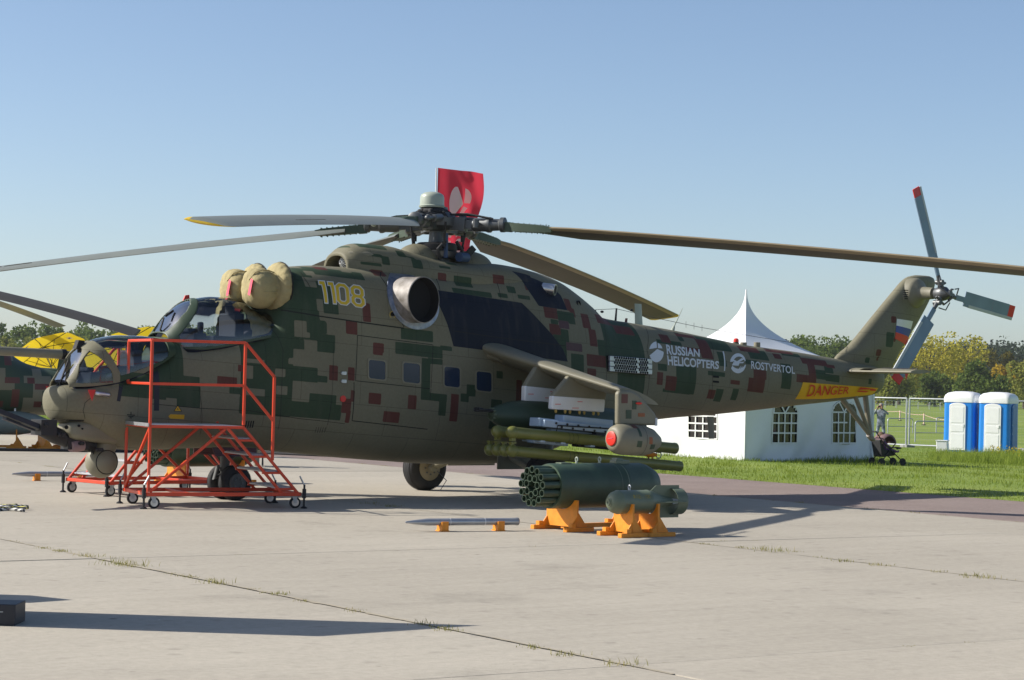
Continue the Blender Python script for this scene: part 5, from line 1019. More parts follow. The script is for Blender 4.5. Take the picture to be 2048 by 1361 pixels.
# rocket pod
def rocket_pod(label, loc, rz, far=False, slab=None):
    t = thing('rocket_pod', label, 'rocket pod', loc, 'twenty-tube rocket pods', local=True, rz=rz); z = .515; q = MB()
    q.lathe((-.42, 0, z), (1, 0, 0), [(-.0, .232), (.0, .255), (.03, .262), (.10, .262), (1.05, .262), (1.06, .266), (1.08, .266), (1.09, .262), (1.42, .262), (1.50, .245), (1.62, .19), (1.64, .01)], 48, caps=False); q.build('pod_body', M['ammodark'], t, smooth=30)
    q = MB(); q.lathe((-.40, 0, z), (1, 0, 0), [(0, .24), (.001, .001)], 40); q.build('front_plate', M['recess_shade'], t)
    hl = [(0.195, 2*math.pi*k/13+.12) for k in range(13)]+[(.098, 2*math.pi*k/7+.3) for k in range(7)]
    for r, a in hl:
        q = MB(); q.lathe((-.66, r*math.cos(a), z+r*math.sin(a)), (1, 0, 0), [(.30, .041), (0, .041), (0, .035), (.26, .035)], 20, caps=False); o = q.build('launch_tube', M['ammodark'], t, smooth=40); q = MB(); q.lathe((-.50, r*math.cos(a), z+r*math.sin(a)), (1, 0, 0), [(0, .035), (.001, .001)], 16); q.build('tube_bore', M['recess_shade'], o)
    for x in (.02, .38): q = MB(); q.tube([(x, 0, z+.25), (x, 0, z+.29)], .015, 8); q.tube([(x, .020*math.cos(a), z+.305+.026*math.sin(a)) for a in np.linspace(0, 2*np.pi, 16)], .008, 8); q.build('lifting_eye', M['domegrey'], t)
    q = MB(); q.box((.70, 0, z+.27), (.22, .12, .05)); q.box((.66, 0, z+.285), (.10, .10, .07)); bevel(q.build('electrical_box', M['ammo'], t, smooth=0), .01, 2); q = MB(); q.box((-.18, 0, z+.262), (.16, .10, .02)); q.build('suspension_pad', M['ammo'], t, smooth=0)
    q = MB(); q.lathe((.62, 0, z), (1, 0, 0), [(0, .264), (.012, .265), (.02, .264)], 48, caps=False); q.lathe((.52, 0, z), (1, 0, 0), [(0, .2632), (.004, .2635), (.006, .2632)], 48, caps=False); q.build('strap', M['ammo'], t)
    s = thing('cradle_stand', slab or 'orange cradle stand holding up the near rocket pod', 'stand', loc, 'orange cradle stands', local=True, rz=rz)
    cradle(s, [(-.18, .27, .36), (.90, .27, .36)], z, .268); return t
def cradle(s, plates, z, r):                       # saddle plates standing across the store on feet, joined by rails
    for x, hw, h in plates:
        q = MB(); pts = [(x, -hw, .05), (x, hw, .05), (x, hw, h)]
        a0 = math.asin(min(.98, (z-h)/r)) if z > h else 0
        arc_ = [(x, r*math.cos(a), z-r*math.sin(a)) for a in np.linspace(a0 if a0 > 0 else 0, math.pi-a0, 18)]
        pts += [p for p in arc_ if abs(p[1]) <= hw] + [(x, -hw, h)]
        q.prism([(p[0]-.012, p[1], p[2]) for p in pts], (.024, 0, 0)); q.build('saddle_plate', M['orange'], s, smooth=0)
        for sg in (-1, 1):
            q = MB(); q.box((x, sg*(hw+.02), .025), (.42, .07, .05)); bevel(q.build('foot', M['orange'], s, smooth=0), .005, 1)
            q = MB(); q.prism([(x+.012, sg*(hw-.004), .05), (x+.15, sg*(hw-.004), .05), (x+.012, sg*(hw-.004), h*.62)], (0, -sg*.012, 0)); q.build('gusset', M['orange'], s, smooth=0)
            q = MB(); q.prism([(x-.012, sg*(hw-.004), .05), (x-.10, sg*(hw-.004), .05), (x-.012, sg*(hw-.004), h*.45)], (0, -sg*.012, 0)); q.build('gusset', M['orange'], s, smooth=0)
            q = MB(); q.box((x-.10, sg*(hw+.02), .072), (.06, .06, .045)); q.build('foot_block', M['orange'], s, smooth=0)
    q = MB(); q.box(((plates[0][0]+plates[1][0])/2, 0, .05), (abs(plates[1][0]-plates[0][0]), .05, .05)); q.build('spacer_rail', M['orange'], s, smooth=0)
pr0 = g3(1122, 1062); rocket_pod('big green rocket pod with twenty open tubes, in front of the wing', pr0+np.array((.25, .07, 0)), R(1.5))
# bomb
bl0 = g3(1245, 1076); brz = R(-2)
t = thing('aerial_bomb', 'small green finned bomb on an orange stand at right of the rocket pod', 'bomb', bl0+np.array((.36, .16, 0)), local=True, rz=brz); z = .385
q = MB(); q.lathe((-.42, 0, z), (1, 0, 0), [(0, .03), (.004, .06), (.02, .085), (.06, .118), (.11, .132), (.12, .1365), (.13, .1365), (.14, .1335), (.52, .1335), (.53, .136), (.545, .136), (.555, .132), (.62, .118), (.78, .065), (.90, .045), (.92, .02)], 40); q.build('bomb_body', M['ammo'], t, smooth=30)
q = MB(); q.lathe((-.42, 0, z), (-1, 0, 0), [(-.01, .05), (.004, .05), (.004, .035), (.016, .033), (.016, .014), (.010, .012)], 24); q.build('nose_plug', M['ammo'], t)
q = MB(); q.tube([(-.13, 0, z+.13), (-.13, 0, z+.15)], .016, 8); q.tube([(-.13, .02*math.cos(a), z+.168+.022*math.sin(a)) for a in np.linspace(0, 2*np.pi, 16)], .007, 8); q.build('lifting_eye', M['zinc'], t)
for k in range(4):
    a = k*math.pi/2; d = np.array((0, math.cos(a), math.sin(a))); n = np.array((0, -math.sin(a), math.cos(a))); p = np.array((0, 0, z)); q = MB()
    q.prism([p+np.array((.16, 0, 0))+d*.11-n*.004, p+np.array((.26, 0, 0))+d*.185-n*.004, p+np.array((.60, 0, 0))+d*.185-n*.004, p+np.array((.60, 0, 0))+d*.02-n*.004, p+np.array((.40, 0, 0))+d*.05-n*.004], n*.008); q.build('tail_fin', M['ammo'], t, smooth=0)
q = MB(); q.lathe((.47, 0, z), (1, 0, 0), [(0, .145), (0, .150), (.15, .150), (.15, .143), (0, .143)], 40, caps=False); q.build('tail_ring', M['ammo'], t, smooth=40)
P, fs_ = text_tris('ФАБ - 100', .004); q = MB(); vs = []
for x, y in P: a = math.pi+R(26)-(y*.055-.0)/.1345; vs.append((-.17+x*.25, .1352*math.cos(math.pi-(R(30)+(y-.5)*.055/.1345)), z+.1352*math.sin(R(30)+(y-.5)*.055/.1345)))
q.add(vs, fs_); q.build('stencil_lettering', mat('stencil_yellow', (.34, .27, .05), .6), t, smooth=0, fix=False)
s = thing('cradle_stand', 'orange cradle stand holding up the small finned bomb', 'stand', bl0+np.array((.36, .16, 0)), 'orange cradle stands', local=True, rz=brz)
cradle(s, [(-.20, .17, .37), (.17, .17, .37)], z, .1365)
# the same pod and stand again beyond the nose, seen under the belly
fp = g3(330, 985); rocket_pod('green rocket pod seen under the helicopter belly, beyond the red steps', g3(380, 968)+np.array((.1, .3, 0)), R(2), slab='orange cradle stand under the pod seen beneath the belly')
# ================================================================== BOARDING STEPS
def steps(name_label, loc, rz):
    t = thing('boarding_steps', name_label, 'steps', loc, 'red wheeled boarding steps', local=True, rz=rz)
    LU, LV, DZ, TZ, BZ, DU = 2.02, 1.12, 1.07, 2.13, .185, 1.23; w = .036
    def br(name, a, b, ww=w, mt=M['redframe']):
        q = MB(); q.bar(a, b, ww, ww); return bevel(q.build(name, mt, t, smooth=0), .006, 1)
    for v in (0, LV):
        br('base_rail', (-.03, v, BZ), (LU, v, BZ), .048); br('post', (0, v, BZ+.03), (0, v, TZ)); br('post', (DU, v, DZ), (DU, v, TZ) if v == 0 else (DU, v, DZ+.02))
        br('deck_beam', (0, v, DZ-.03), (DU, v, DZ-.03))
        br('stringer', (DU-.22, v, DZ-.03), (LU-.24, v, BZ)); br('stringer', (DU, v, DZ-.03), (LU-.02, v, BZ))
        br('brace', (.02, v, BZ+.03), (DU-.24, v, DZ-.05), .036)
    br('top_rail', (0, 0, TZ), (DU, 0, TZ)); br('middle_rail', (0, 0, 1.58), (DU, 0, 1.58), .034); br('top_rail', (0, 0, TZ), (0, LV, TZ)); br('middle_rail', (0, 0, 1.58), (0, LV, 1.58), .034)
    br('handrail', (DU, 0, TZ), (DU+.40, 0, 1.70)); br('handrail', (DU, 0, 1.58), (DU+.40, 0, 1.13), .034); br('handrail_post', (DU+.40, 0, 1.70), (DU+.40, 0, .62))
    for u in (0, LU): br('base_cross_rail', (u, 0, BZ), (u, LV, BZ), .048)
    br('deck_beam', (0, 0, DZ-.03), (0, LV, DZ-.03)); br('deck_beam', (DU, 0, DZ-.03), (DU, LV, DZ-.03)); br('brace', (0, LV, BZ+.03), (0, 0, DZ-.05), .036); br('base_cross_rail', (.55, 0, BZ), (.55, LV, BZ), .04)
    q = MB(); q.box((DU/2, LV/2, DZ-.022), (DU-.02, LV-.03, .016)); dk = bevel(q.build('deck', M['tread'], t, smooth=0), .004, 1)
    q = MB(); q.box((-.026, LV/2, DZ-.01), (.012, LV+.05, .045)); q.build('edge_strip', M['alu'], dk, smooth=0)
    for k in range(14): q = MB(); q.box((DU/2, .04+k*(LV-.08)/13, DZ-.012), (DU-.03, .012, .005)); q.build('tread_bar', M['tread'], dk, smooth=0)
    for k in range(4):
        f = (k+.93)/4.25; z = DZ-(DZ-BZ)*f+.02; u = DU-.11+(LU-.03-DU)*f-.02; q = MB(); q.box((u, LV/2, z), (.235, LV-.045, .022)); tr_ = bevel(q.build('tread', M['tread'], t, smooth=0), .004, 1)
        for j in range(4): q = MB(); q.box((u-.09+.06*j, LV/2, z+.013), (.012, LV-.06, .005)); q.build('tread_bar', M['tread'], tr_, smooth=0)
        for v in (0, LV): br('tread_bracket', (u-.13, v, z-.02), (u+.13, v, z-.02), .03)
    for u, v in ((.06, .05), (.06, LV-.05), (LU-.08, .05), (LU-.08, LV-.05)):
        q = MB(); c = np.array((u+.03, v, .075)); q.lathe(c, (0, 1, 0), [(-.018, .04), (-.018, .066), (-.012, .075), (.012, .075), (.018, .066), (.018, .04)], 24); ca = q.build('caster_wheel', M['black'], t, smooth=40)
        q = MB(); q.lathe(c, (0, 1, 0), [(-.021, .012), (-.021, .048), (.021, .048), (.021, .012)], 20); q.build('caster_rim', M['steel'], ca); q = MB()
        for s in (-1, 1): q.prism([(u+.045, v+s*.028, .07), (u+.015, v+s*.028, .07), (u-.02, v+s*.028, .155), (u+.05, v+s*.028, .155)], (0, s*.005, 0))
        q.box((u+.015, v, .158), (.09, .08, .008)); q.build('caster_fork', M['zinc'], ca, smooth=0)
    for u, v in ((-.06, -.02), (-.06, LV+.02), (LU+.05, -.02), (LU+.05, LV+.02)):
        q = MB(); q.tube([(u, v, .02), (u, v, .31)], .014, 10); q.lathe((u, v, 0), (0, 0, 1), [(0, .045), (.012, .045), (.03, .02)], 16); q.tube([(u, v, BZ-.05), (u, v, BZ+.07)], .026, 10); j = q.build('jack', M['dark'], t); q = MB(); q.tube([(u, v, .30), (u-.025*np.sign(u-1), v, .345), (u-.065*np.sign(u-1), v, .42)], .011, 8); q.build('jack_handle', M['zinc'], j)
    return t
sa, sb = g3(303, 1019), g3(592, 1018); srz = math.atan2(sb[1]-sa[1], sb[0]-sa[0])
st1 = steps('near orange-red wheeled steps with platform beside the front cockpit', sa+np.array((-.02, .06, 0)), srz)
fl, fr_ = g3(136, 985), g3(216, 994)
st2 = copy_tree(st1); rz2 = math.atan2(fl[1]-fr_[1], fl[0]-fr_[0])-math.pi/2
# far set: turned about, its lowest tread towards the nose
st2['label'] = 'far orange-red wheeled steps on the other side of the nose, behind the sensor ball'
rz2 = math.pi+R(4); st2.rotation_euler = (0, 0, rz2)
st2.location = np.array(fl)+np.array((2.02*math.cos(R(4))-.02, 2.02*math.sin(R(4))+.0, 0))
# ================================================================== LEFT EDGE: striped ropes, black base box with an added shadow-casting panel
rp = []
for k, (v0, v1, c) in enumerate(((1004, 1009, 'y'), (1010, 1013, 'k'), (1013, 1015, 'y'), (1017, 1019, 'k'), (1021, 1023, 'k'))): rp.append((v0, v1, c))
def ropemat(name, a, b):
    m = bpy.data.materials.new(name); m.use_nodes = True; n = m.node_tree.nodes; l = m.node_tree.links; w = n.new('ShaderNodeTexWave'); w.inputs['Scale'].default_value = 8; w.wave_type = 'BANDS'; w.bands_direction = 'DIAGONAL'; tc = n.new('ShaderNodeTexCoord'); l.new(tc.outputs['Object'], w.inputs['Vector'])
    r = n.new('ShaderNodeValToRGB'); r.color_ramp.interpolation = 'CONSTANT'; r.color_ramp.elements[0].color = (*a, 1); r.color_ramp.elements[1].color = (*b, 1); r.color_ramp.elements[1].position = .5; l.new(w.outputs['Fac'], r.inputs[0]); l.new(r.outputs[0], n['Principled BSDF'].inputs['Base Color']); n['Principled BSDF'].inputs['Roughness'].default_value = .7; return m
rope1, rope2 = ropemat('rope_black_white', (.03, .03, .04), (.62, .62, .58)), ropemat('rope_black_yellow', (.02, .02, .03), (.55, .50, .12))
rt = thing('barrier_rope', 'coiled black, white and yellow striped barrier rope on the concrete at the left edge', 'rope', g3(20, 1015))
for k in range(5):
    q = MB(); pts = []
    for s in np.linspace(0, 1, 40): pts.append(g3(-120+(168+8*(k % 2)-14*(k == 0))*s, 1003+4.2*k+ (8-1.2*k)*s*(1 if k < 2 else .35)+1.5*math.sin(s*9+k), .02+.012*(k % 2))+np.array((0, 0, .006*math.sin(s*14+k*2))))
    q.tube(pts, .019, 10); q.build('rope_strand', rope2 if k in (0, 3) else rope1, rt)
ZV = np.array((0, 0, 1.))
bb = thing('display_stand', 'dark base box at the lower left edge, with an unseen panel added to cast a long shadow', 'display stand', g3(10, 1252))
c0 = g3(30, 1252); lx = np.array((-math.cos(R(52)), -math.sin(R(52))*-1, 0)); ca, sa_ = R(-38), 0
ub = -np.array((_rt[0], _rt[1], 0)); vb = np.array((-ub[1], ub[0], 0))*-1
if vb @ _fw < 0: vb = -vb
q = MB(); cen = c0+ub*.42+vb*.15+np.array((0, 0, .07)); q.box(cen, (.84, .30, .14), (ub, vb, (0, 0, 1))); bo = q.build('base_box', mat('charcoal_laminate', (.018, .019, .026), .5), bb, smooth=0); bevel(bo, .004, 1)
q = MB(); q.box(c0+ub*.10-vb*.0005+np.array((0, 0, .09)), (.035, .004, .006), (ub, vb, (0, 0, 1))); q.build('base_slot', M['zinc'], bb, smooth=0)
q = MB(); q.prism([c0+ub*.46+vb*a_+ZV*h for a_, h in ((.0, .02), (.93, .02), (.93, 2.5), (.0, 1.76))], ub*.04); q.build('shadow_panel', mat('shadow_panel_grey', (.10, .10, .11), .5), bb, smooth=0)  # unseen panel added on the base, top slanted to shape the long shadow
# a second board, out of view, added and shaped to cast the pointed shadow
b2 = thing('shadow_board', 'pointed board added just outside the left edge to cast a shadow', 'sign', g3(-150, 1200)); p0 = g3(-150, 1192)
q = MB(); q.prism([p0+ub*.0+vb*a+np.array((0, 0, h)) for a, h in ((-.25, .12), (.28, .12), (.28, .52), (.05, .78), (-.25, .60))], ub*.03); q.build('board_face', M['white'], b2, smooth=0)
for a in (-.2, .22): q = MB(); q.tube([p0+vb*a+ub*.015, p0+vb*a+ub*.015+np.array((0, 0, .3))], .018, 8); q.build('board_leg', M['zinc'], b2)
# ================================================================== BACKGROUND
LAT = np.array((_rt[0], _rt[1], 0)); DEP = np.array((math.sin(YAW), math.cos(YAW), 0)); ZZ = np.array((0, 0, 1.))
def gzp(p): return gz(float(np.array(p) @ GX)) if float(np.array(p) @ GX) > 9.2 else 0.0
def grd(u, D):                                # place on the ground at picture column u and depth D
    p = CPOS+(_fw+RT*(u-1024)/FPX)*D; p = np.array((p[0], p[1], 0.)); p[2] = gzp(p); return p
# ---- pagoda tent
M['tentskin'] = mat('white_pvc', (.74, .75, .76), .55, var=.03, scale=1.5, bump=.12, bscale=2.2)
C0 = grd(1494, 51.2); Rv = LAT*3.50+DEP*2.9; Lv = -LAT*2.9+DEP*3.50; WH = 2.12
tent = thing('pagoda_tent', 'white pointed pagoda tent on the grass behind the tail boom', 'tent', C0)
def wall(a, b, wins, nm):
    a = np.array(a); b = np.array(b); x = (b-a)/np.linalg.norm(b-a); L = np.linalg.norm(b-a); n = np.cross(x, ZZ)
    if n @ (CPOS-a) < 0: n = -n
    za = -.10
    # sheet with gentle folds and holes left for the windows
    nu, nv = 70, 40; S = np.linspace(0, L, nu); H = np.linspace(za, WH, nv); q = MB(); P = {}
    def pt(s, h): f = max(0, 1-h/WH); k = f*f; return a+x*s+ZZ*(h+0)+n*(.06*k*math.sin(s*2.1+h*1.4)+.035*k*math.sin(s*5+1-h*3)+.02*k*math.sin(s*9-h*5)+.02*math.sin(math.pi*min(1, max(0, h/WH)))*math.sin(math.pi*s/L))
    for i in range(nu-1):
        for j in range(nv-1):
            cs, ch = (S[i]+S[i+1])/2, (H[j]+H[j+1])/2
            if any(w0 < cs < w1 and h0 < ch < (h1 if abs(cs-(w0+w1)/2) < .01 else h1-.30*(abs(cs-(w0+w1)/2)/((w1-w0)/2))**2) for w0, w1, h0, h1 in wins): continue
            ids = []
            for ii, jj_ in ((i, j), (i+1, j), (i+1, j+1), (i, j+1)):
                if (ii, jj_) not in P: P[(ii, jj_)] = len(q.v); q.v.append(tuple(pt(S[ii], H[jj_])))
                ids.append(P[(ii, jj_)])
            q.f.append(tuple(ids)); q.m.append(0)
    w_ = q.build('tent_wall', M['tentskin'], tent, smooth=60)
    for w0, w1, h0, h1 in wins:
        c = pt((w0+w1)/2, (h0+h1)/2); q = MB(); hw = (w1-w0)/2+.03; pts = [c+x*(-hw)+ZZ*(h0-.03-(h0+h1)/2), c+x*hw+ZZ*(h0-.03-(h0+h1)/2)]+[c+x*(hw*math.cos(t))+ZZ*((h1-h0)/2-.30+.32*math.sin(t)) for t in np.linspace(0, math.pi, 14)]
        q.prism([p-n*.012 for p in pts], -n*.003); pn = q.build('window_film', M['tentpane'], w_, smooth=0)
        def gb_(p0, p1, ww=.035): g_ = MB(); g_.bar(p0+n*.012, p1+n*.012, ww, .008, up=n); g_.build('glazing_bar', M['white'], pn, smooth=0)
        for f in (0, .25, .5, .75, 1):
            sx = w0+(w1-w0)*f; gb_(pt(sx, h0), pt(sx, h1-.30 if f in (0, 1) else h1-.28))
        for hh_ in np.linspace(h0, h1-.28, 4): gb_(pt(w0, hh_), pt(w1, hh_))
        prev = None
        for t in np.linspace(0, math.pi, 12):
            p = pt((w0+w1)/2+(w1-w0)/2*math.cos(t), h1-.29+.29*math.sin(t))
            if prev is not None: gb_(prev, p)
            prev = p
        for sg in (-1, 1): gb_(pt((w0+w1)/2, h1-.28), pt((w0+w1)/2+sg*.20, h1-.02))
    return w_
LL = np.linalg.norm(Rv)
wall(C0, C0+Rv, [(.20*LL, .395*LL, .42, 1.42), (.66*LL, .855*LL, .42, 1.46)], 'r'); wall(C0, C0+Lv, [(.20*LL, .42*LL, .48, 1.30)], 'l'); wall(C0+Lv, C0+Lv+Rv, [], 'b'); wall(C0+Rv, C0+Rv+Lv, [], 'b')
for p in (C0, C0+Rv, C0+Lv, C0+Rv+Lv): q = MB(); q.bar(p+ZZ*-.1, p+ZZ*(WH+.02), .055); q.build('corner_post', M['white'], tent, smooth=0)
cen = C0+(Rv+Lv)/2; pk = WH+2.10; q = MB(); rg = []
for t in np.linspace(0, 1, 30):
    sc = (1-t)**2.35*1.03+.012*(1-t)+.006; z = WH-.02+(pk-WH)*t; r = []
    cr = [C0-cen, C0+Rv-cen, C0+Rv+Lv-cen, C0+Lv-cen]
    for k in range(4):
        for s in np.linspace(0, 1, 12, endpoint=False): v = cr[k]*(1-s)+cr[(k+1) % 4]*s; r.append(cen*np.array((1, 1, 0))+v*np.array((1, 1, 0))*sc*(1-.03*math.sin(math.pi*s)*(1-t))+ZZ*(z+C0[2]))
    rg.append(r)
q.loft(rg); rf = q.build('tent_roof', M['tentskin'], tent, smooth=35)
q = MB()
for k in range(4):
    a_, b_ = cen+cr[k]*1.035, cen+cr[(k+1) % 4]*1.035; a_ = np.array((a_[0], a_[1], C0[2]+WH)); b_ = np.array((b_[0], b_[1], C0[2]+WH)); n_v = np.cross(b_-a_, ZZ); q.prism([a_+ZZ*.0, b_+ZZ*.0, b_-ZZ*.22, a_-ZZ*.22], n_v/np.linalg.norm(n_v)*.004)
q.build('valance', M['tentskin'], rf, smooth=0)
# things inside the tent that show dimly through the film
for k, (f, g_) in enumerate(((.3, .35), (.72, .3))):
    p = C0+Rv*f+Lv*g_; tb = thing('folding_table', ('folding table inside the white tent behind its left window', 'folding table inside the white tent behind its right window')[k], 'table', p); q = MB(); q.box(p+ZZ*.74, (1.2, .6, .04)); q.build('table_top', M['seat'], tb, smooth=0)
    for sx in (-.5, .5):
        for sy in (-.25, .25): q = MB(); q.tube([p+np.array((sx, sy, 0)), p+np.array((sx, sy, .72))], .018, 8); q.build('leg', M['dark'], tb)
# longer grass along the tent foot and in front of the toilets
cs = []
for f in np.linspace(-.05, 1.05, 70): cs.append((C0+Rv*f-DEP*RNG.uniform(.02, .35)+LAT*RNG.normal(0, .1), RNG.uniform(.35, 1.0)*(1.6 if f > .55 else .8)))
for f in np.linspace(0, 1.0, 50): cs.append((C0+Lv*f-LAT*RNG.uniform(.02, .35), RNG.uniform(.3, 1.0)))
for k in range(240): u = RNG.uniform(1880, 2070); D_ = RNG.uniform(60, 80); cs.append((grd(u, D_), RNG.uniform(.8, 2.2)*(1.2 if u > 1980 else .8)))
for k in range(160): u = RNG.uniform(1300, 2070); D_ = RNG.uniform(42, 60); cs.append((grd(u, D_), RNG.uniform(.4, .9)))
cs = [(np.array((c[0], c[1], gzp(c)-.02)), s) for c, s in cs]
Q, Hs, Ws = tufts(cs, 46, (.05, .19), .16, (.006, .016)); blades('tall_grass', Q, Hs, Ws, M['grass'], .7, kind='stuff', label='tufts of taller uncut grass round the tent and toilets', category='grass')
M['flower'] = leafmat('yellow_flower', (.5, .38, .02), (.45, .30, .02), .3)
FP = np.array([grd(RNG.uniform(1985, 2048), RNG.uniform(66, 76))+ZZ*RNG.uniform(.18, .42) for _ in range(70)]); blades('wild_flowers', FP, np.full(70, .05), np.full(70, .05), M['flower'], .9, kind='stuff', label='yellow wild flowers in the long grass before the toilets', category='flowers')
# ---- portable toilets
M['tblue'] = mat('toilet_blue', (.01, .20, .62), .38, var=.05); M['tblue2'] = mat('toilet_blue_door', (.012, .14, .42), .4, var=.05); M['twhite'] = mat('toilet_white', (.76, .76, .75), .4, var=.04)
def toilet(label, p, rz):
    t = thing('portable_toilet', label, 'portable toilet', p, 'portable toilets', local=True, rz=rz); w = .61; hh_ = 1.93
    def rrect(w0, d0, z, r=.13, n=6): return [(cx*(w0-r)+r*math.cos(R(a0+90*i/(n-1))), cy*(d0-r)+r*math.sin(R(a0+90*i/(n-1))), z) for cx, cy, a0 in ((1, -1, -90), (1, 1, 0), (-1, 1, 90), (-1, -1, 180)) for i in range(n)]
    q = MB(); q.loft([rrect(w, w, -.06), rrect(w, w, .10), rrect(w*.985, w*.985, hh_)]); q.build('cabin', M['tblue'], t, smooth=50)
    q = MB(); q.loft([rrect(w*1.02, w*1.02, hh_-.02), rrect(w*1.03, w*1.03, hh_+.14, .16), rrect(w*.98, w*.98, hh_+.26, .2), rrect(w*.86, w*.86, hh_+.34, .25), rrect(w*.5, w*.5, hh_+.40, .2), rrect(w*.1, w*.1, hh_+.41, .02)]); q.build('roof', M['twhite'], t, smooth=50)
    for k in range(4): q = MB(); q.box((-.33+.22*k, -w*.55, hh_+.26), (.03, .35, .03)); q.build('roof_rib', M['twhite'], t)
    def door(m, ax):
        q = MB(); pts = [(-.36, .06), (.30, .06), (.30, hh_-.16)]+[(-.03+.33*math.cos(a), hh_-.16+.12*math.sin(a)) for a in np.linspace(0, math.pi, 10)][1:-1]+[(-.36, hh_-.16)]
        q.prism([(x, -w-.006, z) if ax == 0 else (w+.006, x, z) for x, z in pts], (0, -.03, 0) if ax == 0 else (.03, 0, 0)); d = bevel(q.build('door' if ax == 0 else 'side_panel', m, t, smooth=30), .015, 2)
        for z0, z1 in ((.14, .70), (.78, 1.05), (1.12, hh_-.20)):
            q = MB(); q.prism([(x, -w-.036, z) if ax == 0 else (w+.036, x, z) for x, z in ((-.28, z0), (.22, z0), (.22, z1), (-.28, z1))], (0, -.010, 0) if ax == 0 else (.010, 0, 0)); bevel(q.build('door_panel', m, d, smooth=0), .008, 2)
        if ax == 0: q = MB(); q.box((.20, -w-.05, 1.02), (.06, .02, .10)); q.build('handle', M['twhite'], d)
    door(M['twhite'], 0); door(M['tblue2'], 1)
    return t
tz = -YAW-R(30)
toilet('blue portable toilet with white door, left of the pair', grd(1930, 84.0), tz); toilet('blue portable toilet with white door, right of the pair, at the right edge', grd(2000, 83.0), tz)
p = grd(1890, 80); bx = thing('utility_box', 'small white utility box on the grass left of the blue toilets', 'box', p, local=True, rz=-YAW-R(20)); q = MB(); q.loft([[(-.20, -.22, -.05), (.20, -.22, -.05), (.20, .22, -.05), (-.20, .22, -.05)], [(-.22, -.22, .46), (.18, -.22, .46), (.18, .22, .46), (-.22, .22, .46)]]); bevel(q.build('box_body', M['twhite'], bx, smooth=0), .02, 2); q = MB(); q.box((-.02, 0, .475), (.44, .48, .03)); bevel(q.build('box_lid', M['twhite'], bx, smooth=0), .008, 1)
# ---- mesh fence panels
def fence(label, a, b, z=2.0):
    a = np.array(a); b = np.array(b); t = thing('fence_panel', label, 'fence', (a+b)/2, 'temporary fence panels'); x = (b-a)/np.linalg.norm(b-a); L = np.linalg.norm(b-a)
    for nm, p, q_ in (('post', a-ZZ*.05, a+ZZ*z), ('post', b-ZZ*.05, b+ZZ*z), ('top_rail', a+ZZ*z, b+ZZ*z), ('bottom_rail', a+ZZ*.10, b+ZZ*.10)): m_ = MB(); m_.tube([p, q_], .036, 10); m_.build(nm, M['zinc'], t)
    m_ = MB()
    for k in range(1, int(L/.13)): m_.tube([a+x*.13*k+ZZ*.1, a+x*.13*k+ZZ*z], .0022, 4)
    for h in np.arange(.35, z, .28): m_.tube([a+ZZ*h, b+ZZ*h], .003, 4)
    m_.build('wire_mesh', M['zinc'], t)['kind'] = 'stuff'
    for p in (a, b): m_ = MB(); m_.box(p+ZZ*.05, (.5, .22, .12)); bevel(m_.build('foot_block', mat('concrete_foot', (.3, .3, .28), .9) if 'concrete_foot' not in MATS else MATS['concrete_foot'], t, smooth=0), .02, 2)
F0, F1, F2, F3 = grd(1700, 90), grd(1816, 88.5), grd(1822, 88.4), grd(1938, 87)
fence('wire mesh fence panel on the grass left of the double posts, behind the person', F0, F1); fence('wire mesh fence panel between the double posts and the toilets', F2, F3); fence('wire mesh fence panel mostly hidden behind the blue toilets', grd(1943, 87), grd(2060, 86))
# ---- hoop barriers, tape posts
def hoop(label, u0, u1, D, h):
    a, b = grd(u0, D), grd(u1, D*1.01); t = thing('hoop_barrier', label, 'barrier', (a+b)/2, 'steel hoop barriers on the grass'); x = (b-a)/np.linalg.norm(b-a); r = .14
    pts = [a-ZZ*.05, a+ZZ*(h-r)]+[a+x*(r-r*math.cos(s))+ZZ*(h-r+r*math.sin(s)) for s in np.linspace(.2, math.pi/2, 5)]+[b-x*(r-r*math.cos(s))+ZZ*(h-r+r*math.sin(s)) for s in np.linspace(math.pi/2, .2, 5)]+[b+ZZ*(h-r), b-ZZ*.05]
    q = MB(); q.tube(pts, .03, 10); q.build('hoop_tube', M['zinc'], t); q = MB(); q.tube([a+ZZ*h*.45, b+ZZ*h*.45], .02, 8); q.build('cross_tube', M['zinc'], t)
hoop('steel hoop barrier, left and middle-distance one beyond the fence', 1779, 1829, 118, .80); hoop('steel hoop barrier, nearest one beyond the fence beside the toilets', 1834, 1905, 98, .95); hoop('steel hoop barrier just left of the toilets, farther back', 1876, 1930, 122, .85)
for k, nm_ in enumerate(('first', 'second', 'third', 'fourth', 'fifth', 'sixth', 'seventh')): hoop(f'steel hoop barrier in the far row, {nm_} from the tent', 1752+22*k, 1772+22*k, 300-3*k, 1.0)
tp = []
stripe = ropemat('tape_red_white', (.55, .06, .03), (.75, .74, .72)); ospt = ropemat('post_orange_white', (.62, .22, .03), (.75, .74, .72))
for k, (u, D_, lb_) in enumerate(((1803, 170, 'orange and white tape post on the field, farther one'), (1851, 150, 'orange and white tape post on the field, nearer one'))):
    p = grd(u, D_); t = thing('tape_post', lb_, 'post', p, 'tape posts'); q = MB(); q.tube([p-ZZ*.05, p+ZZ*.80], .055, 10); q.build('post_tube', ospt, t); q = MB(); q.lathe(p, ZZ, [(0, .16), (.04, .16), (.05, .06)], 14); q.build('post_base', M['dark'], t); tp.append(p+ZZ*.72)
t = thing('barrier_tape', 'red and white barrier tape strung across the field between the posts', 'tape', tp[0])
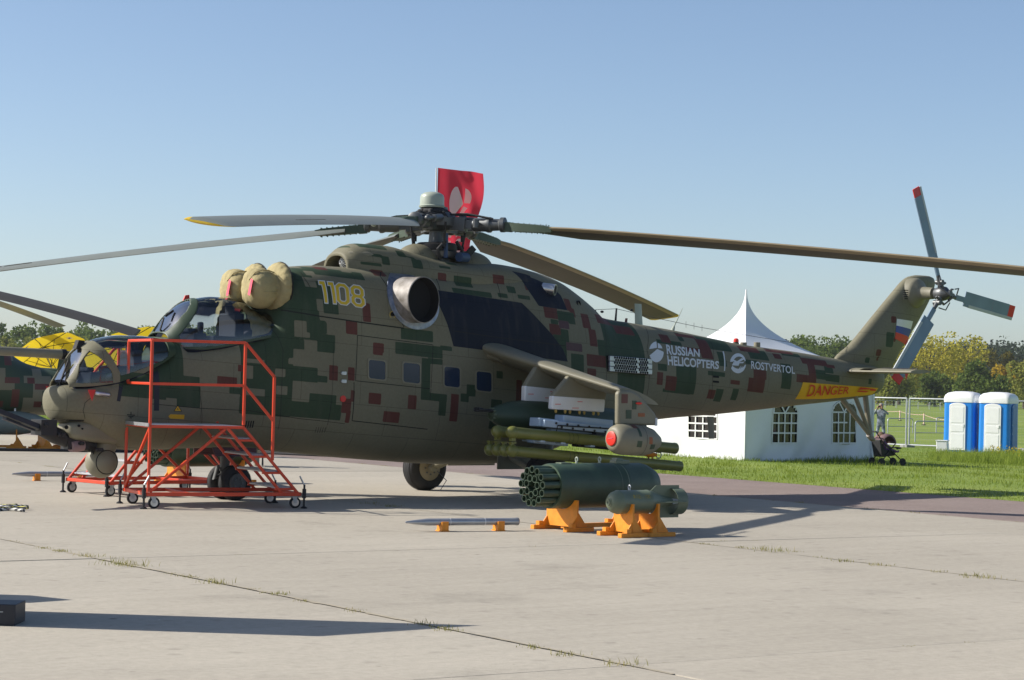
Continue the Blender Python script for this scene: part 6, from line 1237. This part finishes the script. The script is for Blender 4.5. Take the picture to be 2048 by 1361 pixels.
for a_, b_ in ((grd(1750, 190)+ZZ*.7, tp[0]), (tp[0], tp[1]), (tp[1], grd(1905, 112)+ZZ*.85)):
    q = MB(); pts = [a_+(b_-a_)*s-ZZ*.35*s*(1-s) for s in np.linspace(0, 1, 14)]; q.loft([[p+ZZ*.012, p-ZZ*.012] for p in pts], closed=False, caps=False); q.build('tape_span', stripe, t, fix=False)
# ---- people
def person(name, label, joints, rad, edges, root, cloth, loc, faces=None, hair=(.05, .035, .025), head=None, legs=None, grp=None):
    t = thing(name, label, 'person', loc)
    me = bpy.data.meshes.new('body'); ks = list(joints); me.from_pydata([joints[k] for k in ks], [(ks.index(a), ks.index(b)) for a, b in edges], []); o = link('body', me, t); me.materials.append(cloth)
    md = o.modifiers.new('skin', 'SKIN'); sv = me.skin_vertices[0].data
    for i, k in enumerate(ks): sv[i].radius = (rad[k], rad[k]*.85); sv[i].use_root = k == root
    sb_ = o.modifiers.new('sub', 'SUBSURF'); sb_.levels = sb_.render_levels = 2; md.use_smooth_shade = True
    hc = np.array(joints['head'])
    q = MB(); q.sphere(hc, (.085, .095, .12), 18, 14); q.sphere(hc+np.array((0, -.095, -.015)), (.018, .022, .028), 8, 6)
    for s in (-1, 1): q.sphere(hc+np.array((s*.085, 0, -.01)), (.014, .025, .035), 8, 6)
    h = q.build('head', M.setdefault('skin', mat('skin', (.42, .24, .17), .6)), t, smooth=60)
    q = MB(); q.sphere(hc+np.array((0, .02, .035)), (.093, .10, .105), 16, 12); q.build('hair', mat('hair_'+str(len(MATS)), hair, .8), h, smooth=60)
    for s in (-1, 1): q = MB(); q.sphere(hc+np.array((s*.035, -.085, .012)), (.014, .012, .009), 8, 6); q.build('eye', M['dark'], h)
    q = MB(); q.box(hc+np.array((0, -.088, -.055)), (.05, .012, .010)); q.build('mouth', M['red_brown'], h)
    for wr, dirv in (legs or ()):
        q = MB(); wv = np.array(joints[wr]); dirv = np.array(dirv, float); side = np.cross(dirv, (0, 0, 1.)); side = side/np.linalg.norm(side) if np.linalg.norm(side) > .1 else np.array((1, 0, 0.)); q.tube([wv, wv+dirv*.05, wv+dirv*.095], [.032, .042, .036], 10)
        for k in range(4): b0 = wv+dirv*.09+side*(-.03+.02*k); q.tube([b0, b0+dirv*.045, b0+dirv*.07+np.array((0, 0, -.02))], [.010, .009, .007], 8)
        q.tube([wv+dirv*.03+side*.035, wv+dirv*.06+side*.065, wv+dirv*.09+side*.07], [.012, .011, .008], 8); q.build('hand', M['skin'], t, smooth=60)
    return t
EDG = [('pelvis', 'waist'), ('waist', 'chest'), ('chest', 'neck'), ('neck', 'head0'), ('chest', 'shl'), ('shl', 'ell'), ('ell', 'wrl'), ('chest', 'shr'), ('shr', 'elr'), ('elr', 'wrr'), ('pelvis', 'hil'), ('hil', 'knl'), ('knl', 'anl'), ('anl', 'tol'), ('pelvis', 'hir'), ('hir', 'knr'), ('knr', 'anr'), ('anr', 'tor'), ('head0', 'head')]
RAD = dict(pelvis=.15, waist=.145, chest=.16, neck=.06, head0=.055, head=.05, shl=.075, ell=.05, wrl=.035, shr=.075, elr=.05, wrr=.035, hil=.10, knl=.07, anl=.055, tol=.045, hir=.10, knr=.07, anr=.055, tor=.045)
camcloth = mat('blue_camouflage_cloth', (.03, .045, .08), .85, var=.5, scale=9, c2=(.22, .25, .30)); 
J = dict(pelvis=(0, 0, .95), waist=(0, 0, 1.10), chest=(0, .0, 1.36), neck=(0, 0, 1.50), head0=(0, -.01, 1.56), head=(0, -.02, 1.645), shl=(-.19, 0, 1.42), ell=(-.30, -.16, 1.30), wrl=(-.10, -.28, 1.54), shr=(.19, 0, 1.42), elr=(.32, -.14, 1.32), wrr=(.10, -.27, 1.55), hil=(-.10, 0, .88), knl=(-.14, -.02, .48), anl=(-.16, .02, .08), tol=(-.17, -.14, .045), hir=(.10, 0, .88), knr=(.15, -.02, .48), anr=(.18, .02, .08), tor=(.20, -.14, .045))
pp_ = grd(1765, 89.3); per = person('person', 'person in blue camouflage raising both hands to the face beside the tent', J, RAD, EDG, 'pelvis', camcloth, pp_, hair=(.25, .24, .23), legs=(('wrl', (.35, -.2, .9)), ('wrr', (-.35, -.2, .9))))
per['_local'] = 1
for ch in per.children: ch.matrix_parent_inverse = Matrix()
per.rotation_euler = (0, 0, -YAW+R(-20))
q = MB(); q.box((0, -.20, 1.64), (.13, .06, .09)); q.lathe((0, -.22, 1.64), (0, -1, 0), [(0, .035), (.07, .035), (.07, .028)], 14); cmr = q.build('camera', M['black'], None); cmr.parent = None; cmr.matrix_world = Matrix.Translation(pp_) @ Matrix.Rotation(-YAW+R(-20), 4, 'Z'); tag(cmr, 'small black camera held up by the person in blue camouflage', 'camera')
Js = dict(J, pelvis=(0, 0, .52), waist=(0, .04, .68), chest=(0, .06, .94), neck=(0, .05, 1.08), head0=(0, .04, 1.14), head=(0, .03, 1.225), shl=(-.19, .05, 1.0), ell=(-.26, -.05, .76), wrl=(-.15, -.28, .66), shr=(.19, .05, 1.0), elr=(.26, -.05, .76), wrr=(.15, -.28, .66), hil=(-.10, -.04, .50), knl=(-.14, -.44, .50), anl=(-.13, -.40, .09), tol=(-.14, -.56, .05), hir=(.10, -.04, .50), knr=(.15, -.44, .50), anr=(.14, -.42, .09), tor=(.15, -.58, .05))
khaki = mat('khaki_trousers', (.24, .21, .15), .85, var=.15)
ps = grd(503, 41.2); pe2 = person('person', 'person in beige trousers sitting behind the helicopter, only the legs in view', Js, dict(RAD, anl=.06, anr=.06, tol=.055, tor=.055, knl=.085, knr=.085), EDG, 'pelvis', khaki, ps, legs=(('wrl', (0, -.9, -.2)), ('wrr', (0, -.9, -.2))))
for ch in pe2.children: ch.matrix_parent_inverse = Matrix()
pe2.rotation_euler = (0, 0, -YAW+R(8))
cht = thing('folding_chair', 'dark folding chair under the person sitting behind the helicopter', 'chair', ps, local=True, rz=-YAW+R(8))
q = MB(); q.box((0, .02, .40), (.46, .44, .03)); q.build('seat', M['seat'], cht); q = MB(); q.box((0, .28, .78), (.46, .03, .36)); q.build('backrest', M['seat'], cht)
for sx in (-.27, .27):
    for y0, y1 in ((-.22, .24), (.24, -.22)): q = MB(); q.tube([(sx, y0, 0), (sx, y1, .42)], .014, 8); q.build('leg', M['dark'], cht)
    q = MB(); q.tube([(sx, .26, .40), (sx, .29, .98)], .014, 8); q.build('back_post', M['dark'], cht)
# stroller with a child, by the tent corner
p = grd(1778, 51.6); sr = thing('stroller', 'dark stroller with a dusky pink hood beside the tent', 'stroller', p, local=True, rz=-YAW+R(25))
hoodm = mat('dusky_pink_hood', (.17, .10, .105), .8); blk_ = M['black']
q = MB(); q.loft([[(.05+.24*math.cos(a)*k-.12, y, .50+.26*math.sin(a)*k) for a in np.linspace(.1, math.pi*.98, 16)] for y, k in ((-.20, .75), (-.17, .95), (0, 1.0), (.17, .95), (.20, .75))], closed=False, caps=False); q.build('hood', hoodm, sr, smooth=60)
q = MB(); q.prism([(-.25, -.18, .20), (.12, -.18, .24), (.10, -.18, .36), (-.18, -.18, .38), (-.28, -.18, .62), (-.34, -.18, .60)], (0, .36, 0)); bevel(q.build('seat', blk_, sr), .02, 2)
for y in (-.2, .2):
    q = MB(); q.tube([(-.28, y, .10), (.10, y, .52)], .014, 8); q.tube([(.32, y, .10), (-.25, y, .55), (-.45, y, .80)], .014, 8); q.build('frame', M['dark'], sr)
    for x in (-.28, .32): q = MB(); q.lathe((x, y, .09), (0, 1, 0), [(-.018, .05), (-.018, .085), (0, .092), (.018, .085), (.018, .05)], 22); w_ = q.build('wheel', blk_, sr, smooth=40); q = MB(); q.lathe((x, y, .09), (0, 1, 0), [(-.012, .02), (-.012, .055), (.012, .055), (.012, .02)], 16); q.build('rim', M['zinc'], w_)
q = MB(); q.tube([(.15, -.2, .40), (.30, -.15, .42), (.33, 0, .42), (.30, .15, .42), (.15, .2, .40)], .018, 8); q.build('bumper_bar', blk_, sr); q = MB(); q.tube([(-.45, -.2, .80), (-.45, .2, .80)], .018, 8); q.build('handlebar', blk_, sr)
JC = dict(pelvis=(-.08, 0, .36), waist=(-.10, 0, .42), chest=(-.14, 0, .52), neck=(-.16, 0, .59), head0=(-.16, 0, .61), head=(-.16, 0, .66), shl=(-.13, -.09, .55), ell=(-.04, -.12, .46), wrl=(.05, -.08, .44), shr=(-.13, .09, .55), elr=(-.04, .12, .46), wrr=(.05, .08, .44), hil=(-.04, -.05, .36), knl=(.13, -.06, .37), anl=(.27, -.06, .32), tol=(.31, -.06, .36), hir=(-.04, .05, .36), knr=(.13, .06, .37), anr=(.27, .06, .30), tor=(.31, .06, .34))
kid = person('person', 'small child in purple sitting in the stroller with legs stretched out', JC, {k: v*.55 for k, v in RAD.items()}, EDG, 'pelvis', mat('purple_clothes', (.16, .07, .20), .85, var=.2), p, hair=(.12, .07, .04), legs=())
for ch in kid.children: ch.matrix_parent_inverse = Matrix()
kid.rotation_euler = (0, 0, -YAW+R(25))
# ---- red banner flag
M['flagred'] = leafmat('flag_red_cloth', (.60, .045, .075), (.60, .045, .075), .5); M['flagwhite'] = leafmat('flag_white_cloth', (.85, .85, .85), (.85, .85, .85), .5)
FD = 58.0
fbase = grd(867, FD); flg = thing('banner_flag', 'tall red banner flag with white emblem on a pole behind the rotor hub', 'flag', fbase)
tp_ = atD(873, 336, FD); q = MB(); q.tube([fbase, np.array((tp_[0], tp_[1], tp_[2]))], [.035, .018], 10); q.build('flag_pole', M['white'], flg)
def fpt(s, t):                                      # s across 0..1, t down 0..1
    t = t*2; a = atD(876-6*t, 336+215*t, FD); b = atD(966-28*t+7*math.sin(t*7), 347+215*t-6*t, FD+.15); p = a+(b-a)*s; return p+DEP*(.10*math.sin(s*7+t*5)*s+.05*math.sin(s*15-t*9)*s)
def fgrid(poly=None, off=0., n=(48, 90)):
    q = MB(); S = np.linspace(0, 1, n[0]); Tt = np.linspace(0, 1, n[1]); q.loft([[fpt(s, t)-DEP*off for s in S] for t in Tt], closed=False, caps=False); return q
fgrid().build('flag_cloth', M['flagred'], flg, smooth=70, fix=False)
def fpatch(poly, fs=None):
    bm = bmesh.new(); vs = [bm.verts.new((x, y, 0)) for x, y in poly]
    for f in (fs or [range(len(poly))]):
        try: bm.faces.new([vs[i] for i in f])
        except ValueError: pass
    for v_ in np.arange(0, 2.2, .04):
        bmesh.ops.bisect_plane(bm, geom=bm.verts[:]+bm.edges[:]+bm.faces[:], plane_co=(v_, 0, 0), plane_no=(1, 0, 0)); bmesh.ops.bisect_plane(bm, geom=bm.verts[:]+bm.edges[:]+bm.faces[:], plane_co=(0, v_*.9, 0), plane_no=(0, 1, 0))
    bm.verts.index_update(); q = MB(); q.add([fpt(v.co.x, v.co.y/2)-DEP*.012 for v in bm.verts], [[v.index for v in f.verts] for f in bm.faces]); bm.free(); return q
def fa_(cx, cy, rx, ry, a0, a1, n=14): return [(cx+rx*math.cos(R(a)), cy+ry*math.sin(R(a))) for a in np.linspace(a0, a1, n)]
fpatch([(.44, .16), (.59, .315), (.40, .445)]+fa_(.43, .30, .155, .145, 115, 255)).build('flag_emblem', M['flagwhite'], flg, smooth=0, fix=False)
fpatch([(.60, .305)]+[(.60, .165)]+fa_(.56, .26, .19, .10, -60, 25)+[(.73, .30)]).build('flag_emblem', M['flagwhite'], flg, smooth=0, fix=False); fpatch([(.605, .335), (.70, .345), (.64, .40), (.52, .44)]).build('flag_emblem', M['flagwhite'], flg, smooth=0, fix=False)
for s_, x0, x1 in (('HELICOPTERS', .16, .44), ('RUSSIAN', .56, .84)):
    P, fs_ = text_tris(s_, .01); fpatch([(x0+(x1-x0)*(y), .50+x*(1.40 if s_[0] == 'H' else .88)) for x, y in P], fs_).build('flag_lettering', M['flagwhite'], flg, smooth=0, fix=False)
HAZE = True
# ================================================================== TREES
TREEC = {'willow': ((.32, .31, .04), (.55, .46, .07)), 'green': ((.075, .12, .03), (.17, .215, .05)), 'pine': ((.028, .046, .024), (.055, .078, .036)), 'autumn': ((.36, .25, .03), (.55, .38, .04)), 'birch': ((.16, .20, .04), (.31, .30, .07)), 'oak': ((.07, .08, .02), (.20, .16, .035))}
for k, (a, b) in TREEC.items(): M['leaf_'+k] = leafmat('foliage_'+k, a, b, .42, scale=.35)
M['bark'] = mat('bark', (.09, .07, .05), .9, var=.3)
def crown_arrays(base, h, w, kind, n, leaf, seed):
    r = np.random.default_rng(seed); nb = 9 if kind != 'pine' else 1; P = []; base = np.array(base)
    if kind == 'spruce':
        t = r.random(n)**.8; rad = w*.5*(1-t)**.8*(.55+.45*np.abs(np.sin(t*26)))*np.sqrt(r.random(n)); a = r.uniform(0, 2*np.pi, n); P = np.stack([rad*np.cos(a), rad*np.sin(a), h*(.14+.86*t)], 1)
    else:
        cz = r.uniform(.22, .84, 16); ca = r.uniform(0, 2*np.pi, 16); cr = w*.5*np.sqrt(r.random(16))*.85*np.sin(np.clip(cz, .15, .95)*np.pi)**.6; br = w*r.uniform(.14, .27, 16)*(1.1-cz*.45)
        k = r.integers(0, 16, n); d = r.normal(size=(n, 3)); d /= np.linalg.norm(d, axis=1)[:, None]; rr = br[k]*(.55+.5*r.random(n)**.5); P = np.stack([cr[k]*np.cos(ca[k]), cr[k]*np.sin(ca[k]), h*(cz[k]*.86+.08)], 1)+d*rr[:, None]*np.array((1, 1, 1.15 if kind != 'willow' else 1.5)); P[:, 2] = np.clip(P[:, 2], .04*h, h*1.02)
    P = P+base; s = leaf*r.uniform(.6, 1.3, n); u = r.normal(size=(n, 3)); u /= np.linalg.norm(u, axis=1)[:, None]; v = np.cross(u, r.normal(size=(n, 3))); v /= np.linalg.norm(v, axis=1)[:, None]
    V = np.stack([P-u*s[:, None]*.5, P+v*s[:, None]*.32, P+u*s[:, None]*.5, P-v*s[:, None]*.32], 1).reshape(-1, 3); return V
def leafmesh(name, V, mt, parent=None, **k):
    n = len(V)//4; me = bpy.data.meshes.new(name); me.vertices.add(n*4); me.vertices.foreach_set('co', V.astype(np.float32).ravel()); me.loops.add(n*4); me.loops.foreach_set('vertex_index', np.arange(n*4, dtype=np.int32)); me.polygons.add(n); me.polygons.foreach_set('loop_start', (np.arange(n)*4).astype(np.int32)); me.update(calc_edges=True); me.materials.append(mt); return link(name, me, parent, **k)
def forest(name, label, kind, items, n, leaf):
    V = np.concatenate([crown_arrays(b, h, w, kind, n, leaf, i*7+11) for i, (b, h, w) in enumerate(items)]); return leafmesh(name, V, M['leaf_'+kind], kind='stuff', label=label, category='trees')
def hz(u): return 741.8+.02358*u
def tree_at(u, vtop, D):                     # base on the field and height so that the top reaches picture row vtop
    b = grd(u, D); b[2] = -.6; return b, ((hz(u)-vtop)*D/FPX+1.7+.6)*1.14
def belt(u0, u1, n, D0, D1, v0, v1, wf, seed):
    r = np.random.default_rng(seed); out = []
    for k in range(n):
        u = u0+(u1-u0)*(k+r.uniform(-.4, .4))/n; D = r.uniform(D0, D1); b, h = tree_at(u, r.uniform(v0, v1), D); out.append((b, h, h*wf*r.uniform(.8, 1.25)))
    return out
forest('forest', 'far hazy green wood along the left horizon behind the helicopter nose', 'green', belt(-900, 700, 130, 430, 500, 640, 672, .5, 1), 800, .75)
forest('forest', 'paler birches standing among the far left wood', 'birch', belt(-900, 600, 56, 420, 440, 650, 690, .42, 2), 700, .6)
forest('forest', 'lower scrub along the foot of the far left wood', 'green', belt(-900, 700, 100, 400, 415, 700, 725, .9, 9), 500, .7)
forest('forest', 'dark tree belt along the right horizon behind the yellow trees', 'pine', belt(1500, 2900, 150, 620, 700, 684, 700, .75, 3), 800, .95)
forest('forest', 'green trees on the horizon behind the tent and under the tail fin', 'green', belt(1530, 1720, 20, 420, 470, 664, 695, .55, 4), 1000, .65)
forest('forest', 'low mixed scrub along the foot of the right-hand trees', 'birch', belt(1500, 2900, 95, 440, 470, 742, 772, 1.1, 5), 600, .6)
def tree(label, kind, u, vtop, D, wf, n=2600, leaf=.55, nm='tree', seed=0):
    b, h = tree_at(u, vtop, D); t = thing(nm, label, 'tree', b, 'trees at the right edge of the field'); leafmesh('crown', crown_arrays(b, h, h*wf, kind, n, leaf, seed+u), M['leaf_'+kind], t)
    q = MB(); q.tube([b-ZZ*.3, b+ZZ*h*.35, b+ZZ*h*.8+LAT*.2], [h*.03, h*.022, h*.006], 8)
    for k in range(4): a = k*1.6; q.tube([b+ZZ*h*(.25+.1*k), b+ZZ*h*(.45+.1*k)+np.array((math.cos(a), math.sin(a), 0))*h*wf*.3], [h*.012, h*.004], 6)
    q.build('trunk', M['bark'], t)
for a in (('yellow-green willow, large, just right of the tail fin', 'willow', 1800, 686, 380, .85), ('broad yellow-green willow above the left toilet', 'willow', 1860, 680, 385, .95), ('yellow willow with a rounded top above the right toilet', 'willow', 1925, 684, 392, .95), ('dark green bushy tree low in front of the yellow willows', 'green', 1950, 728, 340, .85), ('dark green bush low behind the fence, left of the toilets', 'green', 1872, 748, 350, 1.2), ('green bush directly behind the person by the tent', 'birch', 1790, 742, 345, 1.1), ('dark rounded tree standing tall at the right edge', 'oak', 2010, 697, 400, .7), ('bright autumn yellow tree near the right edge', 'autumn', 2012, 728, 360, .8), ('olive green tree cut by the right edge', 'birch', 2050, 722, 350, .8), ('yellow-green tree half hidden behind the tail fin', 'willow', 1758, 700, 375, .8), ('low green bush behind the right toilet', 'green', 1990, 757, 338, 1.3)):
    tree(*a)
# ================================================================== SECOND HELICOPTER AND ITS DISPLAY, FAR LEFT
h2 = thing('attack_helicopter', 'dark green camouflaged helicopter at far left, only its tail boom and rotor in view', 'helicopter', grd(-150, 52))
D2 = 50.0; ax2 = (LAT*.93+DEP*.37); ax2 /= np.linalg.norm(ax2); n2 = np.cross(ZZ, ax2)
def h2p(s, y, z): return np.array((O2[0], O2[1], 0))+ax2*s+n2*y+ZZ*z
O2 = grd(-330, 46.5)
st = [(-4.6, 1.3, 1.5, .05), (-4.45, 1.0, 1.8, .3), (-4.0, .75, 2.2, .5), (-3.0, .65, 2.6, .62), (-1.5, .62, 2.75, .75), (0, .65, 3.0, .85), (2.2, .65, 3.0, .9), (3.0, .75, 2.75, .85), (3.5, .70, 2.25, .80), (4.1, .72, 1.86, .66), (5.0, .75, 1.70, .56), (7.5, .86, 1.58, .45), (9.2, .95, 1.46, .3)]
sx = np.array([q_[0] for q_ in st]); f2 = [_pchip(sx, np.array([q_[k] for q_ in st])) for k in (1, 2, 3)]
q = MB(); q.loft([[h2p(s, float(f2[2](s))*math.cos(a), (float(f2[0](s))+float(f2[1](s)))/2+(float(f2[1](s))-float(f2[0](s)))/2*math.sin(a)) for a in np.linspace(0, 2*np.pi, 60, endpoint=False)] for s in np.linspace(-4.6, 9.2, 300)])
def dig_mat():
    m = mat('dark_pixel_camouflage', GREEN, .55); n = m.node_tree.nodes; l = m.node_tree.links; geo = n.new('ShaderNodeNewGeometry'); vr = n.new('ShaderNodeVectorRotate'); vr.rotation_type = 'Z_AXIS'; vr.inputs['Angle'].default_value = -math.atan2(ax2[1], ax2[0]); l.new(geo.outputs['Position'], vr.inputs['Vector'])
    cur = None
    for sc, (cc, lo), sd in ((.16, (TAN, .60), 0), (.13, (BROWN, .66), 9)):
        sn = n.new('ShaderNodeVectorMath'); sn.operation = 'SNAP'; sn.inputs[1].default_value = (sc*1.3, 50, sc); l.new(vr.outputs[0], sn.inputs[0]); ad = n.new('ShaderNodeVectorMath'); ad.inputs[1].default_value = (sd, sd, sd*.7); l.new(sn.outputs[0], ad.inputs[0])
        t = n.new('ShaderNodeTexNoise'); t.inputs['Scale'].default_value = 1.9; t.inputs['Detail'].default_value = 2; l.new(ad.outputs[0], t.inputs['Vector']); g_ = n.new('ShaderNodeMath'); g_.operation = 'GREATER_THAN'; g_.inputs[1].default_value = lo-.06; l.new(t.outputs['Fac'], g_.inputs[0])
        x = n.new('ShaderNodeMix'); x.data_type = 'RGBA'; x.inputs['B'].default_value = (*cc, 1); l.new(g_.outputs[0], x.inputs['Factor'])
        if cur is None: x.inputs['A'].default_value = (*GREEN, 1)
        else: l.new(cur, x.inputs['A'])
        cur = x.outputs['Result']
    l.new(cur, n['Principled BSDF'].inputs['Base Color']); return m
M['dig'] = dig_mat(); q.build('fuselage', M['dig'], h2, smooth=60)
q = MB(); q.loft([[h2p(s, .16*math.cos(a), 1.70-.030*(s-4.3)+.09*math.sin(a)+(.0 if s < 8 else 0)) for a in np.linspace(0, 2*np.pi, 24, endpoint=False)] for s in np.linspace(4.0, 8.6, 20)]); q.build('drive_shaft_fairing', M['dig'], h2, smooth=60)
hb = h2p(1.2, 0, 3.75); q = MB(); q.lathe(hb-ZZ*.8, ZZ, [(0, .16), (.6, .13), (.62, .3), (.8, .3), (.9, .12)], 20)
hu = q.build('rotor_hub', M['hubgrey'], h2)
for (u, v, dz_, L_, wt) in ((274, 667, 0, None, 'blade_low'), (119, 653, 0, None, 'blade_top'), (-700, 640, 0, None, 'blade_low'), (-500, 655, 0, None, 'blade_low')):
    tipD = 46 if wt == 'blade_low' else 60
    tp2 = atD(u, v, tipD); d = tp2-hb; L = np.linalg.norm(d); d /= L; e = np.cross(ZZ, d); e /= np.linalg.norm(e); q = MB()
    q.loft([[hb+d*L*s+ZZ*(.35*s*(1-s))+(e*.95+ZZ*(.30 if wt == 'blade_low' else -.08))*x*(.27 if wt == 'blade_low' else .2)+ZZ*y*.03 for x, y in ((1, 0), (.6, 1), (-.3, .8), (-1, 0), (-.3, -.8), (.6, -1))] for s in np.linspace(.03, 1, 24)]); q.build('rotor_blade', M.setdefault('blade_dark', mat('blade_dark_underside', (.045, .042, .036), .6)) if wt == 'blade_low' else M[wt], hu, smooth=50)
for u0, v0, v1, w_ in ((125, 742, 716, .26),): a_, b_ = atD(u0, v0, 48), atD(u0, v1, 48); q = MB(); q.prism([a_-LAT*w_*.5, a_+LAT*w_*.55, b_+LAT*w_*.6, b_-LAT*w_*.3], DEP*.03); q.build('blade_antenna', M['green'], h2, smooth=0)
for sg in (-1, 1):
    c = h2p(1.8, sg*1.3, .36); q = MB(); q.tube([h2p(2.2, sg*.5, 1.0), c], .06, 10); lg = q.build('main_gear_leg', M['green'], h2); q = MB(); tyre(q, c, n2, .36, .28); q.build('main_wheel', M['black'], lg, smooth=50)
c = h2p(-2.6, 0, .24); q = MB(); q.tube([h2p(-2.7, 0, .9), c], .05, 10); lg = q.build('nose_gear_leg', M['green'], h2); q = MB(); tyre(q, c, n2, .24, .3); q.build('nose_wheel', M['black'], lg, smooth=50)
q = MB(); q.loft([[h2p(s, .34*k*math.cos(a), 2.35+.06*(s+3.6)+.42*k*math.sin(a)) for a in np.linspace(0, math.pi, 24)] for s, k in ((-3.6, .05), (-3.3, .7), (-2.8, 1.0), (-2.0, 1.0), (-1.5, .7))], closed=False, caps=False); q.build('canopy', M['pane'], h2, smooth=60)
# drop tank on orange stands before it
dt0 = grd(-60, 47.2); dt = thing('drop_tank', 'pale grey-green drop tank on orange stands at the left edge', 'fuel tank', dt0); da = LAT*.98+DEP*.2; da /= np.linalg.norm(da)
q = MB(); q.lathe(dt0-da*1.2+ZZ*.56, da, [(0, .05), (.1, .14), (.35, .22), (.7, .26), (2.3, .26), (2.65, .20), (2.95, .08), (3.0, .02)], 36); q.build('tank_body', mat('tank_grey_green', (.17, .205, .185), .4, var=.1), dt, smooth=40)
for k in range(5): q = MB(); q.tube([dt0+da*(-.6+.4*k)+ZZ*.80, dt0+da*(-.6+.4*k)+ZZ*.88], .02, 8); q.build('tank_lug', M['white'], dt)
rzd = math.atan2(da[1], da[0])
s = thing('cradle_stand', 'orange cradle stand under the grey drop tank at the left edge', 'stand', dt0+da*.1, 'orange cradle stands', local=True, rz=rzd); cradle(s, [(-.4, .24, .42), (.95, .24, .42)], .56, .265)
es = grd(112, 47.5); s = thing('cradle_stand', 'empty orange cradle stand right of the grey drop tank', 'stand', es, 'orange cradle stands', local=True, rz=rzd+.4); cradle(s, [(-.25, .24, .42), (.25, .24, .42)], .56, .265)
# cable lying along the taxiway
q = MB(); pts = [atZ(u, v, .02) for u, v in ((-100, 899), (0, 901), (90, 902), (180, 903), (330, 904), (520, 906), (640, 911), (800, 918))]; q.tube(pts, .045, 8); tag(q.build('cable', M['black'], None), 'long black cable lying across the concrete at left behind the nose', 'cable')
# ---- yellow parasols
M['yel'] = leafmat('parasol_yellow', (.80, .60, .03), (.82, .63, .04), .30)
def parasol(label, apex, axis, Rr, depth, base, grp='yellow parasols', marks=()):
    t = thing('parasol', label, 'parasol', base, grp); axis = np.array(axis, float); axis /= np.linalg.norm(axis); x = np.cross(axis, (0, 0, 1.)); x = x/np.linalg.norm(x); y = np.cross(axis, x); apex = np.array(apex); n = 8
    pt = lambda r, a: apex-axis*depth*(r**1.25)+(x*math.cos(a)+y*math.sin(a))*Rr*r*(1-.05*r*abs(math.sin(n*a/2))**2)
    q = MB(); q.loft([[pt(r, a) for a in np.linspace(0, 2*np.pi, 64, endpoint=False)] for r in np.linspace(.01, 1, 12)], caps=False); q.build('canopy', M['yel'], t, smooth=25, fix=False)
    for k in range(n):
        a = 2*math.pi*k/n; q = MB(); q.tube([pt(.02, a)-axis*.015, pt(.5, a)-axis*.02, pt(1.0, a)-axis*.01], .009, 6); rb_ = q.build('rib', M['dark'], t); q = MB(); q.tube([pt(.5, a)-axis*.02, apex-axis*(depth+.32)], .007, 6); q.build('strut', M['dark'], rb_)
        if k % 2 == 0:
            am = a+math.pi/n; c = pt(.78, am)-axis*.012; d1 = pt(.86, am)-pt(.70, am); d1 /= np.linalg.norm(d1); d2 = np.cross(axis, d1); q = MB(); q.add([c+d1*.07-d2*.09, c+d1*.07+d2*.09, c-d1*.07+d2*.09, c-d1*.07-d2*.09], [(0, 1, 2, 3)]); pm = q.build('printed_mark', M['flagwhite'], t, smooth=0, fix=False); q = MB(); q.add([c-axis*.006+d1*.04-d2*.05, c-axis*.006+d1*.03+d2*.02, c-axis*.006-d1*.04+d2*.04, c-axis*.006-d1*.03-d2*.03], [(0, 1, 2, 3)]); q.build('mark_figure', M['blue'], pm, smooth=0, fix=False)
    q = MB(); q.tube([apex+axis*.06, apex-axis*(depth+.55)], .02, 8); q.tube([apex-axis*(depth+.5), base], .02, 8); q.build('pole', M['zinc'], t); q = MB(); q.lathe(apex, axis, [(0, .03), (.06, .035), (.10, .02), (.16, .012)], 12); q.build('finial', M['dark'], t)
DP = 56.0
axp = DEP*.44+(-LAT*.47+ZZ*.88)*.90; axp /= np.linalg.norm(axp)
parasol('tilted yellow parasol showing its ribs, behind the tail boom at far left', atD(92, 708, DP)+axp*.22, axp, 1.06, .34, grd(110, DP))
parasol('tilted yellow parasol behind the front cockpit, seen through its glass', atD(246, 708, 54)+axp*.24, axp, 1.34, .42, grd(268, 54))
# ---- thin autumn haze over the field
if HAZE:
    q = MB(); q.box((250, 300, 12), (1900, 1900, 28)); hzo = q.build('haze', bpy.data.materials.new('haze'), None, smooth=0, kind='stuff'); hm = hzo.data.materials[0]; hm.use_nodes = True; n = hm.node_tree.nodes; n.remove(n['Principled BSDF']); v = n.new('ShaderNodeVolumePrincipled'); v.inputs['Density'].default_value = .00012; v.inputs['Color'].default_value = (.86, .90, .95, 1); v.inputs['Anisotropy'].default_value = .2; hm.node_tree.links.new(v.outputs[0], n['Material Output'].inputs['Volume'])
    hzo['label'] = 'thin pale haze over the airfield'; hzo['category'] = 'haze'
for o in bpy.data.objects:
    if '_local' in o: del o['_local']
